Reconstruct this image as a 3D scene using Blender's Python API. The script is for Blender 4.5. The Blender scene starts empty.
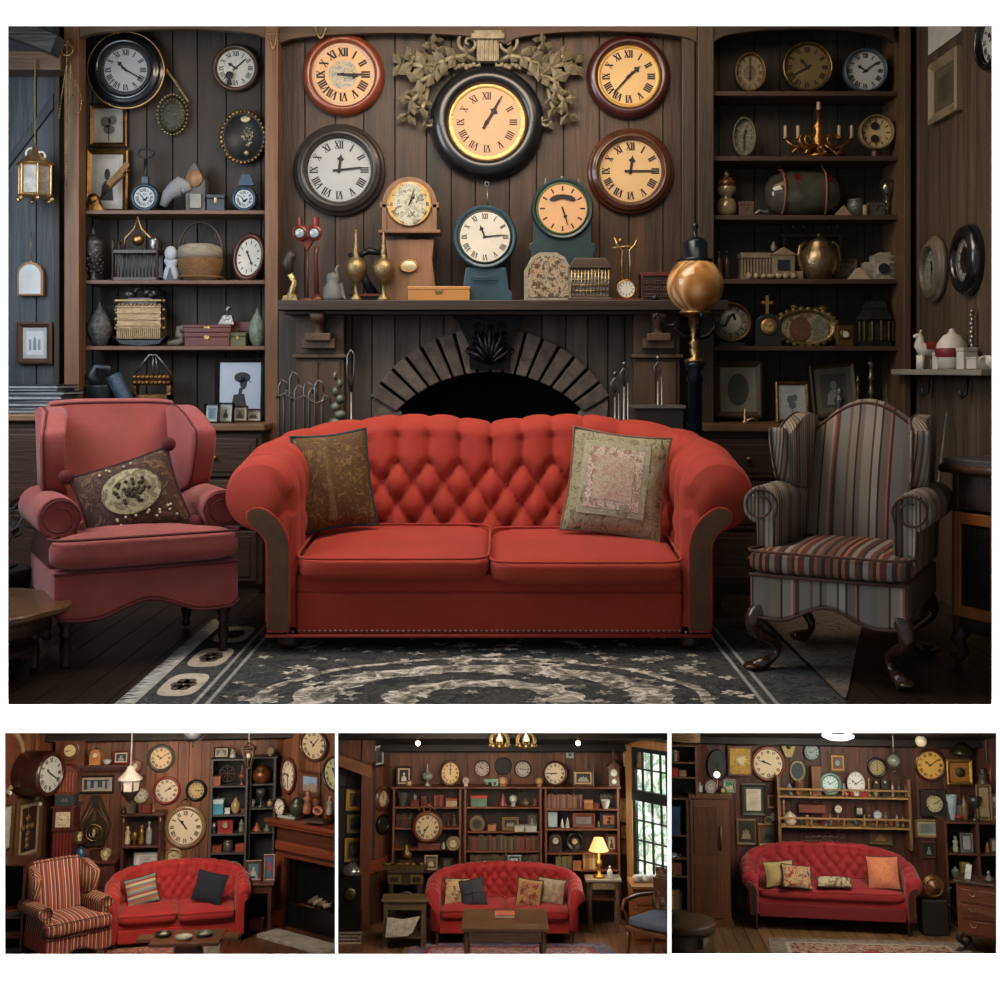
import bpy, bmesh, math, random
from mathutils import Vector, Matrix, noise
PI=math.pi; sin=math.sin; cos=math.cos
SC=bpy.context.scene; COL=SC.collection
# ---------------------------------------------------------------- camera, world, light, exposure
EYE=Vector((0,0,1.18)); FPX=1200.0; HZ=370.0
cd=bpy.data.cameras.new('camera'); cam=bpy.data.objects.new('camera',cd); COL.objects.link(cam)
cam.location=EYE; cam.rotation_euler=(PI/2,0,0); cd.sensor_width=36; cd.lens=36*FPX/1000; cd.shift_y=-(500-HZ)/1000
cd.clip_start=.05; SC.camera=cam
SC.view_settings.view_transform='Standard'; SC.view_settings.look='None'; SC.view_settings.gamma=1
SC.view_settings.exposure=0.0
W=bpy.data.worlds.new('world'); SC.world=W; W.use_nodes=True
W.node_tree.nodes['Background'].inputs[0].default_value=(.8,.9,1,1); W.node_tree.nodes['Background'].inputs[1].default_value=.27
def light(kind,name,loc,energy,col=(1,1,1),size=1,size_y=None,target=None,angle=.02,spread=None):
    l=bpy.data.lights.new(name,kind); o=bpy.data.objects.new(name,l); COL.objects.link(o); o.location=loc
    l.energy=energy; l.color=col
    if kind=='AREA':
        l.size=size
        if size_y: l.shape='RECTANGLE'; l.size_y=size_y
        if spread: l.spread=spread
    elif kind=='SUN': l.angle=angle
    else: l.shadow_soft_size=size
    if target is not None: o.rotation_euler=(Vector(target)-Vector(loc)).to_track_quat('-Z','Y').to_euler()
    return o
light('SUN','sun',(0,0,9),56,(1,1,1),target=(0,.062*9,0),angle=.004)       # steep sun washing the white wall
light('AREA','window_daylight',(-2.6,4.45,2.2),50,(.82,.91,1),1.3,1.5,(-.6,6.3,1.1))  # cool fill for assumed daylight from the left; no window is modelled there
light('AREA','ceiling_lamp',(-.2,4.9,3.1),56,(1,.86,.72),1.8,1.0,(-.2,5.6,.9))  # added warm overhead fill, with no visible fixture behind it
light('AREA','picture_light',(.2,5.6,3.15),11,(1,.72,.45),2.4,.5,(.15,6.6,1.9))  # unseen warm fill added above the clock wall
# ---------------------------------------------------------------- materials
MC={}
def _nt(name):
    m=bpy.data.materials.new(name); m.use_nodes=True; nt=m.node_tree; return m,nt,nt.nodes['Principled BSDF']
def lin(c):
    if isinstance(c,str): c=tuple(int(c[i:i+2],16)/255 for i in (0,2,4))
    return tuple((x/12.92 if x<=.04045 else ((x+.055)/1.055)**2.4) for x in c)+(1,)
def N(nt,t,**k):
    n=nt.nodes.new(t)
    for a,b in k.items():
        if a in n.inputs: n.inputs[a].default_value=b
        else: setattr(n,a,b)
    return n
def mat(c,rough=.6,metal=0,var=.25,sc=8,bump=0,bsc=60,emit=0,trans=0,alpha=1,stretch=(1,1,1),coat=0,sheen=0,island=0):
    """noise-mottled procedural surface; c = hex sRGB"""
    key=(c,rough,metal,var,sc,bump,bsc,emit,trans,alpha,stretch,coat,sheen,island)
    if key in MC: return MC[key]
    m,nt,b=_nt('mat_'+c); L=nt.links
    col=lin(c); tc=N(nt,'ShaderNodeTexCoord'); mp=N(nt,'ShaderNodeMapping'); mp.inputs['Scale'].default_value=stretch
    L.new(tc.outputs['Object'],mp.inputs[0])
    nz=N(nt,'ShaderNodeTexNoise'); nz.inputs['Scale'].default_value=sc; nz.inputs['Detail'].default_value=5; nz.inputs['Roughness'].default_value=.65
    L.new(mp.outputs[0],nz.inputs['Vector'])
    r=N(nt,'ShaderNodeValToRGB'); e=r.color_ramp.elements
    e[0].position=.3; e[1].position=.72
    e[0].color=tuple(x*(1-var) for x in col[:3])+(1,); e[1].color=tuple(min(1,x*(1+var)) for x in col[:3])+(1,)
    L.new(nz.outputs[0],r.inputs[0]); out=r.outputs[0]
    if island:
        g=N(nt,'ShaderNodeNewGeometry'); mr=N(nt,'ShaderNodeMapRange'); mr.inputs[3].default_value=1-island; mr.inputs[4].default_value=1+island
        L.new(g.outputs['Random Per Island'],mr.inputs[0])
        hv=N(nt,'ShaderNodeHueSaturation'); L.new(mr.outputs[0],hv.inputs['Value']); L.new(out,hv.inputs['Color']); out=hv.outputs[0]
        vm=N(nt,'ShaderNodeVectorMath',operation='MULTIPLY_ADD'); vm.inputs[1].default_value=(7,11,5)
        L.new(g.outputs['Random Per Island'],vm.inputs[0]); L.new(mp.outputs[0],vm.inputs[2]); L.new(vm.outputs[0],nz.inputs['Vector'])
    L.new(out,b.inputs['Base Color'])
    b.inputs['Roughness'].default_value=rough; b.inputs['Metallic'].default_value=metal
    if coat: b.inputs['Coat Weight'].default_value=coat
    if sheen: b.inputs['Sheen Weight'].default_value=sheen; b.inputs['Sheen Roughness'].default_value=.4
    if trans: b.inputs['Transmission Weight'].default_value=trans
    if alpha<1: b.inputs['Alpha'].default_value=alpha
    if emit: L.new(out,b.inputs['Emission Color']); b.inputs['Emission Strength'].default_value=emit
    if bump:
        n2=N(nt,'ShaderNodeTexNoise'); n2.inputs['Scale'].default_value=bsc; n2.inputs['Detail'].default_value=3; L.new(mp.outputs[0],n2.inputs['Vector'])
        bp=N(nt,'ShaderNodeBump'); bp.inputs['Strength'].default_value=bump; bp.inputs['Distance'].default_value=.01
        L.new(n2.outputs[0],bp.inputs['Height']); L.new(bp.outputs[0],b.inputs['Normal'])
    MC[key]=m; return m
def wood(c,rough=.5,var=.5,ax='z',sc=9,island=0,coat=0,bump=.25):
    st={'x':(.12,1.6,1.6),'y':(1.6,.12,1.6),'z':(1.6,1.6,.12)}[ax]
    return mat(c,rough,0,var,sc,bump,40,stretch=st,island=island,coat=coat)
def gold(c='a08052',rough=.32,var=.45): return mat(c,rough,.9,var,30,.3,80)
def patch(name,cols,sc=8,rough=.9,rnd=1,detail=6,bump=.3,thr=(.4,.5,.6)):
    """woven/painted pattern of several colours broken up by noise"""
    k=('p',name)
    if k in MC: return MC[k]
    m,nt,b=_nt(name); L=nt.links
    tc=N(nt,'ShaderNodeTexCoord'); nz=N(nt,'ShaderNodeTexNoise'); nz.inputs['Scale'].default_value=sc; nz.inputs['Detail'].default_value=detail; nz.inputs['Distortion'].default_value=rnd; nz.inputs['Roughness'].default_value=.7
    L.new(tc.outputs['Object'],nz.inputs['Vector'])
    r=N(nt,'ShaderNodeValToRGB'); e=r.color_ramp.elements
    while len(e)<len(cols): e.new(.5)
    n=len(cols)
    for i,c in enumerate(cols): e[i].position=.3+.42*i/(n-1); e[i].color=lin(c)
    L.new(nz.outputs[0],r.inputs[0]); L.new(r.outputs[0],b.inputs['Base Color']); b.inputs['Roughness'].default_value=rough
    bp=N(nt,'ShaderNodeBump'); bp.inputs['Strength'].default_value=bump; bp.inputs['Distance'].default_value=.01
    L.new(nz.outputs[0],bp.inputs['Height']); L.new(bp.outputs[0],b.inputs['Normal'])
    MC[k]=m; return m
def stripes(name,stops,axis=0,width=.3,rough=.85,off=0):
    """woven stripes: stops=[(pos,hex),...] repeating every width metres along a local axis"""
    k=('s',name)
    if k in MC: return MC[k]
    m,nt,b=_nt(name); L=nt.links
    tc=N(nt,'ShaderNodeTexCoord'); sx=N(nt,'ShaderNodeVectorMath',operation='DOT_PRODUCT'); sx.inputs[1].default_value=((1,0,0),(1.6,1,0),(0,0,1))[axis]; L.new(tc.outputs['Object'],sx.inputs[0])
    a=N(nt,'ShaderNodeMath',operation='MULTIPLY_ADD'); a.inputs[1].default_value=1/width; a.inputs[2].default_value=100+off; L.new(sx.outputs['Value'],a.inputs[0])
    fr=N(nt,'ShaderNodeMath',operation='FRACT'); L.new(a.outputs[0],fr.inputs[0])
    r=N(nt,'ShaderNodeValToRGB'); r.color_ramp.interpolation='CONSTANT'; e=r.color_ramp.elements
    while len(e)<len(stops): e.new(.5)
    for i,(p,c) in enumerate(stops): e[i].position=p
    for i,(p,c) in enumerate(stops): e[i].color=lin(c)
    L.new(fr.outputs[0],r.inputs[0])
    nz=N(nt,'ShaderNodeTexNoise'); nz.inputs['Scale'].default_value=120; L.new(tc.outputs['Object'],nz.inputs['Vector'])
    bp=N(nt,'ShaderNodeBump'); bp.inputs['Strength'].default_value=.15; bp.inputs['Distance'].default_value=.01; L.new(nz.outputs[0],bp.inputs['Height']); L.new(bp.outputs[0],b.inputs['Normal'])
    L.new(r.outputs[0],b.inputs['Base Color']); b.inputs['Roughness'].default_value=rough
    MC[k]=m; return m
# ---------------------------------------------------------------- mesh builder
def TX(x=0,y=0,z=0,rx=0,ry=0,rz=0,s=1):
    m=Matrix.Translation((x,y,z))@Matrix.Rotation(rz,4,'Z')@Matrix.Rotation(ry,4,'Y')@Matrix.Rotation(rx,4,'X')
    if s!=1: m=m@(Matrix.Diagonal((*s,1)) if isinstance(s,tuple) else Matrix.Scale(s,4))
    return m
FRONT=Matrix.Rotation(PI/2,4,'X')   # maps +z to -y (towards the viewer), y to z
class MB:
    def __init__(s): s.v=[];s.f=[];s.m=[];s.s=[]
    def add(s,vs,fs,m=0,sm=False,X=None):
        o=len(s.v)
        s.v+=[tuple(X@Vector(p)) for p in vs] if X is not None else [tuple(p) for p in vs]
        for f in fs: s.f.append([i+o for i in f]); s.m.append(m); s.s.append(sm)
        return s
    def box(s,x0,x1,y0,y1,z0,z1,m=0,X=None):
        return s.add([(x0,y0,z0),(x1,y0,z0),(x1,y1,z0),(x0,y1,z0),(x0,y0,z1),(x1,y0,z1),(x1,y1,z1),(x0,y1,z1)],
          [(0,3,2,1),(4,5,6,7),(0,1,5,4),(1,2,6,5),(2,3,7,6),(3,0,4,7)],m,False,X)
    def cbox(s,x,y,z,w,d,h,m=0,X=None): return s.box(x-w/2,x+w/2,y-d/2,y+d/2,z,z+h,m,X)
    def lathe(s,pr,n=24,m=0,X=None,sm=True,sx=1,sy=1,cap=True):
        vs=[];fs=[]
        for r,z in pr:
            for i in range(n): a=2*PI*i/n; vs.append((r*sx*cos(a),r*sy*sin(a),z))
        for j in range(len(pr)-1):
            for i in range(n):
                k=(i+1)%n; fs.append((j*n+i,j*n+k,(j+1)*n+k,(j+1)*n+i))
        if cap and pr[0][0]>1e-6: fs.append(tuple(range(n-1,-1,-1)))
        if cap and pr[-1][0]>1e-6: fs.append(tuple((len(pr)-1)*n+i for i in range(n)))
        return s.add(vs,fs,m,sm,X)
    def cyl(s,r,z0,z1,n=16,m=0,X=None,r2=None): return s.lathe([(r,z0),(r if r2 is None else r2,z1)],n,m,X,False) if n<9 else s.lathe([(r*.96,z0),(r,z0+.02*(z1-z0)),(r if r2 is None else r2,z1-.02*(z1-z0)),((r if r2 is None else r2)*.96,z1)],n,m,X)
    def sph(s,c,r,n=14,m=0,X=None,k=9):
        if not isinstance(r,tuple): r=(r,r,r)
        M=Matrix.Translation(c)@Matrix.Diagonal((*r,1))
        if X is not None: M=X@M
        return s.lathe([(sin(PI*j/k) if 0<j<k else 0,-cos(PI*j/k)) for j in range(k+1)],n,m,M)
    def tube(s,pts,r,n=8,m=0,X=None,closed=False,cap=True):
        P=[Vector(p) for p in pts]; K=len(P); R=r if isinstance(r,(list,tuple)) else [r]*K
        vs=[];fs=[]; up=None
        for i,p in enumerate(P):
            a=P[(i-1)%K] if closed or i>0 else P[i]; b=P[(i+1)%K] if closed or i<K-1 else P[i]
            t=(b-a).normalized() if (b-a).length>1e-9 else Vector((0,0,1))
            if up is None: up=Vector((0,0,1)) if abs(t.z)<.9 else Vector((0,1,0))
            u=t.cross(up); 
            if u.length<1e-6: u=t.orthogonal()
            u.normalize(); w=u.cross(t).normalized(); up=w
            for q in range(n): an=2*PI*q/n; vs.append(p+R[i]*(cos(an)*u+sin(an)*w))
        L=K if closed else K-1
        for i in range(L):
            j=(i+1)%K
            for q in range(n):
                k=(q+1)%n; fs.append((i*n+q,i*n+k,j*n+k,j*n+q))
        if not closed and cap: fs.append(tuple(range(n-1,-1,-1))); fs.append(tuple((K-1)*n+i for i in range(n)))
        return s.add(vs,fs,m,True,X)
    def prism(s,poly,y0,y1,m=0,X=None,sm=False):
        """outline in (x,z) given anticlockwise seen from the front, thickness y0..y1"""
        n=len(poly); vs=[(x,y0,z) for x,z in poly]+[(x,y1,z) for x,z in poly]
        fs=[tuple(range(n)),tuple(range(2*n-1,n-1,-1))]
        for i in range(n): k=(i+1)%n; fs.append((i,i+n,k+n,k))
        return s.add(vs,fs,m,sm,X)
    def grid(s,fn,nu,nv,m=0,X=None,cu=False,cv=False,sm=True):
        vs=[fn(i/(nu if cu else nu-1),j/(nv if cv else nv-1)) for i in range(nu) for j in range(nv)]; fs=[]
        for i in range(nu if cu else nu-1):
            for j in range(nv if cv else nv-1):
                a=(i+1)%nu; b=(j+1)%nv; fs.append((i*nv+j,a*nv+j,a*nv+b,i*nv+b))
        return s.add(vs,fs,m,sm,X)
    def torus(s,R,r,n=28,k=8,m=0,X=None,sx=1,sz=1):
        """ring lying in the x-z plane"""
        return s.tube([(R*sx*cos(2*PI*i/n),0,R*sz*sin(2*PI*i/n)) for i in range(n)],r,k,m,X,True)
# ---------------------------------------------------------------- rooms and objects
class Room:
    def __init__(s,M): s.M=M; s.I=M.inverted(); s.eye=s.I@EYE
    def hit(s,px,py,ax,val):
        """point of the plane local[ax]=val that lies at this place of the photograph"""
        d=(s.I@(EYE+Vector(((px-500)/FPX,1,-(py-HZ)/FPX))))-s.eye
        t=(val-s.eye[ax])/d[ax]; return s.eye+d*t
ORD=['first','second','third','fourth','fifth','sixth','seventh','eighth','ninth','tenth']+['%d%s'%(k,{1:'st',2:'nd',3:'rd'}.get(k%10,'th') if k>20 else 'th') for k in range(11,60)]
MAIN=Room(Matrix.Identity(4)); R=MAIN
def link(o,parent=None):
    COL.objects.link(o)
    if parent is not None: o.parent=parent
    return o
def tag(o,label,cat,group=None,kind=None):
    if label: o['label']=label
    if cat: o['category']=cat
    if group: o['group']=group
    if kind: o['kind']=kind
    return o
def mesh(mb,name,mats,bevel=0,sub=0):
    me=bpy.data.meshes.new(name); me.from_pydata(mb.v,[],mb.f)
    me.polygons.foreach_set('material_index',mb.m); me.polygons.foreach_set('use_smooth',mb.s)
    for m in (mats if isinstance(mats,(list,tuple)) else [mats]): me.materials.append(m)
    me.update(); return me
def part(mb,name,mats,parent,bevel=0,sub=0,label=None,X=None):
    o=bpy.data.objects.new(name,mesh(mb,name,mats)); link(o,parent)
    if X is not None: o.matrix_local=X
    if label: o['label']=label
    mods(o,bevel,sub); return o
def mods(o,bevel,sub):
    if bevel:
        b=o.modifiers.new('bevel','BEVEL'); b.width=bevel; b.segments=2; b.limit_method='ANGLE'; b.angle_limit=.7
    if sub: q=o.modifiers.new('sub','SUBSURF'); q.levels=q.render_levels=sub
def thing(name,label,cat,loc,rz=0,group=None,rx=0,ry=0,s=1,X=None):
    o=bpy.data.objects.new(name,None); o.empty_display_size=.05; link(o)
    o.matrix_world=R.M@(X if X is not None else TX(*loc,rx,ry,rz,s)); return tag(o,label,cat,group)
def solo(mb,name,mats,label,cat,loc=(0,0,0),rz=0,group=None,bevel=0,sub=0,rx=0,ry=0,kind=None,X=None):
    o=bpy.data.objects.new(name,mesh(mb,name,mats)); link(o)
    o.matrix_world=R.M@(X if X is not None else TX(*loc,rx,ry,rz)); mods(o,bevel,sub); return tag(o,label,cat,group,kind)
def struct(mb,name,mats,bevel=0,parent=None):
    o=bpy.data.objects.new(name,mesh(mb,name,mats)); link(o,parent); mods(o,bevel,0)
    if parent is None: o.matrix_world=R.M; o['kind']='structure'
    return o
def dup(o,X,label=None):
    """copy of a thing with its parts and sub-parts, placed by local matrix X"""
    c=o.copy(); link(c); c.matrix_world=R.M@X
    if label: c['label']=label
    for ch in o.children:
        d=ch.copy(); link(d,c)
        for g in ch.children: e=g.copy(); link(e,d)
    return c
def fit(px0,px1,pyt,zb,Y):
    """x centre, width, height of something on a shelf of height zb at depth Y"""
    a=R.hit(px0,pyt,1,Y); b=R.hit(px1,pyt,1,Y); return (a.x+b.x)/2,b.x-a.x,(a.z+b.z)/2-zb
# ---------------------------------------------------------------- shared furniture builders
def sgp(v,e): return math.copysign(abs(v)**e,v)
def cushion(mb,w,d,h,m=0,e=.28,crown=.25,X=None,nu=40,nv=14,fn=None):
    """soft box centred on x,y with its underside at z=0"""
    def f(u,v):
        a=2*PI*u; b=PI*(v-.5)
        x=sgp(cos(a),e)*sgp(cos(b),.45); y=sgp(sin(a),e)*sgp(cos(b),.45); z=sgp(sin(b),.5)
        zz=h/2+z*h/2*(1+crown*(1-x*x)*(1-y*y))
        p=(x*w/2,y*d/2,zz)
        return fn(p) if fn else p
    return mb.grid(f,nu,nv,m,X,cu=True)
def pillow_bm(w,h,t,m=0,n=17,pinch=.07,wob=.012,seed=0,X=None):
    mb=MB()
    for s in (1,-1):
        def f(u,v):
            a=u*2-1;b=v*2-1
            th=t/2*((1-abs(a)**2.4)*(1-abs(b)**2.4))**.55
            k=1-pinch*(1-b*b)*abs(a)**2; l=1-pinch*(1-a*a)*abs(b)**2
            wv=wob*noise.noise(Vector((a*2.2+seed,b*2.2,s)))
            return (a*w/2*k,-s*th+wv*(1-max(abs(a),abs(b))**4),b*h/2*l)
        mb.grid(f if s>0 else (lambda u,v,f=f:f(1-u,v)),n,n,m,X)
    return mb
def edge_loop(w,h,pinch=.07,n=12):
    pts=[]
    for k in range(4):
        for i in range(n):
            t=i/n*2-1
            a,b=[(t,-1),(1,t),(-t,1),(-1,-t)][k]
            pts.append((a*w/2*(1-pinch*(1-b*b)*a*a),0,b*h/2*(1-pinch*(1-a*a)*b*b)))
    return pts
def shell_bm(a,D,rc,hfun,r_arm,r_back,z0,pleat,amp,lean=.1,nst=220,ybot=.1,dout=.13,tuft=True,zsplit=None,rowk=1.4):
    """tufted camelback shell swept round the seat; returns builder and button positions"""
    mb=MB(); L1=D-rc; L2=PI/2*rc; L3=2*(a-rc); Lt=2*L1+2*L2+L3
    def plan(s):
        if s<L1: return Vector((-a,s)),Vector((-1,0)),0.
        s-=L1
        if s<L2:
            t=s/rc; return Vector((-a+rc-rc*cos(t),L1+rc*sin(t))),Vector((-cos(t),sin(t))),t/(PI/2)
        s-=L2
        if s<L3: return Vector((-a+rc+s,D)),Vector((0,1)),1.
        s-=L3
        if s<L2:
            t=PI/2-s/rc; return Vector((a-rc+rc*cos(t),L1+rc*sin(t))),Vector((cos(t),sin(t))),t/(PI/2)
        s-=L2; return Vector((a,L1-s)),Vector((1,0)),0.
    NI=26; NR=22; btn=[]
    def prof(s):
        p,n,k=plan(s); h=hfun(p.x,p.y,k); r=r_arm+(r_back-r_arm)*min(1,k*1.0); ln=lean*k; zc=h-r
        u=(s-Lt/2)/pleat
        pts=[]
        hz=zc-z0; rows=3.0; zt=z0+hz*.98; ch=zt-pleat*.75 if zsplit is None else z0+hz*zsplit
        for i in range(NI+1):
            q=i/NI; z=z0+q*hz
            o=ln*q+.0
            if tuft:
                kk=min(1,max(0,(s-L1*.55)/.15),max(0,(Lt-L1*.55-s)/.15))
                row=(ch-z)/(pleat*rowk)
                if z<ch:
                    A=(u+row)/2; B=(u-row)/2
                    A2=abs(sin(PI*A)); B2=abs(sin(PI*B))
                    hgt=(A2*B2)**.38
                    o+=amp*(1-hgt)*1.15*kk+ (1-kk)*amp*(1-abs(sin(PI*u/2))**.4)*.4
                else:
                    o+=amp*1.0*(1-abs(sin(PI*(u/2)))**.35)
            pts.append((o,z))
        for i in range(1,NR+1):
            an=PI-(PI+1.35)*i/NR
            sc=0
            if tuft: sc=amp*.5*(1-abs(sin(PI*(u/2)))**.35)*max(0,1-i/NR*.7)
            rr=r-sc
            pts.append((ln+r+rr*cos(an),zc+rr*sin(an)))
        lx=pts[-1]
        do=dout+ln+(.02 if k>.5 else 0)
        pts.append((do,min(lx[1]-.01,zc-.06))); pts.append((do,ybot+.02)); pts.append((do-.01,ybot)); pts.append((.0,ybot))
        return p,n,pts
    K=None; S=[]
    for i in range(nst+1):
        s=Lt*i/nst; p,n,pts=prof(s)
        if K is None: K=len(pts)
        S.append([(p.x+n.x*o,p.y+n.y*o,z) for o,z in pts])
    # rounded front ends
    def endst(st,dy):
        cx=sum(v[0] for v in st)/K; cz=sum(v[2] for v in st)/K
        return [(cx+(v[0]-cx)*.95,v[1]-dy,cz+(v[2]-cz)*.975) for v in st]
    S=[endst(S[0],.022)]+S+[endst(S[-1],.022)]
    vs=[v for st in S for v in st]; fs=[]
    for i in range(len(S)-1):
        for j in range(K):
            k=(j+1)%K; fs.append((i*K+j,i*K+k,(i+1)*K+k,(i+1)*K+j))
    fs=[f[::-1] for f in fs]; fs.append(tuple(range(K))); fs.append(tuple(reversed([(len(S)-1)*K+j for j in range(K)])))
    mb.add(vs,fs,0,True)
    # buttons at lattice points
    n=int(Lt/pleat/2)+1
    for ui in range(-n,n+1):
        s=Lt/2+ui*pleat
        if s<L1*.8 or s>Lt-L1*.8: continue
        p,nn,k=plan(s); h=hfun(p.x,p.y,k); r=r_arm+(r_back-r_arm)*k; zc=h-r; hz=zc-z0; ch=z0+hz*.98-pleat*.75 if zsplit is None else z0+hz*zsplit
        for rw in range(0,4):
            if (ui+rw)%2: continue
            z=ch-rw*pleat*rowk
            if z<z0+.03: continue
            o=lean*k*(z-z0)/hz+amp*1.0
            btn.append((p.x+nn.x*o,p.y+nn.y*o,z))
    return mb,btn
def cabriole(mb,x,y,h,dx,dy,r=.03,m=0):
    pts=[];rr=[]
    for i in range(13):
        t=i/12; z=h*(1-t); k=.035*sin(PI*min(1,t*1.6))-.03*sin(PI*max(0,(t-.45)/.55))+.03*max(0,(t-.85)/.15)
        pts.append((x+dx*k,y+dy*k,z+.004)); rr.append(r*(1.25-1.0*t**.8) if t<.85 else r*(.45+ (t-.85)*3.2))
    mb.tube(pts,rr,10,m); mb.sph((x+dx*.035,y+dy*.035,.014),(r*1.05,r*1.15,.014),12,m)
def turned(mb,x,y,h,r=.03,m=0,n=14):
    pr=[(r*.5,0),(r*.7,h*.06),(r*.45,h*.12),(r*.75,h*.3),(r*.55,h*.5),(r*.9,h*.55),(r*.5,h*.6),(r*.9,h*.7),(r*.9,h)]
    mb.lathe(pr,n,m,TX(x,y,0))
def wing_chair(name,label,loc,rz,w=.78,d=.8,h=1.1,seat=.45,fab=None,fabside=None,piping=None,legm=None,legs='cabriole',arm_h=.63,top='camel',skirt=.2,bh=.12,group=None,res=1,fat=1.0,arm_r=.075,fabseat=None,lean=.16,noskirtwave=False):
    t=thing(name,label,'armchair',loc,rz,group); wt=.06 if top=='camel' else .03; fabside=fabside or fab; fabseat=fabseat or fab
    hw=w/2; iw=hw-.11*fat
    # base with wavy apron
    mb=MB(); n=30
    poly=[(-hw+.01,skirt+bh+.02),( -hw+.01,skirt+.0)]
    for i in range(1,n):
        u=i/n*2-1; wv=0 if noskirtwave else -.028*cos(u*PI)*1.0-.014*cos(u*2*PI)+.012
        poly.append((u*(hw-.01),skirt-wv*1))
    poly+=[(hw-.01,skirt),(hw-.01,skirt+bh+.02)]
    mb.prism(poly,0,.05); mb.box(-hw+.01,hw-.01,.045,d-.1,skirt+.01,skirt+bh+.02)
    part(mb,'seat_base',fab,t,.012)
    pp=MB(); pp.tube([(x,-.006,z) for x,z in poly[1:-1]],.006,6); pp.tube([(-hw+.01,-.004,skirt+bh+.015),(0,-.012,skirt+bh+.015),(hw-.01,-.004,skirt+bh+.015)],.007,6)
    part(pp,'piping',piping or fab,t)
    # seat cushion
    mb=MB(); ct=seat-skirt-bh
    def sf(p):
        x,y,z=p
        yf=-(d-.14)/2+.15
        if y<yf: x*=1+(hw/iw-1.01)*min(1,(yf-y)/.05)
        return (x,y+.0,z)
    cushion(mb,2*iw+.01,d-.14,ct,0,.22,.35,TX(0,(d-.14)/2-.03,skirt+bh+.015),48*1,16,sf)
    sc=part(mb,'seat_cushion',fabseat,t)
    pp=MB(); ring=[]
    for i in range(48):
        a=2*PI*i/48; q=sf((sgp(cos(a),.22)*(iw+.005),sgp(sin(a),.22)*(d-.14)/2,0)); ring.append((q[0]*1.002,q[1]+(d-.14)/2-.03,skirt+bh+.015+ct*.92))
    pp.tube(ring,.006,6,closed=True); part(pp,'piping',piping or fab,sc)
    # back
    def toph(u): 
        if top=='camel': return h-.10*abs(u)**2.2+.02*cos(u*PI)-.02
        return h-.012*abs(u)**4
    zb=skirt+.15
    def bf(u,v):
        a=u*2-1; side=v*4
        # v: front face 0..1 up, over the top, back face down
        T=toph(a)
        if v<.5: q=v/.5; z=zb+q*(T-.03-zb); y=d-.2-.0+lean*q-.045*(1-abs(a)**2)*sin(PI*min(1,q*1.05))*.9
        else:
            q=(v-.5)/.5
            if q<.35: an=PI-PI*q/.35; z=T-.03+.03*sin(an); y=d-.2+lean+.05+.05*cos(an)
            else: k=(q-.35)/.65; z=(T-.03)*(1-k)+zb*k; y=d-.2+lean*(1-k)+.1
        return (a*(iw+.02)*(1+.03*q if v<.5 else 1),y,z)
    mb=MB(); mb.grid(bf,25,40); 
    for sgn in (0,1):
        st=[bf(sgn,j/39) for j in range(40)]; mb.add(st,[tuple(range(40)) if sgn==0 else tuple(range(39,-1,-1))])
    bk=part(mb,'backrest',fab,t)
    pp=MB(); pp.tube([bf(i/24,.5+.5*.05) for i in range(25)],.007,6); part(pp,'piping',piping or fab,bk)
    # wings and arms
    for sgn in (-1,1):
        y0=d-.2-.02
        prof=[(y0+.14,arm_h-.04),(y0-.10,arm_h-.02),(y0-.17,arm_h+.10),(y0-.19,arm_h+.22),(y0-.15,h-wt-.08),(y0-.05,h-wt-.02),(y0+.1,h-wt),(y0+lean+.06,h-wt-.02)]
        P=[]
        for i in range(len(prof)):
            P.append(prof[i])
        sm=[]
        for i in range(len(P)-1):
            for k in range(4):
                q=k/4; p0=P[max(0,i-1)];p1=P[i];p2=P[i+1];p3=P[min(len(P)-1,i+2)]
                f=lambda a,b,c,e: .5*((2*b)+(-a+c)*q+(2*a-5*b+4*c-e)*q*q+(-a+3*b-3*c+e)*q**3)
                sm.append((f(p0[0],p1[0],p2[0],p3[0]),f(p0[1],p1[1],p2[1],p3[1])))
        sm.append(P[-1])
        mb=MB(); nn=len(sm); vs=[]; th=.045*fat
        for ox,ins in ((-th,.02),(-th*.75,0),(th*.75,0),(th,.02)):
            for (y,z) in sm:
                cy=sum(q[0] for q in sm)/nn; cz=sum(q[1] for q in sm)/nn
                kx=1-ins*6*.1*6*.3; spl=.10*max(0,(cy-y))/.15*.6
                vs.append((sgn*(iw+.03+spl*.6)+ox,cy+(y-cy)*kx,cz+(z-cz)*kx))
        fs=[]
        for a in range(3):
            for i in range(nn): k=(i+1)%nn; fs.append((a*nn+i,a*nn+k,(a+1)*nn+k,(a+1)*nn+i))
        fs.append(tuple(range(nn-1,-1,-1))); fs.append(tuple(3*nn+i for i in range(nn)))
        mb.add(vs,fs,0,True); wg=part(mb,'wing',fabside,t)
        pp=MB(); pp.tube([(v[0]-sgn*.0,v[1]-.002,v[2]) for v in vs[nn+1:2*nn]],.005,5); part(pp,'piping',piping or fab,wg)
        # arm : rolled top over a panel
        mb=MB(); r=arm_r; zc=arm_h-r; cx=iw+.035+r*.45; S=[]
        for j,yy in enumerate([0]*7):
            k=[.72,.93,1,1,.97,.95,.95][j]; pts=[]
            pts.append((iw+.0,skirt+.16)); pts.append((iw+.0,zc-.03))
            for i in range(14):
                an=PI-(PI+1.2)*i/13; pts.append((cx+r*cos(an)*1.0,zc+r*sin(an)))
            pts.append((iw+.085,zc-r*.9)); pts.append((hw-.01,skirt+.16))
            mx=sum(p[0] for p in pts)/len(pts); mz=sum(p[1] for p in pts)/len(pts)
            if j<2: pts=[(mx+(p[0]-mx)*k,mz+(p[1]-mz)*(.5+.5*k)) for p in pts]
            S.append([(sgn*p[0],[.12,.11,.13,.25,.4,d-.2,d-.08][j],p[1]) for p in pts])
        K=len(S[0]); fs=[]
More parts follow.
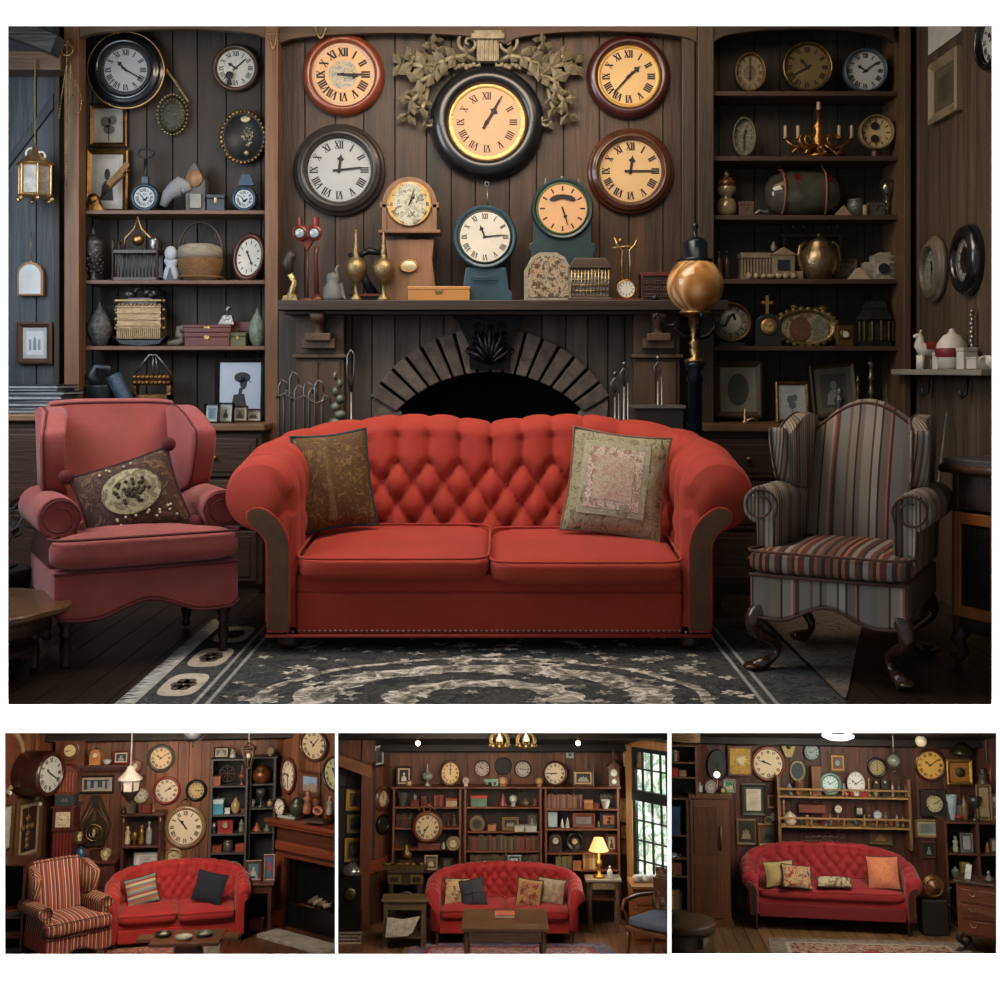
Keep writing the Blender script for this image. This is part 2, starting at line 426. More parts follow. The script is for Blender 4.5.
        for i in range(len(S)-1):
            for q in range(K):
                k=(q+1)%K; f=(i*K+q,i*K+k,(i+1)*K+k,(i+1)*K+q); fs.append(f if sgn<0 else f[::-1])
        fs.append(tuple(range(K-1,-1,-1)) if sgn<0 else tuple(range(K)))
        mb.add([v for s_ in S for v in s_],fs,0,True)
        ar=part(mb,'armrest',fabside,t)
        pp=MB(); sp=[]
        for i in range(30):
            an=PI*1.0-i/29*PI*2.6; rr=r*(1-.5*i/29)*.92; sp.append((sgn*(cx+rr*cos(an)),.106,zc+rr*sin(an)))
        sp=[(sgn*(iw+.015),.11,skirt+.2),(sgn*(iw+.012),.108,zc-.05)]+sp
        pp.tube(sp,.005,5); part(pp,'scroll_piping',piping or fab,ar)
    for (lx,ly) in ((-hw+.06,.05),(hw-.06,.05),(-hw+.07,d-.14),(hw-.07,d-.14)):
        mb=MB()
        if legs=='cabriole' : cabriole(mb,lx,ly,skirt+.02,math.copysign(1,lx)*1.2,-1.3 if ly<.3 else 1,.034)
        else: turned(mb,lx,ly,skirt+.02,.032)
        part(mb,'leg',legm,t)
    return t
def camel_sofa(name,label,loc,rz,a=.82,D=.66,H=.98,Ha=.815,r_arm=.155,r_back=.1,fab=None,panel=None,feet=None,nail=None,seat=.42,nst=230,amp=.055,pleat=.076,z0=.3,zsplit=.72,rowk=1.4,hump=True,cush=2,s=1,rc=.26,btns=True,legs='bun',basecol=None,cat='sofa',dout=.13,lift=0):
    t=thing(name,label,cat,loc,rz,s=s)
    def hf(x,y,k):
        k=min(1,max(0,(y-.02)/(D)))
        base=Ha+(H-Ha)*(k**1.1)*.62
        kk=max(0,1-abs(x)/a)
        up=(H-Ha)*.38*min(1,kk/.42)**.7*(1 if y>D*.8 else 0)
        dip=-.03*math.exp(-(x/.16)**2) if hump else .04*math.exp(-(x/.5)**2)*(1 if y>D*.8 else 0)
        return base+up+(dip if y>D*.8 else 0)
    mb,btn=shell_bm(a,D,rc,hf,r_arm,r_back,z0,pleat,amp,nst=nst,dout=dout,zsplit=zsplit,rowk=rowk)
    sh=part(mb,'back_and_arms',fab,t)
    if btns:
        bm=MB(); bm.sph((0,0,0),(.013,.008,.013),8,k=5); me=mesh(bm,'button',fab)
        for p in btn: o=bpy.data.objects.new('button',me); link(o,sh); o.location=p
    # base
    mb=MB(); mb.box(-a-.0,a+.0,.0,D+.15,.065,.245); b=part(mb,'base',basecol or fab,t,.012)
    mb=MB(); mb.box(-a,a,.012,D+.1,.24,z0+.02); part(mb,'deck',fab,t,.012)
    if nail:
        mb=MB()
        for i in range(84): mb.sph((-a-.1+(2*a+.2)*i/83,-.026 if abs(-a-.1+(2*a+.2)*i/83)>a else -.003,.085),(.0055,.004,.0055),6,k=4)
        part(mb,'nailhead_trim',nail,b)
        mb=MB(); mb.tube([(-a-.125,-.026,.068),(a+.125,-.026,.068)],.008,6); part(mb,'piping',fab,b)
    for sgn in (-1,1):
        if panel:
            zk=Ha-r_arm*2.5; c=[(a+dout*.55,.09+(zk-.09)*i/8) for i in range(9)]+[(a+dout*.55+r_arm*.85*(1-cos(q)),zk+r_arm*.95*sin(q)) for q in [PI/2*i/12 for i in range(1,13)]]
            left=[];right=[]
            for i,p in enumerate(c):
                q=c[min(i+1,len(c)-1)]; o=c[max(i-1,0)]; tx,tz=q[0]-o[0],q[1]-o[1]; l=math.hypot(tx,tz); nx,nz=-tz/l,tx/l
                wd=.046 if i<18 else (.042,.033,.018)[i-18]
                left.append((p[0]+nx*wd,p[1]+nz*wd)); right.append((p[0]-nx*wd,p[1]-nz*wd))
            poly=right+left[::-1]
            if sgn<0: poly=[(-x,z) for x,z in poly][::-1]
            mb=MB(); mb.prism(poly,-.036,-.018); part(mb,'arm_panel',panel,t,.006)
            mb=MB(); mb.tube([(x,-.03,z) for x,z in poly],.006,6,closed=True); part(mb,'piping',fab,t)
    n=cush; cw=2*a/n
    for i in range(n):
        mb=MB(); dz=-.012*i
        cushion(mb,cw-.004,D+.06,seat-z0+.0,0,.2,.35,TX(-a+cw*(i+.5),(D+.06)/2-.05-.02*i,z0+.015+dz,rx=.075),52,16)
        sc=part(mb,'seat_cushion',fab,t)
        pts=[(sgp(cos(2*PI*k/60),.2)*(cw-.0)/2,sgp(sin(2*PI*k/60),.2)*(D+.06)/2,(seat-z0)*.93) for k in range(60)]
        pp=MB(); pp.tube(pts,.006,6,X=TX(-a+cw*(i+.5),(D+.06)/2-.05-.02*i,z0+.015+dz,rx=.075),closed=True); part(pp,'piping',fab,sc)
    for fx_ in (-a-.04,a+.04):
        for fy in (.05,D+.1):
            mb=MB()
            if legs=='bun': mb.lathe([(.02,0),(.042,.012),(.048,.03),(.035,.05),(.04,.07)],16,0,TX(fx_,fy,0))
            else: turned(mb,fx_,fy,.1+lift,.035); mb.v=[(a_,b_,c_-lift) for a_,b_,c_ in mb.v]
            part(mb,'foot',feet,t)
    return t
# ---------------------------------------------------------------- clocks
def seg(mb,x0,z0,x1,z1,w,X,m=0,y=0,w2=None):
    dx,dz=x1-x0,z1-z0; l=math.hypot(dx,dz) or 1; nx,nz=-dz/l*w/2,dx/l*w/2; k=1 if w2 is None else w2/w
    mb.add([(x0+nx,y,z0+nz),(x0-nx,y,z0-nz),(x1-nx*k,y,z1-nz*k),(x1+nx*k,y,z1+nz*k)],[(0,1,2,3)],m,False,X)
ROM=['XII','I','II','III','IIII','V','VI','VII','VIII','IX','X','XI']
def numerals(mb,r,hgt,wd,style='roman',m=0,y=-.001,sx=1,bold=1):
    for i in range(12):
        a=i*PI/6; X=Matrix.Rotation(a,4,'Y')@Matrix.Translation((0,0,r-hgt/2))
        if sx!=1: X=Matrix.Diagonal((sx,1,1,1))@X
        if style=='roman':
            s=ROM[i]; W={'I':.34,'V':.72,'X':.72}; tot=sum(W[c] for c in s)*wd; x=-tot/2
            st=wd*.19*bold; z=hgt/2
            for c in s:
                w=W[c]*wd; c0=x+w/2
                if c=='I': seg(mb,c0,-z,c0,z,st,X,m,y)
                elif c=='V': seg(mb,x+.05*wd,z,c0,-z,st,X,m,y); seg(mb,x+w-.05*wd,z,c0,-z,st*.5,X,m,y)
                else: seg(mb,x+.05*wd,z,x+w-.05*wd,-z,st,X,m,y); seg(mb,x+w-.05*wd,z,x+.05*wd,-z,st*.5,X,m,y)
                x+=w
            seg(mb,-tot/2,z,tot/2,z,hgt*.04,X,m,y); seg(mb,-tot/2,-z,tot/2,-z,hgt*.04,X,m,y)
        elif style=='arabic':
            mb.add([(q[0]*wd*.55,y,q[1]*hgt*.5) for q in [(cos(t*PI/4),sin(t*PI/4)) for t in range(8)]]+[(q[0]*wd*.22,y,q[1]*hgt*.28) for q in [(cos(t*PI/4),sin(t*PI/4)) for t in range(8)]],[(t,8+t,8+(t+1)%8,(t+1)%8) for t in range(6 if i%2 else 8)],m,False,X)
        else: seg(mb,0,-hgt/2,0,hgt/2,wd*.35,X,m,y)
    return mb
def handp(mb,L,w,ang,tail=.2,y=0,sp=True):
    X=Matrix.Translation((0,y,0))@Matrix.Rotation(ang,4,'Y')
    mb.prism([(-w*.35,-L*tail),(w*.35,-L*tail),(w*.3,L*.55),(w*.9 if sp else w*.3,L*.66),(w*.3,L*.8),(0,L),(-w*.3,L*.8),(-w*.9 if sp else -w*.3,L*.66),(-w*.3,L*.55)],-.0012,.0012,0,X)
def clock_face(t,r,dial,ink,hands,numr=.92,numh=.24,numw=.2,style='roman',y=0,sx=1,small=False,center=None,bold=1,lens=False):
    """dial, numerals and hands facing -y, centred on t"""
    mb=MB(); X=FRONT@Matrix.Diagonal((sx,1,1,1)); mb.lathe([(0,-.004),(r,-.004),(r,0),(0,.0)][1:3]+[(0,0)],36 if not small else 24,0,Matrix.Translation((0,y,0))@X,False)
    d=part(mb,'dial',dial,t)
    mb=MB(); numerals(mb,r*numr,r*numh,r*numw,style,0,y-.0015*(r/.2)**.5,sx,bold)
    if not small:
        for i in range(60):
            a=i*PI/30; X2=Matrix.Diagonal((sx,1,1,1))@Matrix.Rotation(a,4,'Y'); seg(mb,0,r*.945,0,r*.975,r*.012,X2,0,y-.0015)
    part(mb,'numerals',ink,d)
    if center:
        mb=MB(); mb.lathe([(r*center[0],0),(r*center[0],.0012),(0,.0012)],28,0,Matrix.Translation((0,y-.0,0))@X,False); part(mb,'dial_centre',center[1],d)
    if hands:
        ha,ma=hands; 
        mb=MB(); handp(mb,r*.52,r*.13,ha,.2,y-.004); part(mb,'hour_hand',ink,t)
        mb=MB(); handp(mb,r*.8,r*.1,ma,.25,y-.007,False); mb.sph((0,y-.007,0),(r*.06,.003,r*.06),10,k=5); part(mb,'minute_hand',ink,t)
def hm(h,m): return ((h%12+m/60)*PI/6,m*PI/30)
RIMS={'round':[(1,0),(1.0,.3),(.985,.55),(.94,.8),(.88,.95),(.82,1),(.77,.9),(.745,.7),(.735,.45)],
      'step':[(1,0),(1,.35),(.97,.5),(.95,.5),(.93,.7),(.9,.85),(.87,.85),(.85,.95),(.81,1),(.78,.9),(.755,.62),(.74,.4)],
      'thin':[(1,0),(1,.7),(.97,.95),(.93,1),(.89,.9),(.875,.6),(.87,.4)],
      'flat':[(1,0),(1,.6),(.98,.7),(.8,.75),(.78,.9),(.76,.9),(.75,.5)]}
def round_clock(name,label,loc,r,rim,dial,ink,hands,rimp='round',dr=None,depth=None,rz=0,style='roman',group=None,inner=None,cat='clock',ry=0,rx=0,sx=1,small=False,numr=.92,numh=.24,numw=.2,center=None,bold=1,body=None,X=None):
    """wall clock; loc = centre of its back"""
    t=thing(name,label,cat,loc,rz,group,rx,ry,X=X); depth=depth or r*.3; pr=RIMS[rimp]
    k=pr[-1][0] if dr is None else dr
    if dr is not None: a=pr[-1][0]; pr=[(1-(1-x)*(1-dr)/(1-a),z) for x,z in pr]
    n=48 if not small else 24
    XX=FRONT@Matrix.Diagonal((sx,1,1,1))
    mb=MB(); mb.lathe([(0,0)]+[(x*r,z*depth) for x,z in pr],n,0,XX); part(mb,'case',rim,t)
    fy=-pr[-1][1]*depth
    if inner:
        mb=MB(); mb.lathe([(r*k*1.06,pr[-1][1]*depth),(r*k*1.05,pr[-1][1]*depth+.05*depth+.1*depth),(r*k*.93,pr[-1][1]*depth+.02*depth),(r*k*.90,pr[-1][1]*depth+.001)],n,0,XX,cap=False); part(mb,'bezel',inner,t)
    clock_face(t,r*k*.99,dial,ink,hands,numr if not inner else numr-.06,numh,numw,style,fy-.001,sx,small,center,bold)
    return t
# ---------------------------------------------------------------- frames
def framed(name,label,loc,w,h,fr,matt=None,pic=None,fw=.12,rz=0,rx=0,ry=0,group=None,d=.02,motif=None,mm=None,cat='picture frame',mw=.15,X=None,bev=.003,mlab=None,oval=False):
    """frame standing or hanging with its base at loc, facing -y"""
    t=thing(name,label,cat,loc,rz,group,rx,ry,X=X); b=fw*min(w,h); mb=MB(); x=w/2
    def quad(x0,x1,z0,z1,i,y0,y1,y2):
        # mitred moulding
        o=[(x0,z0),(x1,z0),(x1,z1),(x0,z1)]; ii=[(x0+i,z0+i),(x1-i,z0+i),(x1-i,z1-i),(x0+i,z1-i)]; mm_=[(x0+i*.35,z0+i*.35),(x1-i*.35,z0+i*.35),(x1-i*.35,z1-i*.35),(x0+i*.35,z1-i*.35)]
        vs=[(p[0],y0,p[1]) for p in o]+[(p[0],y1,p[1]) for p in o]+[(p[0],y1-.25*(y0-y1)*1,p[1]) for p in mm_]+[(p[0],y2,p[1]) for p in ii]+[(p[0],y0,p[1]) for p in ii]
        fs=[]
        for r_ in range(4):
            for k in range(4): q=(k+1)%4; fs.append((r_*4+k,r_*4+q,(r_+1)*4+q,(r_+1)*4+k)[::-1])
        mb.add(vs,[f[::-1] for f in fs])
    quad(-x,x,0,h,b,0,-d,-d*.6); mb.box(-x+b*.3,x-b*.3,-.002,0.0,b*.3,h-b*.3)
    part(mb,'frame',fr,t)
    iw,ih=w-2*b,h-2*b; y=-d*.45
    if matt:
        mb=MB(); mb.box(-iw/2,iw/2,y,0,b,b+ih); part(mb,'mount',matt,t); k=mw*min(iw,ih)
        iw-=2*k; ih-=2*k; y-=.001
    if pic:
        mb=MB()
        if oval: mb.lathe([(1,0),(1,-y+.001),(0,-y+.001)],28,0,Matrix.Translation((0,0,h/2))@Matrix.Diagonal((iw/2,1,ih/2,1))@FRONT,False)
        else: mb.box(-iw/2,iw/2,y,0,h/2-ih/2,h/2+ih/2)
        p=part(mb,'picture',pic,t)
        if motif:
            mb=MB(); 
            for poly in MOTIF[motif]:
                n=len(poly); mb.add([(u*iw,y-.0012,h/2+v*ih) for u,v in poly],[tuple(range(n))])
            part(mb,'printed_figure',mm,p)
    return t
def ell(cx,cy,a,b,n=16): return [(cx+a*cos(2*PI*i/n),cy+b*sin(2*PI*i/n)) for i in range(n)]
MOTIF={'bust':[ell(0,.16,.13,.13),[(-.3,-.42),(.3,-.42),(.24,-.1),(.09,.02),(-.09,.02),(-.24,-.1)]],
 'lady':[ell(.05,.22,.2,.1),ell(.08,.12,.09,.12),[(-.02,.02),(.08,.04),(.03,-.1),(-.05,-.1)],[(-.16,-.1),(.1,-.08),(.16,-.3),(.12,-.46),(-.14,-.46),(-.2,-.28)],[(.2,.2),(.28,.1),(.22,.14)]],
 'oval':[ell(0,0,.36,.42,24)],
 'plant':[ell(-.1,.1,.18,.16),ell(.14,.16,.15,.14),ell(.02,-.12,.2,.14),[(-.02,-.45),(.03,-.45),(.02,0),(-.01,0)]],
 'arch':[[(-.1,-.3),(.1,-.3),(.1,.05),(.06,.2),(0,.27),(-.06,.2),(-.1,.05)],[(-.35,-.3),(-.2,-.3),(-.2,.15),(-.35,.15)],[(.2,-.3),(.35,-.3),(.35,.15),(.2,.15)]],
 'street':[[(-.5,-.5),(-.5,.5),(-.38,.5),(-.36,-.5)],[(-.25,-.35),(-.25,.4),(-.12,.4),(-.12,-.35)],[(.3,-.45),(.3,.45),(.38,.45),(.38,-.45)],[(.02,-.3),(.02,.3),(.2,.3),(.2,-.3)],[(-.45,.3),(.45,.3),(.45,.42),(-.45,.42)]],
 'group':[ell(-.2,.0,.08,.1),ell(.2,.02,.08,.1),ell(0,.08,.08,.1),[(-.4,-.4),(.4,-.4),(.34,-.12),(.1,-.02),(-.1,-.02),(-.34,-.12)]],
 'hills':[[(-.5,-.5),(.5,-.5),(.5,-.05),(.2,.12),(-.1,-.1),(-.5,-.02)]],
 'text':[[(-.36,.34-.09*i),(.36-.1*(i%3),.34-.09*i),(.36-.1*(i%3),.37-.09*i),(-.36,.37-.09*i)] for i in range(9)],
 'flower':[ell(.16*cos(a),.16*sin(a),.1,.1,10) for a in [i*PI/3 for i in range(6)]]+[ell(0,0,.06,.06,10)]}
# ================================================================ MAIN ROOM : structure
def fx(px,Y): return (px-500)/FPX*Y
def fz(py,Y): return EYE.z+(HZ-py)/FPX*Y
M_white=mat('ffffff',.9,0,.0); 
# white board wall with four openings
mb=MB(); YW=4.0; op=[(8,26,992,705),(5,733,335,955),(338,733,667.5,955),(671.5,733,996.5,954.5)]
xs=sorted({-5.,5.}|{fx(v,YW) for o in op for v in (o[0],o[2])}); zs=sorted({-3.,5.}|{fz(v,YW) for o in op for v in (o[1],o[3])})
for i in range(len(xs)-1):
    for j in range(len(zs)-1):
        cx,cz=(xs[i]+xs[i+1])/2,(zs[j]+zs[j+1])/2
        if not any(fx(o[0],YW)<cx<fx(o[2],YW) and fz(o[3],YW)<cz<fz(o[1],YW) for o in op): mb.box(xs[i],xs[i+1],YW,YW+.004,zs[j],zs[j+1])
struct(mb,'wall_front',M_white)
darkwood=wood('2f261f',.6,.55,island=.35); midwood=wood('3a2718',.5,.8,island=.45); alcwood=wood('352a21',.6,.5,island=.3)
bluewood=wood('343a42',.5,.6,island=.2); postwood=wood('6d4c30',.5,.5); beamwood=wood('4d3827',.6,.5,ax='x'); black=mat('0b0a0a',.7,0,.3)  # cool daylight tint mixed into the left wall's plank colour
rightwood=wood('4b3d2f',.6,.6,island=.35); shelfwood=wood('6a4c37',.5,.4,ax='x'); dkshelf=wood('3d2a20',.55,.4,ax='x')
def plankwall(name,x0,x1,z0,z1,Y,pw,m,seed=1,T=None):
    rd=random.Random(seed); mb=MB(); x=x0
    while x<x1-.01:
        w=min(pw*rd.uniform(.8,1.2),x1-x); 
        if x1-x-w<.04: w=x1-x
        mb.box(x+.003,x+w-.003,Y,Y+.02,z0,z1,0,T); x+=w
    mb.box(x0,x1,Y+.012,Y+.03,z0,z1,1,T); return struct(mb,name,[m,black],.002)
RW=2.23
struct(MB().box(-3.2,RW+.05,4.14,7.1,-.02,0.),'floor_base',black)
mb=MB(); rd=random.Random(5); y=4.25
x=-3.2
while x<RW:
    w=.13; mb.box(x+.002,x+w-.002,4.14,7.1,0,.012); x+=w
struct(mb,'floor',wood('2b2119',.35,.5,ax='y',island=.3))
struct(MB().box(-3.2,RW+.05,4.02,7.1,3.3,3.34),'ceiling',black)
plankwall('wall_back',fx(278,6.6),fx(700,6.6),1.45,3.3,6.6,.165,midwood,3)
plankwall('wall_back_alcove_left',-2.46,fx(278,6.6)+.02,0,3.3,6.80,.17,alcwood,4)
plankwall('wall_back_alcove_right',fx(700,6.6)-.02,RW+.02,0,3.3,6.76,.17,wood('2b2620',.6,.5,island=.3),8)
plankwall('wall_left_panelled',-3.2,-2.40,0,3.3,6.52,.21,bluewood,6)
plankwall('wall_right',-7.0,-4.02,0,3.3,0,.13,rightwood,9,T=Matrix.Translation((RW,0,0))@Matrix.Rotation(-PI/2,4,'Z'))
struct(MB().box(-3.24,-3.2,4.02,7.1,0,3.34),'wall_left',darkwood)
struct(MB().box(fx(278,6.6),fx(294,6.6),6.6,6.64,0,1.5).box(fx(672,6.6),fx(700,6.6),6.6,6.64,0,1.5),'wall_back_lower',darkwood)
# posts, side panels, valances
mb=MB()
for p0,p1,m in ((64,79,0),(265,278,0)): mb.box(fx(p0,6.45),fx(p1,6.45),6.45,6.56,0,3.3,m)
struct(mb,'trim_1',[postwood],.004)
mb=MB(); mb.box(fx(268,6.6),fx(276,6.6),6.5,6.98,0,3.3); mb.box(fx(66,6.6)-.03,fx(66,6.6),6.5,6.98,0,3.3)
struct(mb,'trim_2',[alcwood],.004)
mb=MB(); mb.box(fx(698,6.45),fx(714,6.45),6.45,6.98,0,3.3); mb.box(fx(684,6.45),fx(697,6.45),6.52,6.62,1.5,3.3); struct(mb,'trim_3',[wood('35291f',.5,.4)],.004)
mb=MB(); mb.box(fx(904,6.4),fx(911,6.4),6.4,6.98,0,3.3); struct(mb,'trim_4',[wood('54402c',.5,.4)],.004)
def valance(x0,x1,Y,zt,zb,sag,name,m):
    n=20; poly=[(x1,zt),(x0,zt)]+[(x0+(x1-x0)*i/n,zb+sag*(1-(2*i/n-1)**2)**.5) for i in range(n+1)]
    struct(MB().prism(poly,Y,Y+.04),name,m,.003)
valance(fx(79,6.45),fx(265,6.45),6.46,3.3,fz(38,6.46),.05,'trim_5',beamwood)
valance(fx(278,6.5),fx(505,6.5),6.5,3.3,fz(44,6.5),.06,'trim_6',beamwood)
valance(fx(505,6.5),fx(700,6.5),6.5,3.3,fz(44,6.5),.07,'trim_7',beamwood)
valance(fx(714,6.45),fx(895,6.45),6.46,3.3,fz(42,6.46),.07,'trim_8',wood('2c2119',.5,.4,ax='x'))
mb=MB(); mb.box(-3.2,fx(64,6.4),6.35,6.5,fz(72,6.4),fz(53,6.4)); struct(mb,'trim_9',wood('5a4230',.5,.5,ax='x'),.006)
mb=MB(); mb.prism([(0,-.05),(1.5,-.05),(1.5,.05),(0,.05)],0,.12,0,TX(-3.67,6.1,3.37,ry=.36)); struct(mb,'trim_10',wood('22201f',.4,.5,ax='x'),.006)
mb=MB(); mb.prism([(0,0),(.03,0),(.5,.62),(.5,.7)],0,.03,0,TX(-2.92,6.5,1.98)); struct(mb,'trim_11',wood('2a3036',.5,.4),.004)
# shelves of the two wall bookcases: things
SL={}
def shelf(name,label,x0,x1,Y0,Y1,pyf,th,m,grp=None):
    z=fz(pyf,Y0); mb=MB(); mb.box(x0,x1,Y0,Y1,z-th,z); solo(mb,name,m,label,'shelf',group=grp,bevel=.003); return z
LX0,LX1=fx(82,6.55),fx(265,6.55)
for i,py in enumerate((210,280,346)):
    SL['L%d'%i]=shelf('wall_shelf','light brown %s shelf board of the left alcove'%('topmost','middle','lowest')[i],LX0,LX1,6.55,6.79,py,.022,shelfwood)
RX0,RX1=fx(714,6.5),fx(899,6.5)
for i,py in enumerate((91,156,215,279,346)):
    SL['R%d'%i]=shelf('wall_shelf','dark brown shelf board of the right alcove, %s from the top'%('first','second','third','fourth','fifth')[i],RX0,RX1,6.5,6.75,py,.026,dkshelf)
# base cabinets
def cabinet(name,label,x0,x1,Y0,Y1,ztop,m,mt,rows,cols,knobm,cat='cabinet',z0=.06,pan='drawer',mx=.03):
    t=thing(name,label,cat,((x0+x1)/2,Y0,0)); w=x1-x0
    part(MB().box(-w/2,w/2,.01,Y1-Y0,z0,ztop-.03),'carcass',m,t,.004)
    part(MB().box(-w/2-.02,w/2+.02,-.03,Y1-Y0,ztop-.035,ztop),'top_board',mt,t,.006)
    part(MB().box(-w/2+.02,w/2-.02,.03,Y1-Y0,0,z0),'plinth',m,t)
    H=ztop-.06-z0; y=z0+.01
    for hgt in rows:
        hh=H*hgt
        for c in range(cols):
            cw=w/cols; mb=MB(); xa=-w/2+c*cw+mx; xb=-w/2+(c+1)*cw-mx; mb.box(xa,xb,-.008,.012,y+.01,y+hh-.01); mb.box(xa+.03,xb-.03,-.014,.0,y+.035,y+hh-.035)
            d=part(mb,pan if hgt<.5 else 'door',m,t,.003)
            mb=MB(); mb.sph(((xa+xb)/2,-.03,y+hh/2),.013,10,k=6); mb.cyl(.006,0,.03,8,0,TX((xa+xb)/2,-.0,y+hh/2,rx=PI/2)); part(mb,'knob',knobm,d)
        y+=hh
    return t
cabw=wood('3e2b20',.45,.4,ax='x'); cabtop=wood('6f5038',.4,.35,ax='x'); brass=gold()
ZC=fz(424,6.25); ZR=fz(424,6.3)
cabinet('base_cabinet','low brown drawer cabinet under the left alcove beside the red sofa',fx(80,6.3),fx(262,6.25),6.25,6.79,ZC,cabw,cabtop,(.36,.34,.28),2,brass)
cabinet('base_cabinet','low brown drawer cabinet under the right alcove behind the striped armchair',fx(700,6.2),fx(890,6.2),6.2,6.75,ZR,cabw,cabtop,(.36,.34,.28),2,brass)
cabinet('side_cabinet','worn brown low cabinet at the left edge with stacked magazines on top',-3.1,fx(62,6.0)-.03,6.0,6.48,fz(414,6.0),cabw,wood('8a6a4c',.5,.4,ax='x'),(.5,.48),1,brass)
# ---------------------------------------------------------------- fireplace
def fireplace():
    t=thing('fireplace','dark wood fireplace with a brick arch behind the red sofa','fireplace',(fx(490,6.45),6.45,0)); ox=fx(490,6.45); Y=6.45
    gw=wood('4b433b',.75,.6,island=.3); stone=mat('5b5048',.85,0,.5,14,.6,30,island=.25); dk=mat('060505',.9,0,.2)
    S=Y/FPX
    def L(px,py): return ((px-490)*S,fz(py,Y))
    Ro,Co=138*S,fz(466,Y); Ri,Ci=131*S,fz(503,Y)
    def zo(x): return Co+math.sqrt(max(0,Ro*Ro-x*x)) if abs(x)<Ro*.88 else 0
    mb=MB(); x=-116*S; e=[]
    xs_=[-212,-186,-160,-138,-118,-95,-70,-46,-20,4,28,52,76,98,118,135,158]
    ztop=fz(309,6.2)
    for a,b in zip(xs_[:-1],xs_[1:]):
        xa,xb=a*S+.003,b*S-.003; n=6; bot=[(xa+(xb-xa)*i/n,max(0,zo(xa+(xb-xa)*i/n)-.004)) for i in range(n+1)]
        if a>=118 or b<=-118: bot=[(xa,0),(xb,0)]
        mb.prism(bot+[(xb,ztop),(xa,ztop)],0,.03,0,None)
    mb.box(-212*S,-118*S,.03,.06,0,ztop,1); mb.box(118*S,158*S,.03,.06,0,ztop,1); mb.box(-118*S,118*S,.03,.06,Co+Ro-.08,ztop,1)
    part(mb,'surround',[gw,dk],t,.002)
    mb=MB(); n=16; A0=1.05
    for i in range(n):
        q0=-A0+2*A0*i/n+.012; q1=-A0+2*A0*(i+1)/n-.012
        def o(q): return (Ro*sin(q),Co+Ro*cos(q))
        def p(q):
            # meet the inner arc along the same radius
            dx,dz=sin(q),cos(q); oz=Co-Ci; b=oz*dz; c=oz*oz-Ri*Ri; tt=-b+math.sqrt(b*b-c); return (tt*dx,Co+tt*dz)
        mb.prism([p(q0),p(q1),o(q1),o((q0+q1)/2),o(q0)],-.035,.05)
    for sg in (-1,1):
        mb.prism([(sg*112*S,.0),(sg*92*S,0),(sg*88*S,fz(412,Y)),(sg*104*S,fz(400,Y)),(sg*118*S,fz(398,Y))][::(1 if sg<0 else -1)],-.02,.05)
    part(mb,'brick_arch',stone,t,.006)
    mb=MB(); mb.box(-118*S,118*S,.5,.52,0,1.4); mb.box(-118*S,-116*S,.05,.52,0,1.4); mb.box(116*S,118*S,.05,.52,0,1.4); mb.box(-118*S,118*S,.05,.52,1.38,1.4); part(mb,'firebox',dk,t)
    # logs and grate
    mb=MB()
    for k in range(3): mb.tube([(-.3,.2+.1*k,.12+.03*k),(.3,.25+.06*k,.14+.02*k)],.05,9)
    part(mb,'logs',mat('2a2019',.9),t)
    # mantel shelf
    x0,x1=fx(278,6.2)-ox,fx(729,6.2)-ox
    mt=wood('33261e',.5,.45,ax='x')
    mb=MB(); mb.box(x0,x1,-.25,.15,fz(310,6.2),fz(300,6.2)); mb.box(x0+.02,x1-.02,-.2,.1,fz(310,6.2)-.02,fz(310,6.2)); part(mb,'mantel_shelf',mt,t,.004)
    # pilasters with corbels
    pw=wood('4e3b2b',.55,.5)
    for c0,c1 in ((296,344),(634,680)):
        xa,xb=fx(c0,6.35)-ox,fx(c1,6.35)-ox; mb=MB(); z1=fz(358,6.35)
        mb.box(xa,xb,-.1,0,0,z1); mb.box(xa-.015,xb+.015,-.13,0,z1,z1+.02)
        for k in range(2): mb.box(xa+.02+(xb-xa-.02)*k/2,xa+(xb-xa-.02)*(k+1)/2,-.11,-.09,.3,z1-.02)
        mb.box(xa,xb,-.1,0,z1+.02,ztop); mb.box(xa+.04,xb-.04,-.16,-.1,z1+.05,z1+.1); mb.box(xa+.06,xb-.06,-.19,-.1,z1+.09,z1+.13)
        pl=part(mb,'pilaster',pw,t,.004)
        cx=(xa+xb)/2; mb=MB(); mb.prism([(0,0),(.02,.05),(.0,.1),(.05,.16),(.08,.2),(.08,.0)],-.05,.05,0,TX(cx,-.1,z1+.1,rz=-PI/2)@TX(-.08,0,0)) if False else mb.tube([(cx,-.12,z1+.1),(cx,-.15,z1+.13),(cx,-.13,z1+.17),(cx,-.18,z1+.21),(cx,-.2,ztop-.01)],[.03,.035,.03,.04,.045],8)
        part(mb,'corbel',pw,pl)
    # black carved keystone
    bl=mat('17161a',.35,.6,.5,20,.5,50); mb=MB(); w=20*S
    mb.prism([(-w,fz(369,Y)),(w,fz(369,Y)),(w*1.05,fz(345,Y)),(w*1.6,fz(322,Y)),(w*2.2,ztop),(-w*2.2,ztop),(-w*1.6,fz(322,Y)),(-w*1.05,fz(345,Y))],-.06,-.0)
    for i in range(9):
        a=-1.2+2.4*i/8; L_=.14 if i%2 else .17; p0=(0,-.07,fz(364,Y)); pts=[(p0[0]+sin(a)*L_*q*.75,-.075-.03*sin(PI*q),p0[2]+cos(a)*L_*q*1.25) for q in (0,.25,.5,.75,.9,1)]
        mb.tube(pts,[.006,.011,.013,.011,.007,.003],7)
        mb.tube([(pts[-2][0]+.018*math.copysign(cos(b)*1,a or 1)-.0,-.075,pts[-2][2]+.018*sin(b)) for b in [k*.7 for k in range(8)]],.005,6)
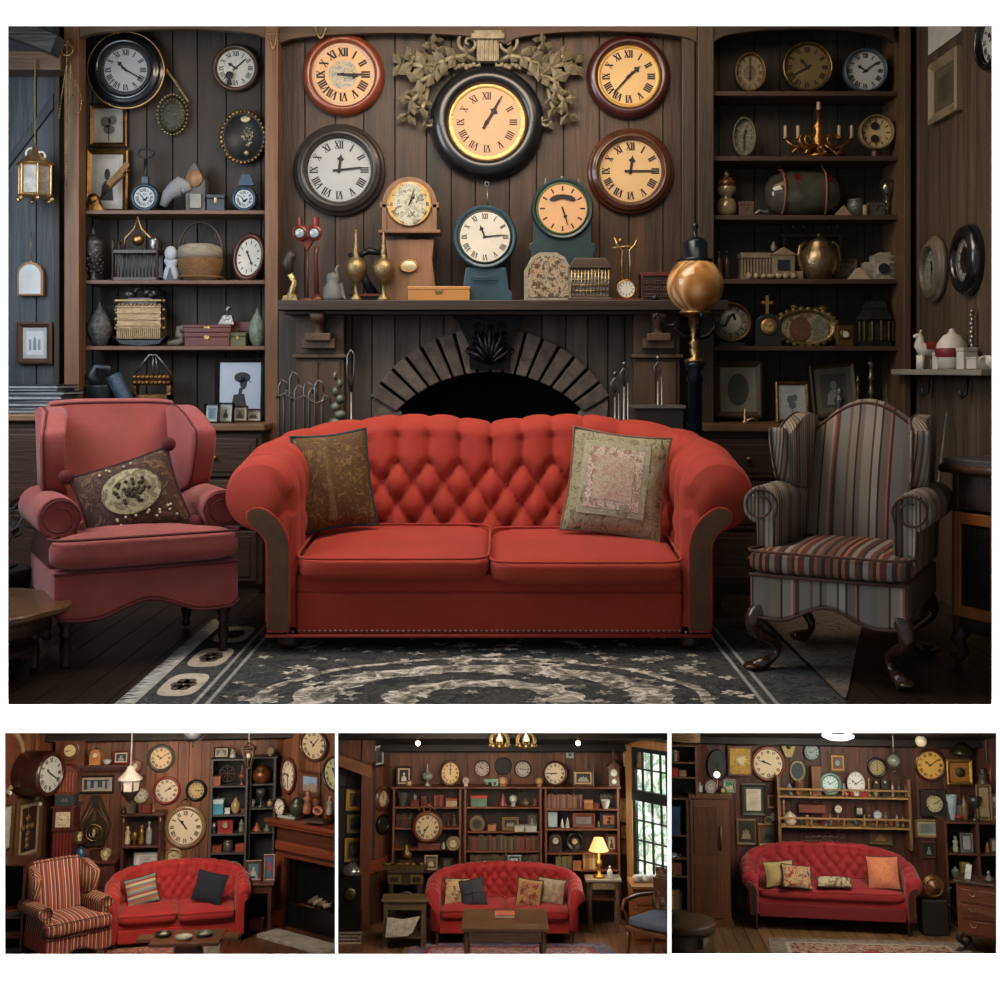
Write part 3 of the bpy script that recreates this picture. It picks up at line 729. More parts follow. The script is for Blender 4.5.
    for sg in (-1,1):
        for zz in (.02,.07,.13,.19): mb.tube([(sg*(w*.5+.03*cos(b)*(1-b/9)),-.07,fz(369,Y)+zz+.03+.025*sin(b)*(1-b/9)) for b in [k*.6 for k in range(12)]],[.008-.0004*k for k in range(12)],6)
    part(mb,'keystone_carving',bl,t,label='black carved leaf keystone')
    return t
fireplace()
# ================================================================ big furniture
redfab=mat('ab3420',.8,0,.12,3,.25,350,sheen=.08); redbase=redfab
sofa_brown=mat('5d3d22',.7,0,.25,12,.2,200); chrome=mat('b9b2a6',.3,.9,.1)
SOF=(fx(489.5,5.0),4.95,0.022)
camel_sofa('sofa','red button-tufted camelback sofa with rolled arms on the faded rug',SOF,0,s=.97,zsplit=.79,fab=redfab,panel=sofa_brown,feet=wood('3a2a1c',.35,.3),nail=chrome)
pinkfab=mat('9e4945',.8,0,.18,5,.5,260,sheen=.25); darkpip=mat('5b2024',.8,0,.2)
wing_chair('wing_chair','dusty red wing armchair with a fringed tapestry cushion on its seat',(-1.39,4.76,.022),.50,w=.74,d=.76,h=1.03,seat=.50,fab=pinkfab,piping=darkpip,legm=wood('2a1a12',.4,.3),arm_h=.66,bh=.14,legs='turned',top='flat',skirt=.22,fat=1.1,arm_r=.085)
st1=stripes('stripe_long',[(0,'8e8478'),(.09,'4a3a31'),(.11,'9c9285'),(.17,'2b2420'),(.19,'6b625a'),(.26,'b5624a'),(.275,'3a2c28'),(.30,'77706c'),(.40,'706b66'),(.46,'7d6f60'),(.56,'332823'),(.58,'8d7f6e'),(.66,'9d978e'),(.68,'a4503c'),(.70,'463a34'),(.74,'7c7670'),(.84,'6b5545'),(.87,'857a6c'),(.93,'2e2623'),(.95,'6f665d')],0,.40)
st2=stripes('stripe_side',[(0,'8e8478'),(.12,'33291f'),(.16,'9c9285'),(.26,'6a5038'),(.34,'a08e72'),(.42,'3a302a'),(.5,'726a62'),(.62,'8e5a40'),(.66,'4b4038'),(.78,'8d857a'),(.9,'6c6660')],1,.14)
st3=stripes('stripe_seat',[(0,'6a4234'),(.06,'35201a'),(.1,'7d5644'),(.16,'251a16'),(.2,'a4583a'),(.24,'3e2a24'),(.3,'8a7768'),(.36,'55302a'),(.42,'2c2220'),(.46,'8d8278'),(.52,'6c4034'),(.58,'352a27'),(.62,'9c6a4c'),(.66,'5e2c28'),(.74,'7b7068'),(.8,'3b2924'),(.86,'8b4f3c'),(.9,'54463e'),(.95,'271d1a')],0,.3)
wing_chair('wing_chair','striped grey and rust wing armchair with carved cabriole legs',(1.225,4.50,.022),-.5,w=.61,d=.74,h=1.035,seat=.455,fab=st1,fabside=st2,fabseat=st3,piping=mat('4a2d22',.7),legm=wood('3b2217',.25,.4,coat=.5),arm_h=.70,top='camel',skirt=.235,fat=.8,arm_r=.075)
# ---------------------------------------------------------------- rugs
def rugs():
    x0,x1,y0,y1=fx(207,5.18)-.0,fx(768,5.1),4.1,5.3
    dkb=patch('rug_field',['0f1114','222529','1a1d21','4c4b48','14171a','6f6c64','1c1a1a'],9,.95,1.5); 
    t=thing('area_rug','faded charcoal and cream patterned rug with fringe under the red sofa','rug',(0,0,.012)); 
    L0,L1=fx(140,4.25)+.0,fx(838,4.25); L0=-1.27; L1=1.21
    part(MB().box(L0,L1,4.15,5.62,0,.008),'rug_field',dkb,t)
    cream=patch('rug_cream',['cfc8bc','e0d8ca','8f887c','2c2a28','ccc3b4'],14,.95,1); grey=patch('rug_grey',['6e7072','4a4d50','8b8a86'],20,.95)
    mb=MB()
    for x in (L0+.20,L0+.245,L1-.30,L1-.255): mb.box(x,x+.014,4.15,5.62,.007,.0095)
    for y in (5.25,5.29): mb.box(L0+.2,L1-.3,y,y+.01,.007,.0095)
    part(mb,'border_lines',patch('rug_line',['b9b4a9','8e8c88','a7a297'],20,.95),t)
    # medallion rings and florets
    mb=MB(); cx,cy=-.06,4.20
    def ring(a,b,w,lob=0,n=96):
        vs=[];fs=[]
        for i in range(n):
            q=2*PI*i/n; k=1+lob*abs(sin(q*6)); 
            for s_ in (1,1-w): vs.append((cx+a*k*s_*cos(q),cy+b*k*s_*sin(q),.0105))
        for i in range(n): j=(i+1)%n; fs.append((2*i,2*i+1,2*j+1,2*j)[::-1])
        vs=[(max(L0+.27,min(L1-.32,x)),max(4.16,y),z) for x,y,z in vs]
        mb.add(vs,fs)
    ring(.80,.62,.05,.03); ring(.66,.50,.22,.05); ring(.34,.27,.35,.1)
    rd=random.Random(11)
    for i in range(150):
        x=rd.uniform(L0+.28,L1-.33); y=rd.uniform(4.18,5.22); r=rd.uniform(.012,.04); lob=rd.choice((3,4,5,6)); ph=rd.uniform(0,6)
        vs=[(x+r*(1+.45*sin(lob*q+ph))*cos(q),y+r*.9*(1+.45*sin(lob*q+ph))*sin(q),.0100+i*.000004) for q in [2*PI*k/20 for k in range(20)]]
        mb.add(vs,[tuple(range(20))])
    part(mb,'medallion',cream,t)
    mb=MB()
    for sx_ in (L0+.02,):
        for j in range(3):
            y=4.42+j*.42; vs=[(sx_+.085+.075*sgp(cos(q),.6),y+.16*sgp(sin(q),.6),.0102) for q in [2*PI*k/24 for k in range(24)]]; mb.add(vs,[tuple(range(24))])
    part(mb,'side_panels',patch('rug_panel',['a89c88','c2b8a6','8a7f70'],10,.95),t)
    fm_=patch('rug_flower',['3b3630','5d4a40','2a2a2a'],30,.95)
    for j in range(3):
        y=4.42+j*.42; mb=MB()
        for k in range(6): a=k*1.05; mb.add([(L0+.105+.04*cos(q)*(.6)+.025*cos(a),y+.08*sin(q)*.5+.05*sin(a),.0108) for q in [2*PI*k2/8 for k2 in range(8)]],[tuple(range(8))])
        part(mb,'panel_flower',fm_,t)
    mb=MB(); rd=random.Random(2)
    y=4.16
    while y<5.6:
        mb.tube([(L0,y,.004),(L0-.03,y+rd.uniform(-.01,.01),.006),(L0-.075,y+rd.uniform(-.02,.02),.003)],[.004,.003,.002],4); y+=.012
    part(mb,'fringe',mat('c9c5bd',.9,0,.2),t)
    t2=thing('area_rug','brown and slate patterned rug edge under the striped armchair','rug',(0,0,.013))
    part(MB().prism([(L1+.02,0),(L1+.62,0),(L1+.12,1)],0,.006) if False else MB().add([(1.215,4.26,.006),(1.24,5.9,.006),(1.80,5.9,.006),(1.22+.01,4.26,.006),(1.215,4.26,0),(1.24,5.9,0),(1.8,5.9,0),(1.225,4.26,0)],[(0,3,2,1),(0,4,7,3),(3,7,6,2)]),'rug_field',patch('rug2',['3b342f','5c5048','77695c','2c2c30','6b4f42'],14,.95,1.5),t2)
rugs()
# ================================================================ small things: builders
PF={'urn':[(.35,0),(.5,.03),(.3,.08),(.55,.2),(.85,.4),(1,.55),(.95,.66),(.98,.68),(.8,.74),(.5,.82),(.2,.86),(.25,.9),(.12,.95),(0,1)],
 'pine':[(.3,0),(.5,.03),(.85,.2),(1,.36),(.9,.5),(.6,.66),(.3,.8),(.12,.9),(.06,.96),(0,1)],
 'egg':[(.4,0),(.6,.02),(.9,.2),(1,.42),(.85,.62),(.45,.78),(.2,.88),(.1,.96),(0,1)],
 'bottle':[(.7,0),(.9,.03),(1,.1),(1,.55),(.8,.68),(.3,.75),(.28,.88),(.4,.9),(.4,1),(0,1)],
 'perfume':[(.5,0),(.9,.08),(1,.2),(.85,.36),(.4,.42),(.85,.5),(.95,.6),(.7,.72),(.25,.78),(.2,.86),(.3,.9),(.12,1),(0,1)],
 'oil':[(.55,0),(.6,.03),(.2,.1),(.15,.2),(.35,.26),(.9,.34),(1,.44),(1,.5),(.75,.58),(.3,.62),(.25,.68),(.28,.7),(.18,.74),(.22,.8),(.14,.84),(.18,.92),(.1,.96),(.12,1),(0,1)],
 'goblet':[(.7,0),(.75,.03),(.2,.1),(.15,.35),(.3,.42),(.2,.48),(.7,.6),(.95,.75),(1,1),(.92,1),(.85,.78),(0,.62)],
 'stick':[(1,0),(1,.03),(.4,.07),(.3,.12),(.6,.2),(.3,.26),(.25,.4),(.55,.45),(.3,.5),(.28,.62),(.6,.66),(.3,.72),(.3,.85),(.7,.9),(.4,.93),(.4,1),(0,1)],
 'cone':[(1,0),(.95,.05),(.7,.35),(.4,.68),(.15,.92),(0,1)],
 'bowl':[(.5,0),(.55,.05),(.8,.4),(1,.95),(1,1),(.94,.97),(.7,.4),(0,.2)],
 'pot':[(.6,0),(.7,.03),(.95,.25),(1,.45),(.9,.62),(.6,.74),(.62,.78),(.3,.88),(.1,.92),(.14,.97),(0,1)],
 'jar':[(.8,0),(1,.05),(1,.75),(.85,.85),(.9,.87),(.9,.97),(.6,1),(0,1)],
 'globe':[(.4,0),(.5,.04),(.3,.08),(.6,.14),(.95,.35),(1,.55),(.9,.75),(.55,.92),(.2,.97),(0,1)],
 'torso':[(.6,0),(.9,.08),(.8,.3),(.55,.5),(.8,.62),(.75,.7),(.3,.75),(.42,.82),(.45,.9),(.3,.98),(0,1)],
 'bell':[(1,0),(1,.06),(.85,.12),(.8,.5),(.5,.75),(.2,.82),(.2,.9),(.1,1),(0,1)]}
def lathed(name,label,cat,box,zb,Y,prof,m,n=20,group=None,extra=None,sy=1,loc=None,wh=None):
    """turned object; box=(px0,px1,py_top) of its outline in the view"""
    if loc is None: x,w,h=fit(*box,zb,Y); loc=(x,Y,zb+.0005)
    else: w,h=wh
    mb=MB(); mb.lathe([(r*w/2,z*h) for r,z in PF[prof]],n,0,None,True,1,sy)
    if extra is None: return solo(mb,name,m,label,cat,loc,group=group)
    t=thing(name,label,cat,loc,0,group); part(mb,'body',m,t); extra(t,w,h); return t
def standing_clock(name,label,box,zb,Y,shape,case,dial,ink,hands,fr=.8,fzr=.6,d=.1,inner=None,small=False,style='roman',extra=None,loc=None,wh=None,rz=0,group=None,cat='clock',fm=None):
    if loc is None: x,w,h=fit(*box,zb,Y); loc=(x,Y,zb+.0005)
    else: w,h=wh
    t=thing(name,label,cat,loc,rz,group); mb=MB(); H=w/2
    if shape=='arch':
        n=16; poly=[(-H,0),(H,0),(H,h-H)]+[(H*cos(PI*i/n),h-H+H*sin(PI*i/n)) for i in range(1,n+1)]
        mb.prism(poly,-d/2,d/2); mb.box(-H*1.12,H*1.12,-d*.6,d*.6,0,.04*h)
    elif shape=='box':
        mb.box(-H,H,-d/2,d/2,0,h); mb.box(-H*1.1,H*1.1,-d*.6,d*.6,0,.06*h); mb.box(-H*1.1,H*1.1,-d*.6,d*.6,h*.95,h)
    elif shape=='round':
        r=H; mb.lathe([(0,-d/2),(r*.9,-d/2),(r,-d*.3),(r,d*.3),(r*.9,d/2),(r*.82,d*.35),(r*.8,d*.3)],28,0,Matrix.Translation((0,0,h-r))@FRONT); mb.box(-H*.5,H*.5,-d/2,d/2,0,max(.02*h,h-2*r+.1*r))
    part(mb,'case',case,t,.003 if not small else 0)
    dr=H*fr; zc=h-H if shape in('arch','round') else h*fzr; yy=-d/2-.001 if shape!='round' else -d*.3-.002
    g=bpy.data.objects.new('face',mesh(MB().lathe([(0,0),(dr*1.1,0),(dr*1.12,.006),(dr*1.0,.01),(0,.003)],28,0,FRONT),'face',inner or case)); link(g,t); g.location=(0,yy,zc)
    mb=MB(); mb.lathe([(dr,0),(dr,.0015),(0,.0015)],28,0,Matrix.Translation((0,-.006,0))@FRONT,False); part(mb,'dial',dial,g)
    mb=MB(); numerals(mb,dr*.9,dr*.24,dr*.2,style,0,-.0085)
    if hands: handp(mb,dr*.5,dr*.1,hands[0],.1,-.01); handp(mb,dr*.75,dr*.07,hands[1],.1,-.012,False)
    part(mb,'numerals_and_hands',ink,g)
    if extra: extra(t,w,h)
    return t
def chest(name,label,cat,box,zb,Y,m,d=.1,trim=None,feet=False,lid=.25,group=None,loc=None,wh=None,rz=0):
    if loc is None: x,w,h=fit(*box,zb,Y); loc=(x,Y,zb+.0005)
    else: w,h=wh
    t=thing(name,label,cat,loc,rz,group)
    part(MB().box(-w/2,w/2,-d/2,d/2,.0,h*(1-lid)),'body',m,t,min(.003,h*.05)); part(MB().box(-w/2-.003,w/2+.003,-d/2-.003,d/2+.003,h*(1-lid),h),'lid',trim or m,t,min(.004,h*.08))
    part(MB().box(-w*.06,w*.06,-d/2-.006,-d/2,h*.5,h*.78),'clasp',brass,t)
    return t
def books_lying(names,label,x,Y,z,specs,group=None,cat='book',w=.2,d=.15):
    for i,(c,th) in enumerate(specs):
        mb=MB(); mb.box(-w/2,w/2,-d/2,d/2,0,th*.15); mb.box(-w/2,w/2,-d/2,d/2,th*.85,th); mb.box(-w/2,-w/2+.004,-d/2,d/2,th*.15,th*.85); mb.box(-w/2+.004,w/2-.006,-d/2+.005,d/2-.005,th*.15,th*.85,1)
        solo(mb,names,[mat(c,.5),mat('a79f8e',.8)],label[i] if isinstance(label,list) else label,cat,(x,Y,z),random.Random(i).uniform(-.08,.08),group,.001); z+=th+.0005
    return z
ivory=mat('c9c2b4',.55,0,.12,4); tan=mat('d9a878',.55,0,.08,3); ink=mat('14110f',.6,0,.1); greyd=mat('a9abad',.5,0,.1,3); cream=mat('c9b795',.6,0,.12,4); aged=mat('a3946f',.65,0,.25,6)
silver=mat('8f8d88',.35,.9,.3,20,.3,60); pewter=mat('5c5c5c',.45,.8,.5,30,.6,60); bronze=mat('6e5330',.4,.85,.5,25,.4,60); glass=mat('d8dcd8',.06,0,.05,trans=.9); lead=mat('31363c',.4,.6,.4,20)
redlac=mat('5a2620',.4,0,.3,10,coat=.3); chainm=gold('9c8a63',.4); porc=mat('cfcac0',.4,0,.12,9)
# ---- hanging things at the left
def chain(mb,p0,p1,n,r,sag=0):
    for i in range(n+1):
        t=i/n; p=Vector(p0).lerp(Vector(p1),t); p.z-=sag*sin(PI*t); mb.sph(p,(r,r,r*1.3),6,k=4)
Y=6.32
t=thing('hanging_lantern','small gilt hexagonal lantern hanging on a chain at the far left','lantern',(fx(35,Y),Y,fz(202,Y)))
w=fx(54,Y)-fx(16,Y); h=fz(145,Y)-fz(202,Y)
mb=MB(); mb.lathe([(w*.42,h*.08),(w*.5,h*.1),(w*.42,h*.14)],6); mb.lathe([(w*.42,h*.62),(w*.52,h*.66),(w*.4,h*.72),(w*.12,h*.86),(w*.05,h)],6)
for i in range(6): a=i*PI/3; mb.tube([(w*.42*cos(a),w*.42*sin(a),h*.1),(w*.42*cos(a),w*.42*sin(a),h*.65)],w*.035,6); mb.sph((w*.44*cos(a),w*.44*sin(a),h*.04),w*.07,8,k=6)
part(mb,'frame',gold('c9a878',.35,.3),t,.002)
mb=MB(); mb.lathe([(w*.38,h*.12),(w*.38,h*.62)],6,sm=False); part(mb,'glass_panes',mat('a9a296',.15,0,.5,20,trans=.3),t)
mb=MB(); mb.torus(w*.14,w*.03,14,6,X=TX(-w*.1,0,h*.85)); mb.torus(w*.12,w*.03,14,6,X=TX(w*.15,0,h*.8)); part(mb,'finial',porc,t)
mb=MB(); chain(mb,(0,0,h),(0,0,fz(60,Y)-fz(202,Y)),44,.0055); part(mb,'chain',chainm,t)
Y=6.38
for (lab,pts,r) in (('long gold bead strand hanging from the post hook',[(67,45),(66,185)],.006),('looped bead necklace beside the long gold bead strand',[(70,68),(74,78),(82,98),(80,112),(76,114),(73,95),(70,70)],.005),('thin double bead strand left of the long gold one',[(66,68),(61,100),(59,118)],.005)):
    mb=MB(); 
    for a,b in zip(pts[:-1],pts[1:]):
        L_=math.dist(a,b); chain(mb,(fx(a[0],Y),Y,fz(a[1],Y)),(fx(b[0],Y),Y,fz(b[1],Y)),max(2,int(L_/2.6)),r)
        if r>.0055: chain(mb,(fx(a[0],Y)+.02,Y,fz(a[1],Y)-.1),(fx(b[0],Y)+.016,Y,fz(b[1],Y)+.35),30,r*.8)
    solo(mb,'bead_strand',chainm,lab,'bead strand',group=None)
mb=MB(); mb.torus(.03,.006,16,6,X=TX(fx(67,Y),Y,fz(50,Y))); mb.tube([(fx(67,Y),Y+.06,fz(36,Y)),(fx(67,Y),Y,fz(42,Y))],.006); solo(mb,'wall_hook',chainm,'metal ring hook at the top of the left post','hook')
for (p,lab) in ((273,'short gold bead loop hanging at the top of the post beside the red-rimmed clock'),(320,'short gold bead garland hanging at the top edge over the red-rimmed clock')):
    mb=MB(); chain(mb,(fx(p-5,6.44 if p<300 else 6.49),6.44 if p<300 else 6.49,fz(24,6.44)),(fx(p+5,6.44),6.44 if p<300 else 6.49,fz(24,6.44)),22,.006,.13 if p<300 else .06); solo(mb,'bead_garland',chainm,lab,'bead garland')
# arch mirror and frame on left plank wall
Y=6.5
t=thing('arched_mirror','small arched mirror in a thin wooden frame on the blue wall','mirror',(fx(32,Y),Y,fz(296,Y))); w=fx(45,Y)-fx(19,Y); h=fz(262,Y)-fz(296,Y); H=w/2
arc=lambda H,h,b=0:[(-H,b),(H,b),(H,h-H)]+[(H*cos(PI*i/14),h-H+H*sin(PI*i/14)) for i in range(1,15)]
part(MB().prism(arc(H,h),-.03,0),'frame',wood('8a6440',.4,.3),t,.003); part(MB().prism([(x,z+.01) for x,z in arc(H*.82,h*.86)],-.032,-.02),'mirror_glass',mat('b9bfc2',.25,0,.15,6),t)
mb=MB(); mb.sph((0,-.015,h),.008); mb.tube([(0,-.015,h),(0,-.01,h+.17)],.0025,5); part(mb,'hanging_cord',chainm,t)
framed('picture_frame','dark wooden frame with a pale arch print on the blue wall',(fx(35.5,Y),Y,fz(364,Y)),fx(53,Y)-fx(18,Y),fz(322,Y)-fz(364,Y),wood('4a3528',.4,.3),mat('a6a9aa'),mat('c3c9cc',.5,0,.1),.16,motif='arch',mm=mat('7f878d'))
z=fz(414,6.0)+.001
for i,(c,th,dx) in enumerate((('20242a',.02,0),('b8bcc0',.012,.01),('2c3138',.022,-.01),('8d949c',.01,.02),('343a44',.024,.0),('1b1e22',.02,-.02),('6b7480',.01,.02),('23272e',.02,.01))):
    x1=fx(60,6.05)-dx; mb=MB(); mb.box(-.5,0,-.14,.14,0,th*.2); mb.box(-.5,0,-.14,.14,th*.8,th); mb.box(-.49,-.005,-.135,.135,th*.2,th*.8,1)
    solo(mb,'magazine',[mat(c,.35),mat('9aa0a6',.6)],['flat dark magazine lying lowest in the stack at the left edge','pale magazine second from the bottom of the stack at the left edge','black binder lying low in the stack at the left edge','thin grey magazine in the middle of the stack at the left edge','slate blue binder in the middle of the stack at the left edge','glossy black book near the top of the stack at the left edge','thin blue-grey magazine just under the top of the left edge stack','dark book lying topmost on the stack at the left edge'][i],'magazine',(x1,6.2,z),.03*(-1)**i,'stack of magazines at the left edge',.001); z+=th+.0008
# ---- left alcove, upper zone (hanging on the back boards)
Yb=6.78
def wc(name,label,px,py,pr,*a,Y=6.575,**k): return round_clock(name,label,(fx(px,Y),Y,fz(py,Y)),pr/FPX*Y,*a,**k)
blackm=mat('15161a',.25,0,.3,8,coat=.5)
ob=wc('wall_clock','large black wall clock with grey roman dial and thin gold edge, top left',127,71,38.5,blackm,mat('9fa3a5',.5,0,.1,3),ink,hm(10.2,20),Y=6.72,dr=.62,rimp='step',bold=1.2,inner=mat('3a3a3c',.4,.4,.5,40,.6,80),depth=.06)
mb=MB(); mb.torus(38/FPX*6.72,.0065,48,8,X=TX(0,-.02,0)); part(mb,'gold_edge',gold('c09860',.35,.2),ob)
ob=wc('wall_clock','small round wall clock with white dial and dark keyhole, upper left alcove',236.5,69,23.5,wood('4a3626',.35,.3),mat('c8c4bb',.5,0,.1),ink,hm(10,8),Y=6.78,dr=.8,rimp='thin',style='roman',numr=.9,numw=.24)
mb=MB(); mb.sph((-.03,-.045,-.045),(.022,.004,.022),12); mb.prism([(-.05,-.1),(-.015,-.1),(-.03,-.05)],-.046,-.04); part(mb,'keyhole',ink,ob)
framed('picture_frame','gilt frame with a faded plant print, upper of the two left alcove frames',(fx(108.5,6.78),6.79,fz(147,6.78)),fx(128,6.78)-fx(90,6.78),fz(104,6.78)-fz(147,6.78),gold('6b4a2c',.4),None,mat('98948a',.6,0,.3,12),.12,motif='plant',mm=mat('55524c'))
framed('picture_frame','gilt frame with black and white figure print, standing on the top left shelf',(fx(109,6.78),6.75,SL['L0']+.001),fx(131,6.78)-fx(89,6.78),fz(150,6.78)-SL['L0'],gold('7a5a34',.4),mat('a9a69e'),mat('b9b7b0',.5,0,.2),.13,motif='bust',mm=mat('2b2b2b'),rx=-.05)
# beaded medallion with chain
Y=6.76
t=thing('beaded_medallion','oval beaded medallion hanging on a gold chain beside the black clock','ornament',(fx(173,Y),Y,fz(115,Y))); a_,b_=15/FPX*Y,20/FPX*Y
mb=MB()
for k in range(30): q=2*PI*k/30; mb.sph((a_*cos(q),-.012,b_*sin(q)),.009,8,k=5)
for k in range(22): q=2*PI*k/22; mb.sph((a_*.74*cos(q),-.014,b_*.74*sin(q)),.006,6,k=4)
part(mb,'bead_border',gold('8e8360',.4),t)
mb=MB(); mb.lathe([(0,0),(.95,0),(.9,.014),(.5,.016),(0,.02)],24,0,Matrix.Diagonal((a_*.95,1,b_*.95,1))@FRONT); part(mb,'backing',mat('3d3a2c',.5,.3,.5,20,.6,60),t)
mb=MB(); chain(mb,(fx(167,Y)-fx(173,Y),0,fz(70,Y)-fz(115,Y)),(fx(188,Y)-fx(173,Y),0,fz(101,Y)-fz(115,Y)),24,.007); chain(mb,(fx(167,Y)-fx(173,Y),0,fz(72,Y)-fz(115,Y)),(fx(176,Y)-fx(173,Y),0,fz(82,Y)-fz(115,Y)),8,.007); part(mb,'chain',chainm,t)
# oval tray-like ornament
t=thing('oval_plaque','dark oval plaque with ornate gilt beaded rim, right side of the left alcove','plaque',(fx(244,Y),Y,fz(138,Y))); a_,b_=22/FPX*Y,26/FPX*Y
mb=MB(); mb.lathe([(0,0),(1,0),(1,.02),(.9,.03),(.86,.015),(0,.012)],32,0,Matrix.Diagonal((a_,1,b_,1))@FRONT); part(mb,'plate',mat('26282a',.45,.2,.5,10),t)
mb=MB(); rd=random.Random(1)
for k in range(34): q=2*PI*k/34; mb.sph((a_*.98*cos(q),-.025,b_*.98*sin(q)),rd.uniform(.009,.015),7,k=5)
part(mb,'gilt_rim',gold('a08050',.4),t)
mb=MB()
for k in range(34): q=rd.uniform(0,6.3); rr=rd.uniform(0,1)**.5; mb.sph((a_*(.2+.25*rr*cos(q)),-.018,b_*(.05+.42*rr*sin(q))),.007,6,k=4)
mb.sph((a_*.15,-.018,-b_*.6),.018); mb.sph((a_*.1,-.018,b_*.7),(.03,.006,.02))
part(mb,'flower_motif',gold('b7ad8c',.5),t)
# top shelf of left alcove
z=SL['L0']; Y=6.65
x,w,h=fit(82,106,158,z,Y); t=thing('brass_weathervane','brass compass stand with crossed feather pointer on the top left shelf','ornament',(x,Y,z+.0005))
mb=MB(); mb.prism([(-w*.5,0),(w*.5,0),(w*.12,.09),(-w*.12,.09)],-.03,.03); mb.sph((0,-.01,.07),(.035,.03,.035)); part(mb,'base',gold('8a6030',.35),t,.004)
mb=MB(); mb.tube([(-w*.4,0,.05),(-w*.42,0,h)],.005,6); mb.tube([(w*.1,0,.06),(w*1.5,0,h*.78)],[.004,.014,][:1]*1+[.012] if False else .006,6); mb.prism([(w*.5,.16),(w*.7,.14),(w*1.5,.26),(w*1.4,.29)],-.004,.004); part(mb,'arrow',gold('5c4428',.4),t)
def rclock_stand(label,box,zb,Y,case,stem,dialm,grp=None):
    x,w,h=fit(*box,zb,Y); t=thing('table_clock',label,'clock',(x,Y,zb+.0005)); r=w/2
    mb=MB(); mb.lathe([(0,0),(r,0),(r,.02),(r*.9,.04),(r*.72,.035),(r*.7,.028)],28,0,Matrix.Translation((0,.01,r))@FRONT); part(mb,'case',case,t)
    g=bpy.data.objects.new('dial',mesh(MB().lathe([(r*.7,0),(r*.7,.002),(0,.002)],28,0,FRONT,False),'dial',dialm)); link(g,t); g.location=(0,-.019,r)
    mb=MB(); numerals(mb,r*.6,r*.2,r*.18,'roman',0,-.004); rd=random.Random(3)
    for k in range(9): seg(mb,rd.uniform(-.3,.3)*r,rd.uniform(-.3,.3)*r,rd.uniform(-.3,.3)*r,rd.uniform(-.3,.3)*r,r*.06,None,0,-.004)
    part(mb,'numerals',ink,g)
    if stem:
        mb=MB(); mb.tube([(0,0,2*r-.01),(0,0,h-.07)],.01,8); mb.torus(.042,.009,20,8,X=TX(0,0,h-.035)@Matrix.Diagonal((1,1,.62,1))); mb.cbox(0,0,2*r-.005,.035,.03,.04); part(mb,'ring_handle',lead,t)
    return t
rclock_stand('round blue-rimmed clock with tall ring handle on the top left shelf',(131,160,147),z,6.65,mat('2c3c4a',.35,.3,.3),True,mat('b4bcc2',.5,0,.1))
o=rclock_stand('oval blue-rimmed clock with loop top at the right end of top left shelf',(232,258,176),z,6.65,mat('2e4256',.35,.3,.3),False,mat('c3cbd1',.5,0,.1))
mb=MB(); mb.prism([(-.04,.15),(.05,.15),(.03,.21),(-.02,.21)],-.0,.03); part(mb,'top_piece',mat('2e4256',.35,.3,.3),o)
x,w,h=fit(183,207,163,z,6.67); t=thing('figurine_clock','grey church-shaped clock with a round wooden dial on the top left shelf','clock',(x,6.67,z+.0005))
part(MB().prism([(-w*.3,0),(w*.5,0),(w*.5,h*.6),(w*.3,h*.8),(w*.05,h),(-w*.25,h*.8),(-w*.35,h*.6)],-.04,.04),'case',mat('55534f',.6,0,.4,20,.5,50),t,.004)
mb=MB(); mb.lathe([(0,0),(.048,0),(.045,.012),(0,.014)],20,0,TX(w*.05,-.04,h*.66)@FRONT); part(mb,'dial',wood('8b6a4a',.5),t); mb=MB(); mb.box(-w*.1,w*.35,-.055,-.04,.02,h*.35); part(mb,'door',mat('8a8780',.5),t)
x,w,h=fit(163,188,183,z,6.63); mb=MB(); mb.tube([(-w*.5,0,.02),(-w*.3,0,.08),(0,0,h*.7),(w*.2,0,h*.9),(w*.4,0,h*.8),(w*.5,0,.1)],[.02,.035,.05,.045,.035,.03],10); solo(mb,'seal_figurine',mat('8d8f92',.6,0,.2),'pale grey curved animal figurine beside the church-shaped clock','figurine',(x,6.63,z+.012))
chest('trinket_box','small dark box with odds and ends beside the blue oval clock','box',(208,226,195),z,6.65,lead,.07)
# second shelf left
z=SL['L1']
def urnx(t,w,h):
    mb=MB()
    for k in range(40): a=k*2.4; zz=.15+.35*(k/40); mb.sph((w*.44*cos(a)*(.75+.5*(zz-.1)),w*.44*sin(a)*(.75+.5*(zz-.1)),h*zz),.011,6,k=4)
    part(mb,'raised_bosses',pewter,t)
lathed('lidded_urn','dark pewter lidded urn at the left end of the middle left shelf','urn',(81,105,226),z,6.65,'urn',pewter,extra=urnx)
x,w,h=fit(115,161,250,z,6.65); t=thing('desk_organizer','dark wooden railed rack with a brass bell arch on the middle left shelf','rack',(x,6.65,z+.0005)); dkw=wood('2c2019',.4,.4,ax='x')
mb=MB(); mb.box(-w/2,w/2,-.06,.06,0,.02); mb.box(-w/2,w/2,-.06,.06,.15,.17); mb.box(-w/2,w/2,.04,.06,.02,.15)
for sx in (-1,1):
    for sy in (-1,1): mb.lathe([(.008,0),(.008,.17),(.012,.19),(.008,.2),(.012,.22),(0,.235)],8,0,TX(sx*w*.48,sy*.055,0))
part(mb,'frame',dkw,t,.002); mb=MB()
for i in range(12): mb.tube([(-w*.42+w*.84*i/11,-.05,.02),(-w*.42+w*.84*i/11,-.05,.15)],.004,5)
part(mb,'spindles',pewter,t); mb=MB(); mb.tube([(-.08,0,.17),(-.07,0,.24),(-.02,0,.29),(0,0,.36),(.02,0,.29),(.07,0,.24),(.08,0,.17)],.008,6); mb.sph((0,0,.23),.035); part(mb,'bell_arch',gold(),t)
mb=MB(); mb.lathe([(.03,0),(.035,.01),(.035,.06),(.03,.07),(0,.07)],12,0,TX(w*.36,0,.17)); part(mb,'cup',silver,t)
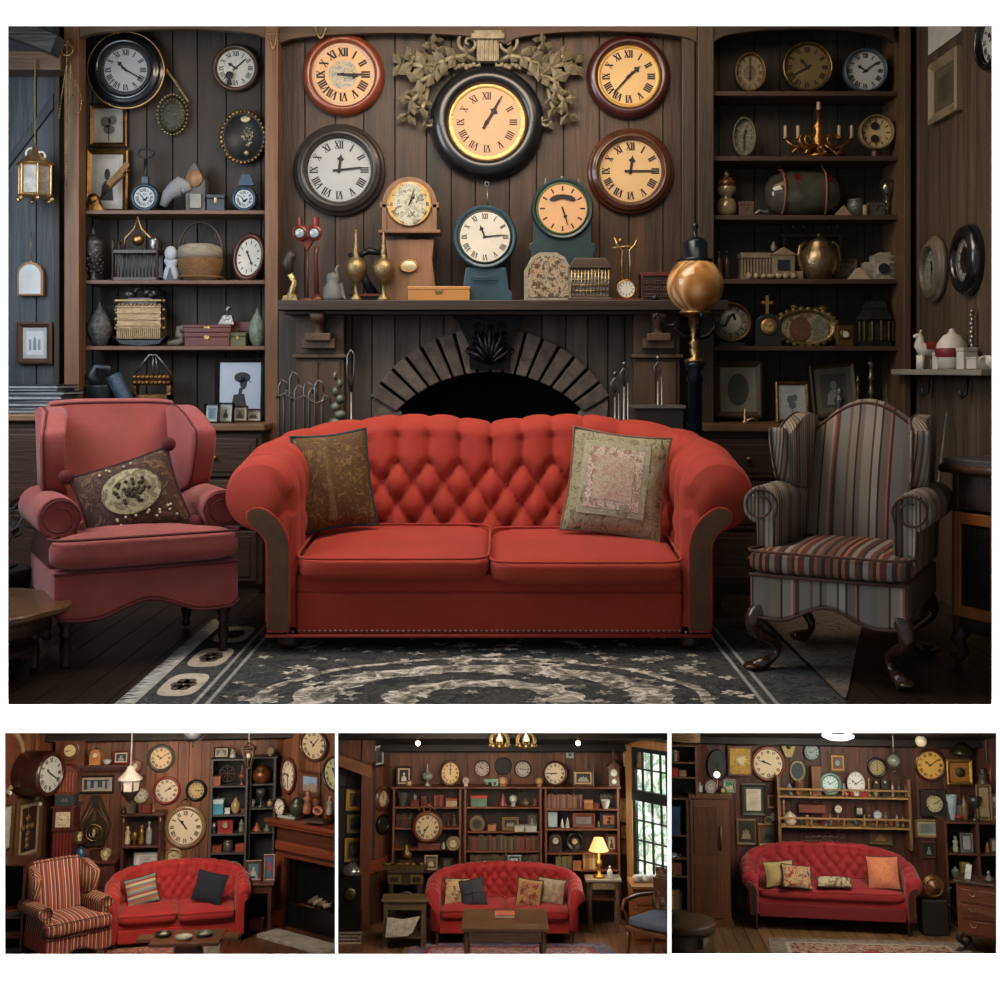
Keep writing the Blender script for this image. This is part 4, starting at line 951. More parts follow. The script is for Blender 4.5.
x,w,h=fit(162,181,250,z,6.63); t=thing('bust_figurine','white and black bust figurine beside the basket on the middle left shelf','figurine',(x,6.63,z+.0005))
mb=MB(); mb.lathe([(r*w/2,q*h) for r,q in PF['torso']],18,0,None,True,1,.7); mb.sph((0,-.01,h*.86),(.035,.035,.045)); part(mb,'body',mat('b4bac4',.6,0,.1),t); mb=MB(); mb.prism([(-w*.2,0),(w*.2,0),(0,h*.42)],-w*.38,-w*.3); part(mb,'dark_front',lead,t)
x,w,h=fit(178,223,222,z,6.65); t=thing('lidded_basket','round woven basket with tall hoop handle on the middle left shelf','basket',(x,6.65,z+.0005)); hb=h*.62
wick=mat('8a6840',.7,0,.4,30,1,140,stretch=(1,1,4)); mb=MB(); mb.lathe([(w*.36,0),(w*.38,.01),(w*.48,hb*.35),(w*.5,hb*.6),(w*.48,hb*.62)],28); part(mb,'bowl',wick,t)
for k in range(5): mb=MB(); mb.tube([(w*.49*cos(q),w*.49*sin(q),hb*(.1+.12*k)) for q in [2*PI*i/28 for i in range(28)]],.006,6,closed=True); part(mb,'woven_band',wick,t) if k==0 else None
mb=MB(); mb.lathe([(w*.49,hb*.62),(w*.5,hb*.8),(w*.46,hb*.93),(w*.3,hb),(0,hb)],28); part(mb,'lid',mat('a39a88',.6,0,.3,20,.8,120,stretch=(1,1,4)),t)
mb=MB(); mb.tube([(w*.5*cos(PI*i/20),0,hb*.7+(h-hb*.7)*sin(PI*i/20)) for i in range(21)],.007,6)
for q in (-.35,0,.35): mb.tube([(w*q,0,hb*.95),(w*q*.9,0,hb*.7+(h-hb*.7)*math.sqrt(1-(q*1.8)**2))],.003,5)
part(mb,'handle',wood('3a2a1e',.4),t)
Y=6.70; a_=16/FPX*Y; b_=25/FPX*Y; t=thing('oval_clock','oval clock with reddish wood frame leaning at the right end of middle left shelf','clock',(fx(249.5,Y),Y,z+b_*.98),ry=.16,rx=-.08)
mb=MB(); mb.lathe([(0,0),(1,0),(1,.02),(.9,.035),(.78,.03),(.74,.015)],32,0,Matrix.Diagonal((a_,1,b_,1))@FRONT); part(mb,'frame',wood('4d2a1e',.35,.4),t)
t2=bpy.data.objects.new('dial',mesh(MB().lathe([(.76,0),(.76,.002),(0,.002)],32,0,Matrix.Diagonal((a_,1,b_,1))@FRONT,False),'dial',mat('cfcdc4',.5,0,.1))); link(t2,t); t2.location=(0,-.016,0)
mb=MB(); numerals(mb,b_*.66,b_*.15,b_*.14,'dot',0,-.003,a_/b_); handp(mb,b_*.3,.012,5.8,.1,-.004); handp(mb,b_*.4,.01,2.6,.1,-.006); part(mb,'markers',ink,t2)
# third shelf left
z=SL['L2']
lathed('pinecone_jar','grey pinecone-textured jar with pointed top, left end of lowest left shelf','jar',(86,113,301),z,6.65,'pine',mat('5e5f5f',.6,.4,.6,35,1,90))
x,w,h=fit(115,169,288,z,6.66); t=thing('model_ark','gilt ribbed box on a grey boat-shaped stand on the lowest left shelf','ornament',(x,6.66,z+.0005))
mb=MB(); mb.prism([(-w*.5,.06),(-w*.36,.012),(0,0),(w*.36,.012),(w*.5,.06),(w*.36,.035),(-w*.36,.035)],-.05,.05); part(mb,'boat_stand',lead,t,.003)
mb=MB(); mb.box(-w*.4,w*.4,-.06,.06,.04,h*.7)
for k in range(22):
    xx=-w*.385+w*.77*k/21; mb.box(xx-.004,xx+.004,-.068,-.06,.045,.1)
    if k%2: mb.sph((xx,-.065,h*.7),.009,6,k=4)
for k in range(5): mb.box(-w*.42,w*.42,-.068,-.06,.11+k*.034,.12+k*.034)
for sx in (-1,1):
    for k in range(4): mb.sph((sx*w*.44,-.04,.1+.05*k),.012,7,k=5)
part(mb,'ribbed_body',gold('9a8462',.5,.35),t,.001)
mb=MB(); mb.prism([(-w*.36,h*.7),(w*.36,h*.7),(w*.2,h*.82),(-w*.2,h*.82)],-.05,.05)
rd=random.Random(4)
for k in range(9): mb.sph((rd.uniform(-.1,.1),rd.uniform(-.03,.03),h*.85+rd.uniform(0,.03)),(.025,.02,.02),8,k=5)
mb.tube([(-.04,0,h*.85),(-.035,0,h*.97),(0,0,h)],.012,6); mb.tube([(.05,0,h*.85),(.045,0,h*.99)],.012,6); part(mb,'carved_roof',pewter,t)
x,w,h=fit(168,188,326,z,6.63); mb=MB(); mb.tube([(-w*.5,0,.012),(0,0,.02),(w*.3,0,.03),(w*.35,0,h*.45),(0,0,h*.55),(w*.05,0,h*.85),(w*.3,0,h*.95)],[.012,.02,.024,.024,.02,.018,.012],9); mb.sph((w*.25,0,h*.85),(.022,.02,.022)); solo(mb,'squirrel_figurine',mat('6d655a',.6,0,.4),'small brown-grey animal figurine between gilt ark and red boxes','figurine',(x,6.63,z+.003))
x,w,h=fit(188,235,325,z,6.66); zz=z
chest('lacquer_box','dark red lacquer box at the bottom of the stack on the lowest left shelf','box',None,0,0,redlac,.13,lid=.35,loc=(x-.01,6.66,z+.0005),wh=(w*.95,.075)); chest('lacquer_box','flat dark red box lying on the lacquer box, lowest left shelf','box',None,0,0,redlac,.12,lid=.4,loc=(x-.01,6.66,z+.078),wh=(w,.04))
chest('lacquer_box','small green and brown tin standing right of the red lacquer boxes','box',None,0,0,mat('5a5a40',.5,.3,.4,12),.08,lid=.3,loc=(fx(239,6.65),6.65,z+.0005),wh=(.09,.075)); chest('lacquer_box','long dark red case behind the green tin on the lowest left shelf','box',None,0,0,redlac,.06,lid=.4,loc=(fx(238,6.75),6.74,z+.0005),wh=(.17,.14))
t=thing('hand_bell','small steel hand bell standing on the red boxes','bell',(fx(227,6.66),6.66,z+.119)); mb=MB(); mb.prism([(-.05,0),(.045,0),(.03,.055),(-.02,.055)],-.02,.02); part(mb,'body',silver,t,.003); mb=MB(); mb.tube([(0,0,.05),(.0,0,.08),(.012,0,.1)],[.012,.01,.018],8); part(mb,'handle',silver,t)
lathed('egg_jar','pale green egg-shaped jar with pointed top, right end of lowest left shelf','jar',(249,266,307),z,6.63,'egg',mat('7d8a78',.5,.1,.5,22,.8,70))
# counter left
z=ZC; 
def darkvase(t,w,h):
    mb=MB(); mb.tube([(-.02,0,h),(-.06,0,h*1.25),(-.03,0,h*1.5),(.04,0,h*1.45),(.03,0,h*1.2)],[.03,.035,.025,.02,.012],8); mb.tube([(-.05,0,h*1.35),(-.12,0,h*1.15)],.008,6); part(mb,'bird',lead,t)
lathed('bird_vase','dark metal dish with a bird figure behind the dusty red armchair','vase',(87,118,385),z+.0,6.55,'bowl',lead,extra=darkvase,loc=(fx(102,6.55),6.55,z+.0005),wh=(.17,.2))
mb=MB(); mb.lathe([(0,0),(.038,0),(.042,.01),(.042,.25),(.038,.26),(0,.26)],20,0,TX(.045,0,0.02,ry=-.45)); solo(mb,'patterned_tube','mat' if 0 else mat('33475a',.5,.1,.5,30,.5,60),'blue patterned cylinder leaning behind the dusty red armchair','tube',(fx(126,6.5),6.5,z+.0))
x,w,h=fit(134,172,355,z,6.6); t=thing('letter_rack','pierced metal letter rack with triangular wire top behind the armchair','rack',(x,6.6,z+.0005)); mb=MB(); mb.box(-w/2,w/2,-.03,.03,h*.1,h*.4); 
for k in range(9): mb.sph((-w*.44+w*.88*k/8,-.03,h*.66),.018,7,k=5); mb.sph((-w*.44+w*.88*k/8,-.03,h*.58),.016,7,k=5)
mb.box(-w/2,w/2,-.03,.03,h*.55,h*.7); mb.box(-w/2,-w/2+.02,-.03,.03,0,h*.6); mb.box(w/2-.02,w/2,-.03,.03,0,h*.6); part(mb,'body',bronze,t)
mb=MB(); mb.tube([(-w/2,0,h*.7),(-.02,0,h),(.02,0,h),(w/2,0,h*.7)],.007,6); mb.tube([(0,0,h*.7),(0,0,h)],.005,6); mb.tube([(.03,0,h*.7),(.012,0,h)],.004,6); part(mb,'wire_top',silver,t)
framed('picture_frame','black frame with a grey photo of a lady in a hat, on the left cabinet',(fx(240,6.6),6.6,z+.001),fx(265,6.6)-fx(215,6.6),fz(358,6.6)-z,blackm,None,mat('a8b4c4',.5,0,.1,3),.09,rx=-.08,motif='lady',mm=mat('1c2126'))
for i,(px0,px1,py,lab,c,mo,dy) in enumerate(((203,222,404,'tilted small frame with bluish photo, first of the row on the left cabinet','7d98a8','text',0),(217,236,403,'small black frame with pale portrait, second of the row on the left cabinet','a9aa9e','bust',.03),(231,249,406,'small brown frame with dark portrait, third of the row on the left cabinet','7b6a58','bust',.1),(244,262,409,'small frame with pale picture at right of the row on the left cabinet','8f8d84','group',.14))):
    Y=6.35+dy; x,w,h=fit(px0,px1,py,z,Y); framed('photo_frame',lab,(x,Y,z+.001),w*.9,h,blackm if i<2 else wood('4a3020',.4),mat('b9b5aa'),mat(c,.5,0,.2),.1,rz=(-.35,-.3,.15,.2)[i],rx=-.1,motif=mo,mm=mat('3b3a38'),group='small photo frames on the left cabinet',ry=.0)
# ---- wall clocks of the chimney wall
goldt=gold('b8935e',.35,.25)
wc('wall_clock','red wood rimmed wall clock with roman dial and floral centre, upper left of chimney wall',344,76,41,wood('7a3a22',.3,.35,coat=.4),tan,ink,hm(3,15),Y=6.6,dr=.76,rimp='round',center=(.47,patch('floralc',['b9b3a4','6f7f86','c9b89a','8b8a5e','a9a9a0'],30)),inner=mat('c9a585',.5,0,.1),bold=1.4,numh=.27,numw=.23)
wc('wall_clock','charcoal rimmed wall clock with pale grey dial under the red-rimmed one',340,171,46,mat('2c2825',.4,0,.4,8,coat=.3),mat('a6a9a8',.5,0,.1,3),ink,hm(12,14),Y=6.6,dr=.69,rimp='step',bold=1.2)
wc('wall_clock','largest wall clock with thick black rim and gilt inner ring under the gold carving',487,124,57,mat('17191c',.3,0,.4,8,coat=.4),mat('d0a27c',.55,0,.06,3),ink,hm(1,5),Y=6.6,dr=.66,rimp='round',inner=goldt,numr=.86,numh=.19,numw=.17,depth=.1)
wc('wall_clock','burgundy rimmed wall clock with yellowed dial, upper right of chimney wall',628,78,42,mat('3f1d1c',.3,0,.3,6,coat=.4),mat('d9b37c',.55,0,.1,3),ink,hm(1,37),Y=6.6,dr=.73,rimp='round',inner=mat('a88444',.4,.6,.2),bold=1.4)
wc('wall_clock','brown wood rimmed wall clock with yellowed dial, lower right of chimney wall',630,172,43,wood('4a2b1c',.3,.4,coat=.4),mat('d4af7c',.55,0,.1,3),ink,hm(12,15),Y=6.6,dr=.72,rimp='step',bold=1.4)
# ---- gilt acanthus carving with capital
Y=6.57; cx,cz=fx(488,Y),fz(124,Y); S=Y/FPX
t=thing('gilt_carving','gilded acanthus leaf carving with a column capital above the largest wall clock','carving',(cx,Y,cz)); gm=mat('8f866c',.55,.3,.4,22,.5,60)
mb=MB(); 
def q(px,py): return ((px-488)*S,(124-py)*S)
x0,z0=q(477,64); x1,z1=q(499,42); mb.prism([(x0,z0),(x1,z0),(x1,z1),(x0,z1)],-.06,0)
for k in range(5): xx=x0+(x1-x0)*(k+.5)/5; mb.cyl(.008,z0,z1,8,0,TX(xx,-.06,0))
mb.box(x0-.03,x1+.03,-.09,0,z1-.005,z1+.025); mb.box(x0-.015,x1+.015,-.075,0,z1+.025,z1+.045); mb.box(x0+.03,x1-.03,-.05,0,z1+.045,z1+.09)
part(mb,'capital',gm,t,.003)
for sg in (-1,1):
    mb=MB(); c=q(488+sg*19,45); mb.tube([(c[0]+sg*(.07*(1-k/26))*cos(2.2-k*.42)*1.0,-.04-.01*(k/26),c[1]+.07*(1-k/26)*sin(2.2-k*.42)) for k in range(25)],[.012-.0002*k for k in range(25)],7); mb.tube([(c[0]-sg*.05,-.03,c[1]-.06),(c[0]-sg*.06,-.03,c[1]-.12),(c[0]+sg*.02,-.03,c[1]-.12)],.01,6); part(mb,'volute',gm,t)
    mb=MB()
    def leaf(pts,wd,m=mb,lobes=5):
        # acanthus leaf: midrib with side lobes
        P=[(sg*a_*S,-.03-.03*sin(PI*i/(len(pts)-1)),(124-b_)*S) for i,(a_,b_) in enumerate(pts)]
        m.tube(P,[.012]+[.014]*(len(P)-2)+[.004],7); n=len(P)-1
        for i in range(1,n+1):
            p=Vector(P[i]); tdir=(Vector(P[i])-Vector(P[i-1])).normalized(); nor=Vector((-tdir.z,0,tdir.x))
            for s_ in (-1,1):
                L_=wd*2.1*(.55+.45*sin(PI*(i-.3)/(n+.5))); dv=(nor*s_*.8+tdir*.6).normalized(); sv=Vector((-dv.z,0,dv.x))*L_*.34
                q0=p-tdir*.01; mid=q0+dv*L_*.5; tip=q0+dv*L_+Vector((0,-.012,0)); rg=mid+Vector((0,-.03,0)); m.add([q0,mid+sv,tip,mid-sv,rg,q0+Vector((0,-.03,0)),mid+sv*.55+dv*L_*.35],[(0,1,4,5),(1,2,4),(2,3,4),(3,0,5,4),(0,3,2,1)],0,False)
    leaf([(0+12,62),(22,58),(34,60),(44,64),(52,66),(62,62)],.04)
    leaf([(40,62),(52,72),(64,70),(76,66),(88,66)],.05)
    leaf([(40,74),(56,78),(68,84),(74,96)],.045)
    leaf([(52,60),(50,52),(56,46),(52,40)],.03); leaf([(66,64),(76,58),(84,62)],.03)
    leaf([(60,84),(68,96),(76,104),(80,118)],.04); leaf([(60,90),(62,104),(66,112),(60,124)],.03)
    mb.tube([(sg*(58+5*cos(a))*S,-.03,(124-126-5*sin(a)+4)*S) for a in [k*.5 for k in range(9)]],.008,6)
    for k in range(10): mb.sph((sg*(14+k*3.6)*S,-.035,(124-66-1.5*(k%3))*S),.014,7,k=5)
    part(mb,'leaf_spray',gm,t)
mb=MB(); mb.torus(.012,.003,12,5,X=TX(fx(487,6.5),6.5,fz(184,6.5))); mb.tube([(fx(487,6.5),6.5,fz(186,6.5)),(fx(488,6.5),6.49,fz(205,6.5))],.004,6); solo(mb,'wall_hook',silver,'small metal hook hanging between the largest clock and the blue clock','hook')
# ---- mantel
z=fz(300,6.2)
def tall_case(name,label,px,py,pr,hoodw,Y,m,dialm,hands,pbase,shape='round',inner=None,**k):
    """waisted mantel clock: round or arched head on a flared base"""
    X0=fx(px,Y); zc=fz(py,Y)-z; r=pr/FPX*Y; t=thing(name,label,'clock',(X0,Y,z+.0005)); S=Y/FPX; mb=MB()
    if shape=='arch':
        n=16; mb.prism([(-r,zc-r*.95),(r,zc-r*.95),(r,zc)]+[(r*cos(PI*i/n),zc+r*sin(PI*i/n)) for i in range(1,n+1)],-.07,.07); mb.box(-r*1.13,r*1.13,-.085,.085,zc-r*1.06,zc-r*.95)
        mb.box(-r*1.08,-r*.8,-.08,.0,zc-.02,zc+.01); mb.box(r*.8,r*1.08,-.08,0,zc-.02,zc+.01)
        mb.box(-r,-r*.84,-.08,-.07,zc-r*.95,zc); mb.box(r*.84,r,-.08,-.07,zc-r*.95,zc)
    else: mb.lathe([(0,-.06),(r*.94,-.06),(r,-.03),(r,.04),(r*.95,.065),(r*.86,.06),(r*.84,.05)],40,0,Matrix.Translation((0,0,zc))@FRONT)
    part(mb,'hood',m,t,.002)
    mb=MB(); mb.prism([(a*S,b) for a,b in pbase(zc/S,r/S)],-.055,.055) if False else mb.prism([(a*S,b*S) for a,b in pbase],-.04,.055); part(mb,'base',m,t,.003)
    dr=r*.8 if shape=='round' else r*.78; g=bpy.data.objects.new('face',mesh(MB().lathe([(dr*.99,0),(dr*1.06,.008),(dr*.97,.004)],36,0,FRONT,cap=False),'face',inner or goldt)); link(g,t); g.location=(0,-.052 if shape=='round' else -.072,zc)
    mb=MB(); mb.lathe([(dr,0),(dr,.003),(0,.003)],36,0,FRONT,False); part(mb,'dial',dialm,g)
    mb=MB(); numerals(mb,dr*.9,dr*.2,dr*.17,k.get('style','roman'),0,-.0045); handp(mb,dr*.5,dr*.1,hands[0],.1,-.006); handp(mb,dr*.75,dr*.07,hands[1],.1,-.008,False); part(mb,'numerals_and_hands',ink,g)
    return t
oak=wood('7d5a3e',.4,.35,coat=.2)
o=tall_case('bracket_clock','light brown arched longcase-shaped clock on a flared base, tallest on the mantel',410.5,206,27,0,6.42,oak,mat('c9a45c',.45,.2,.2),hm(1,3),[(-27,0),(27,0),(22,42),(24,62),(-24,62),(-22,42)],'arch')
mb=MB(); dr=.115; zc=fz(206,6.42)-z
mb.prism(ell(-.0,zc-.0,.088,.115,20),-.0775,-.0745); part(mb,'dial_scene',patch('dialscene',['d9d4c6','7f866b','c9c4b0','3f4a35','e0dacb'],22),o)
mb=MB(); mb.lathe([(0,.004),(.85,.004),(1,0)],20,0,TX(-.005,-.055,.19)@Matrix.Diagonal((.045,1,.03,1))@FRONT); part(mb,'oval_plaque',mat('c9b98f',.4,.3,.1),o); mb=MB(); mb.torus(.045,.005,24,6,X=TX(-.005,-.057,.19)@Matrix.Diagonal((1,1,.68,1))); part(mb,'plaque_rim',goldt,o)
tealm=mat('2a4450',.4,0,.3,10,coat=.3); dteal=mat('1d3236',.4,0,.3,10,coat=.3)
o=tall_case('bracket_clock','blue painted round-headed clock on a stepped base in the middle of the mantel',485,238,32,0,6.42,tealm,mat('cfcabb',.5,0,.12,4),hm(11,14),[(-25,0),(27,0),(27,10),(24,12),(21,34),(-19,34),(-22,12),(-25,10)],'round',inner=mat('23302f',.5))
mb=MB(); mb.tube([(-.07,-.058,.12),(-.07,-.058,.135),(0,-.058,.128),(.07,-.058,.135),(.07,-.058,.115),(-.07,-.058,.115)],.0035,5); part(mb,'carved_scroll',tealm,o)
o=tall_case('bracket_clock','dark green round clock with moon-shaped opening, right of the blue mantel clock',562,210,31,0,6.46,dteal,mat('cfa072',.5,0,.08),hm(4.9,27),[(-31,0),(31,0),(31,50),(33,52),(33,58),(29,60),(29,90),(-29,90),(-29,60),(-33,58),(-33,52),(-31,50)],'round',inner=mat('4a5a30',.5,.2),style='dot')
mb=MB(); zc=fz(210,6.46)-z; mb.prism([(.07*cos(a),zc+.045+.03*sin(a)) for a in [PI*i/12 for i in range(13)]]+[(-.05,zc+.04),(0,zc+.055),(.05,zc+.04)],-.064,-.056); part(mb,'moon_opening',ink,o)
for xx in (-.09,0,.09): mb=MB(); mb.sph((xx,0,zc+.175-.03*abs(xx)/.09*1.2),.011); mb.cyl(.005,zc+.12,zc+.17,6,0,TX(xx,0,0)); part(mb,'finial',silver,o)
def on(name,label,cat,box,Y,prof,m,**k): return lathed(name,label,cat,box,z,Y,prof,m,**k)
on('oil_lamp','brass oil lamp with ribbed round bowl, left one of the two on the mantel','lamp',(345,367,229),6.32,'oil',gold('8f7c58',.45,.4)); on('oil_lamp','brass oil lamp with ribbed round bowl, right one of the two on the mantel','lamp',(372,395,231),6.32,'oil',gold('8f7c58',.45,.4))
x,w,h=fit(283,299,250,z,6.33); t=thing('figurine','dark and gilt standing figurine at the left end of the mantel','figurine',(x,6.33,z+.0005)); mb=MB(); mb.prism([(-.045,0),(.04,0),(.03,.035),(-.035,.03)],-.03,.03); mb.tube([(0,0,.03),(.02,0,.1),(-.01,0,.15)],[.025,.018,.02],8); part(mb,'gilt_legs',gold('a08a60'),t,.002); mb=MB(); mb.tube([(-.01,0,.14),(-.02,0,.2),(-.005,0,.25),(.0,0,h)],[.022,.034,.026,.012],9); mb.sph((.005,0,h*.88),.022); part(mb,'upper_body',mat('2a2522',.5),t)
x,w,h=fit(293,322,217,z,6.35); t=thing('magnifier_stand','red and gold lens viewer on two thin stems, left part of the mantel','instrument',(x,6.35,z+.0005)); mb=MB(); mb.tube([(0,0,.02),(0,0,h*.62)],.006,6); mb.tube([(.05,0,.02),(.045,0,h*.55),(.05,0,h*.65)],[.014,.01,.014],8); mb.lathe([(.05,0),(.05,.012),(.02,.02),(0,.02)],14,0,TX(0,0,0)); mb.lathe([(.04,0),(.04,.014),(.016,.04),(0,.04)],14,0,TX(.055,0,0)); part(mb,'stems',mat('5a3226',.4,.3),t)
mb=MB(); 
for sx in (-.036,.04): mb.lathe([(.04,0),(.042,.015),(.03,.02)],20,0,TX(sx,-.02,h*.8)@FRONT,cap=False)
mb.prism([(-.06,h*.8),(0,h*.6),(.06,h*.8),(.04,h*.9),(-.04,h*.9)],-.015,.015); mb.cyl(.012,h*.88,h,8,0,TX(-.04,0,0)); mb.cyl(.018,h*.88,h,8,0,TX(.045,0,0)); part(mb,'lens_frame',mat('6d2f24',.35,.4,.3),t,.002); mb=MB()
for sx in (-.036,.04): mb.lathe([(.031,0),(.02,.008),(0,.01)],20,0,TX(sx,-.03,h*.8)@FRONT)
part(mb,'lenses',mat('8f9aa0',.1,0,.3),t)
x,w,h=fit(322,344,270,z,6.34); t=thing('ceramic_owl','small grey figurine with folded wings, left of the brass lamps','figurine',(x,6.34,z+.0005)); mb=MB(); mb.lathe([(.045,0),(.055,.02),(.05,.07),(.03,.1),(.036,.12),(.03,.145),(0,.155)],14); mb.prism([(.0,.05),(.07,.01),(.05,.1)],-.02,.02); mb.tube([(.03,0,.13),(.015,0,.17),(.03,0,.19)],.008,6); part(mb,'body',mat('6b6a68',.6,.1,.4,20),t)
x,w,h=fit(358,380,244,z,6.46); t=thing('metal_ornament','black jointed metal arm figure behind the brass lamps','ornament',(x,6.46,z+.0005)); mb=MB(); mb.box(-.08,.06,-.05,.05,0,.03); mb.tube([(.03,0,.03),(-.02,0,.12),(-.06,0,.24),(-.11,0,.26)],[.03,.022,.018,.012],8); mb.tube([(-.06,0,.25),(0,0,.28),(.1,0,.26)],[.012,.02,.01],8); part(mb,'body',mat('1f2124',.35,.4),t); mb=MB(); mb.box(-.1,.16,-.06,.04,.032,.045); part(mb,'red_tray',mat('7a3a24',.4),t)
x,w,h=fit(409,470,287,z,6.3); o=chest('cigar_box','flat orange-brown wooden box in front of the arched clock on the mantel','box',None,0,0,wood('b07a40',.4,.2,ax='x'),.12,lid=.25,loc=(x,6.3,z+.0005),wh=(w,h))
x,w,h=fit(524,572,253,z,6.32); t=thing('floral_plaque_clock','arched plaque with floral mosaic and pale border on the mantel','plaque',(x,6.32,z+.0005)); 
def archp(w,h,i): a=w/2-i; return [(-a,i),(a,i),(a,h*.62),(a*.7,h*.9-i*.6),(a*.35,h-i),(-a*.35,h-i),(-a*.7,h*.9-i*.6),(-a,h*.62)]
part(MB().prism(archp(w,h,0),-.03,.03),'frame',mat('8e8674',.6,0,.4,30,.6,80),t,.006); part(MB().prism(archp(w,h,.02),-.034,-.028),'mosaic',patch('mosaic',['241c14','7d4a34','a89a80','3c3a26','5d2f22','9d8866'],30,.7,.5),t)
x,w,h=fit(568,611,259,z,6.3); t=thing('wire_birdcage','rectangular brass wire cage with brown hipped roof on the mantel','cage',(x,6.3,z+.0005)); mb=MB(); mb.box(-w/2,w/2,-.06,.06,0,.015); mb.box(-w*.44,w*.44,-.052,.052,.015,.03); part(mb,'base',wood('4c3c30',.4,.3,ax='x'),t,.003); mb=MB(); mb.prism([(-w*.5,h*.76),(w*.5,h*.76),(w*.36,h),(-w*.36,h)],-.06,.06); part(mb,'roof',wood('4c3c30',.4,.3,ax='x'),t,.003)
mb=MB()
for k in range(12): mb.tube([(-w*.43+w*.86*k/11,-.05,.03),(-w*.43+w*.86*k/11,-.05,h*.76)],.004,5)
for k in range(5): mb.tube([(-w*.43,-.05,.05+k*.03),(w*.43,-.05,.05+k*.03)],.003,5)
part(mb,'wire_bars',gold('b29c6c'),t); mb=MB(); mb.box(-w*.42,w*.42,-.045,.045,.03,h*.74); part(mb,'inner_panel',mat('6f7474',.4,0,.5,30),t)
x,w,h=fit(614,638,236,z,6.3); t=thing('lyre_clock','tiny clock hung on a tall brass lyre stand on the mantel','clock',(x,6.3,z+.0005)); mb=MB()
for sx in (-1,1): mb.tube([(sx*.02,0,.1),(sx*.022,0,.2),(sx*.018,0,h*.78),(sx*.045,0,h*.86),(sx*.065,0,h)],[.007,.005,.005,.006,.003],7)
mb.tube([(-.07,0,h*.82),(0,0,h*.84),(.06,0,h*.83)],.004,6); mb.sph((-.03,0,h*.93),.012); part(mb,'lyre',gold('b9985c',.3),t); mb=MB(); mb.box(-.08,.09,-.035,.035,0,.012); part(mb,'red_foot',redlac,t)
mb=MB(); mb.lathe([(0,0),(.052,0),(.052,.015),(.045,.022),(.042,.016)],24,0,TX(0,.0,.062)@FRONT); mb2=MB(); mb2.lathe([(.042,0),(.042,.002),(0,.002)],24,0,TX(0,-.016,.062)@FRONT,False); c_=part(mb,'clock_case',goldt,t); part(mb2,'dial',mat('cfcbbf'),c_); mb=MB(); numerals(mb,.038,.012,.01,'dot',0,-.019); mb=MB().add([(a,b,c+.062) for a,b,c in mb.v],mb.f); part(mb,'markers',ink,c_)
x,w,h=fit(640,683,273,z,6.36); t=thing('lacquer_cabinet','low red and black lacquered box with fretted front at the right end of the mantel','box',(x,6.36,z+.0005)); mb=MB(); mb.box(-w/2,w/2,-.06,.06,0,h*.86); part(mb,'body',mat('241715',.4,0,.4),t,.003); mb=MB(); mb.box(-w*.52,w*.52,-.065,.065,h*.86,h); mb.box(-w*.5,-w*.47,-.066,-.06,0,h*.86); part(mb,'red_lid',redlac,t,.003)
mb=MB()
for k in range(14):
    for j in range(3): mb.torus(.009,.0022,8,4,X=TX(-w*.42+w*.86*k/13,-.062,.03+.035*j))
part(mb,'fretwork',mat('5d4a3a',.4,.4),t)
mb=MB(); mb.sph((0,0,.015),(.02,.015,.015)); solo(mb,'pebble',lead,'dark round pebble on the mantel in front of the lacquered box','pebble',(fx(655,6.26),6.26,z+.0005))
# ---- fire irons
for (pxs,lab,n_) in (((279,296,311,322),'left',0),):
    t=thing('fire_screen','low wrought iron fire screen with hooped bars left of the fireplace','fire screen',(fx(303,6.18),6.18,0.012)); mb=MB(); X0=fx(303,6.18)
    for i,px in enumerate((279,284,290,295,304,309,315,322)):
        xx=fx(px,6.18)-X0; zt=fz((380,390,372,385,382,388,380,395)[i],6.18)-.012; mb.tube([(xx,0,0),(xx,0,zt-.03),(xx+.015,0,zt),(xx+.04,0,zt-.015),(xx+.045,0,zt-.06)],[.008,.007,.006,.005,.004],6)
    part(mb,'bars',mat('6b6a68',.35,.8),t); mb=MB(); mb.tube([(fx(p,6.17)-X0,-.015,fz(q_,6.17)) for p,q_ in ((276,400),(284,396),(296,402),(304,398),(316,406),(326,402))],.005,6); part(mb,'cross_rail',mat('6b6a68',.35,.8),t)
def iron(label,px,pyt,Y,kind):
    X0=fx(px,Y); zt=fz(pyt,Y); t=thing('fire_iron',label,'fire iron',(X0,Y,.012)); mb=MB(); 
    if kind=='loop': mb.tube([(0,0,0),(0,0,zt-.22)],.009,7); mb.tube([(0,0,zt-.22),(-.02,0,zt-.12),(-.018,0,zt-.03),(0,0,zt),(.018,0,zt-.03),(.015,0,zt-.12),(.0,0,zt-.22)],.006,6)
    elif kind=='shell':
        mb.tube([(0,0,0),(0,0,zt-.3)],.01,7)
        for k in range(8): mb.sph(((-1)**k*.012,-.01,zt-.3+.04*k),(.04-.004*k,.03,.026),8,k=5)
    else:
        mb.tube([(0,0,0),(0,0,zt-.12)],.008,7); mb.tube([(.02,0,0),(.02,0,zt-.1)],.005,6); mb.tube([(0,0,zt-.1),(-.02,0,zt-.05),(0,0,zt-.02),(.015,0,zt-.05),(0,0,zt-.1)],.006,6); mb.sph((0,0,zt),.012)
    part(mb,'shaft',mat('77777a',.3,.85) if kind!='shell' else mat('6c7364',.5,.4,.4,30),t); return t
iron('tall iron fire tool with looped handle left of the arch',351,352,6.2,'loop'); iron('greenish shell-encrusted staff standing left of the arch',338,374,6.15,'shell')
iron('thin steel fire poker, first right of the arch',624,366,6.2,'poker'); iron('steel fire tongs hanging by the right pilaster',658,360,6.15,'poker'); iron('slim steel rod, leftmost right of the arch',615,376,6.25,'poker')
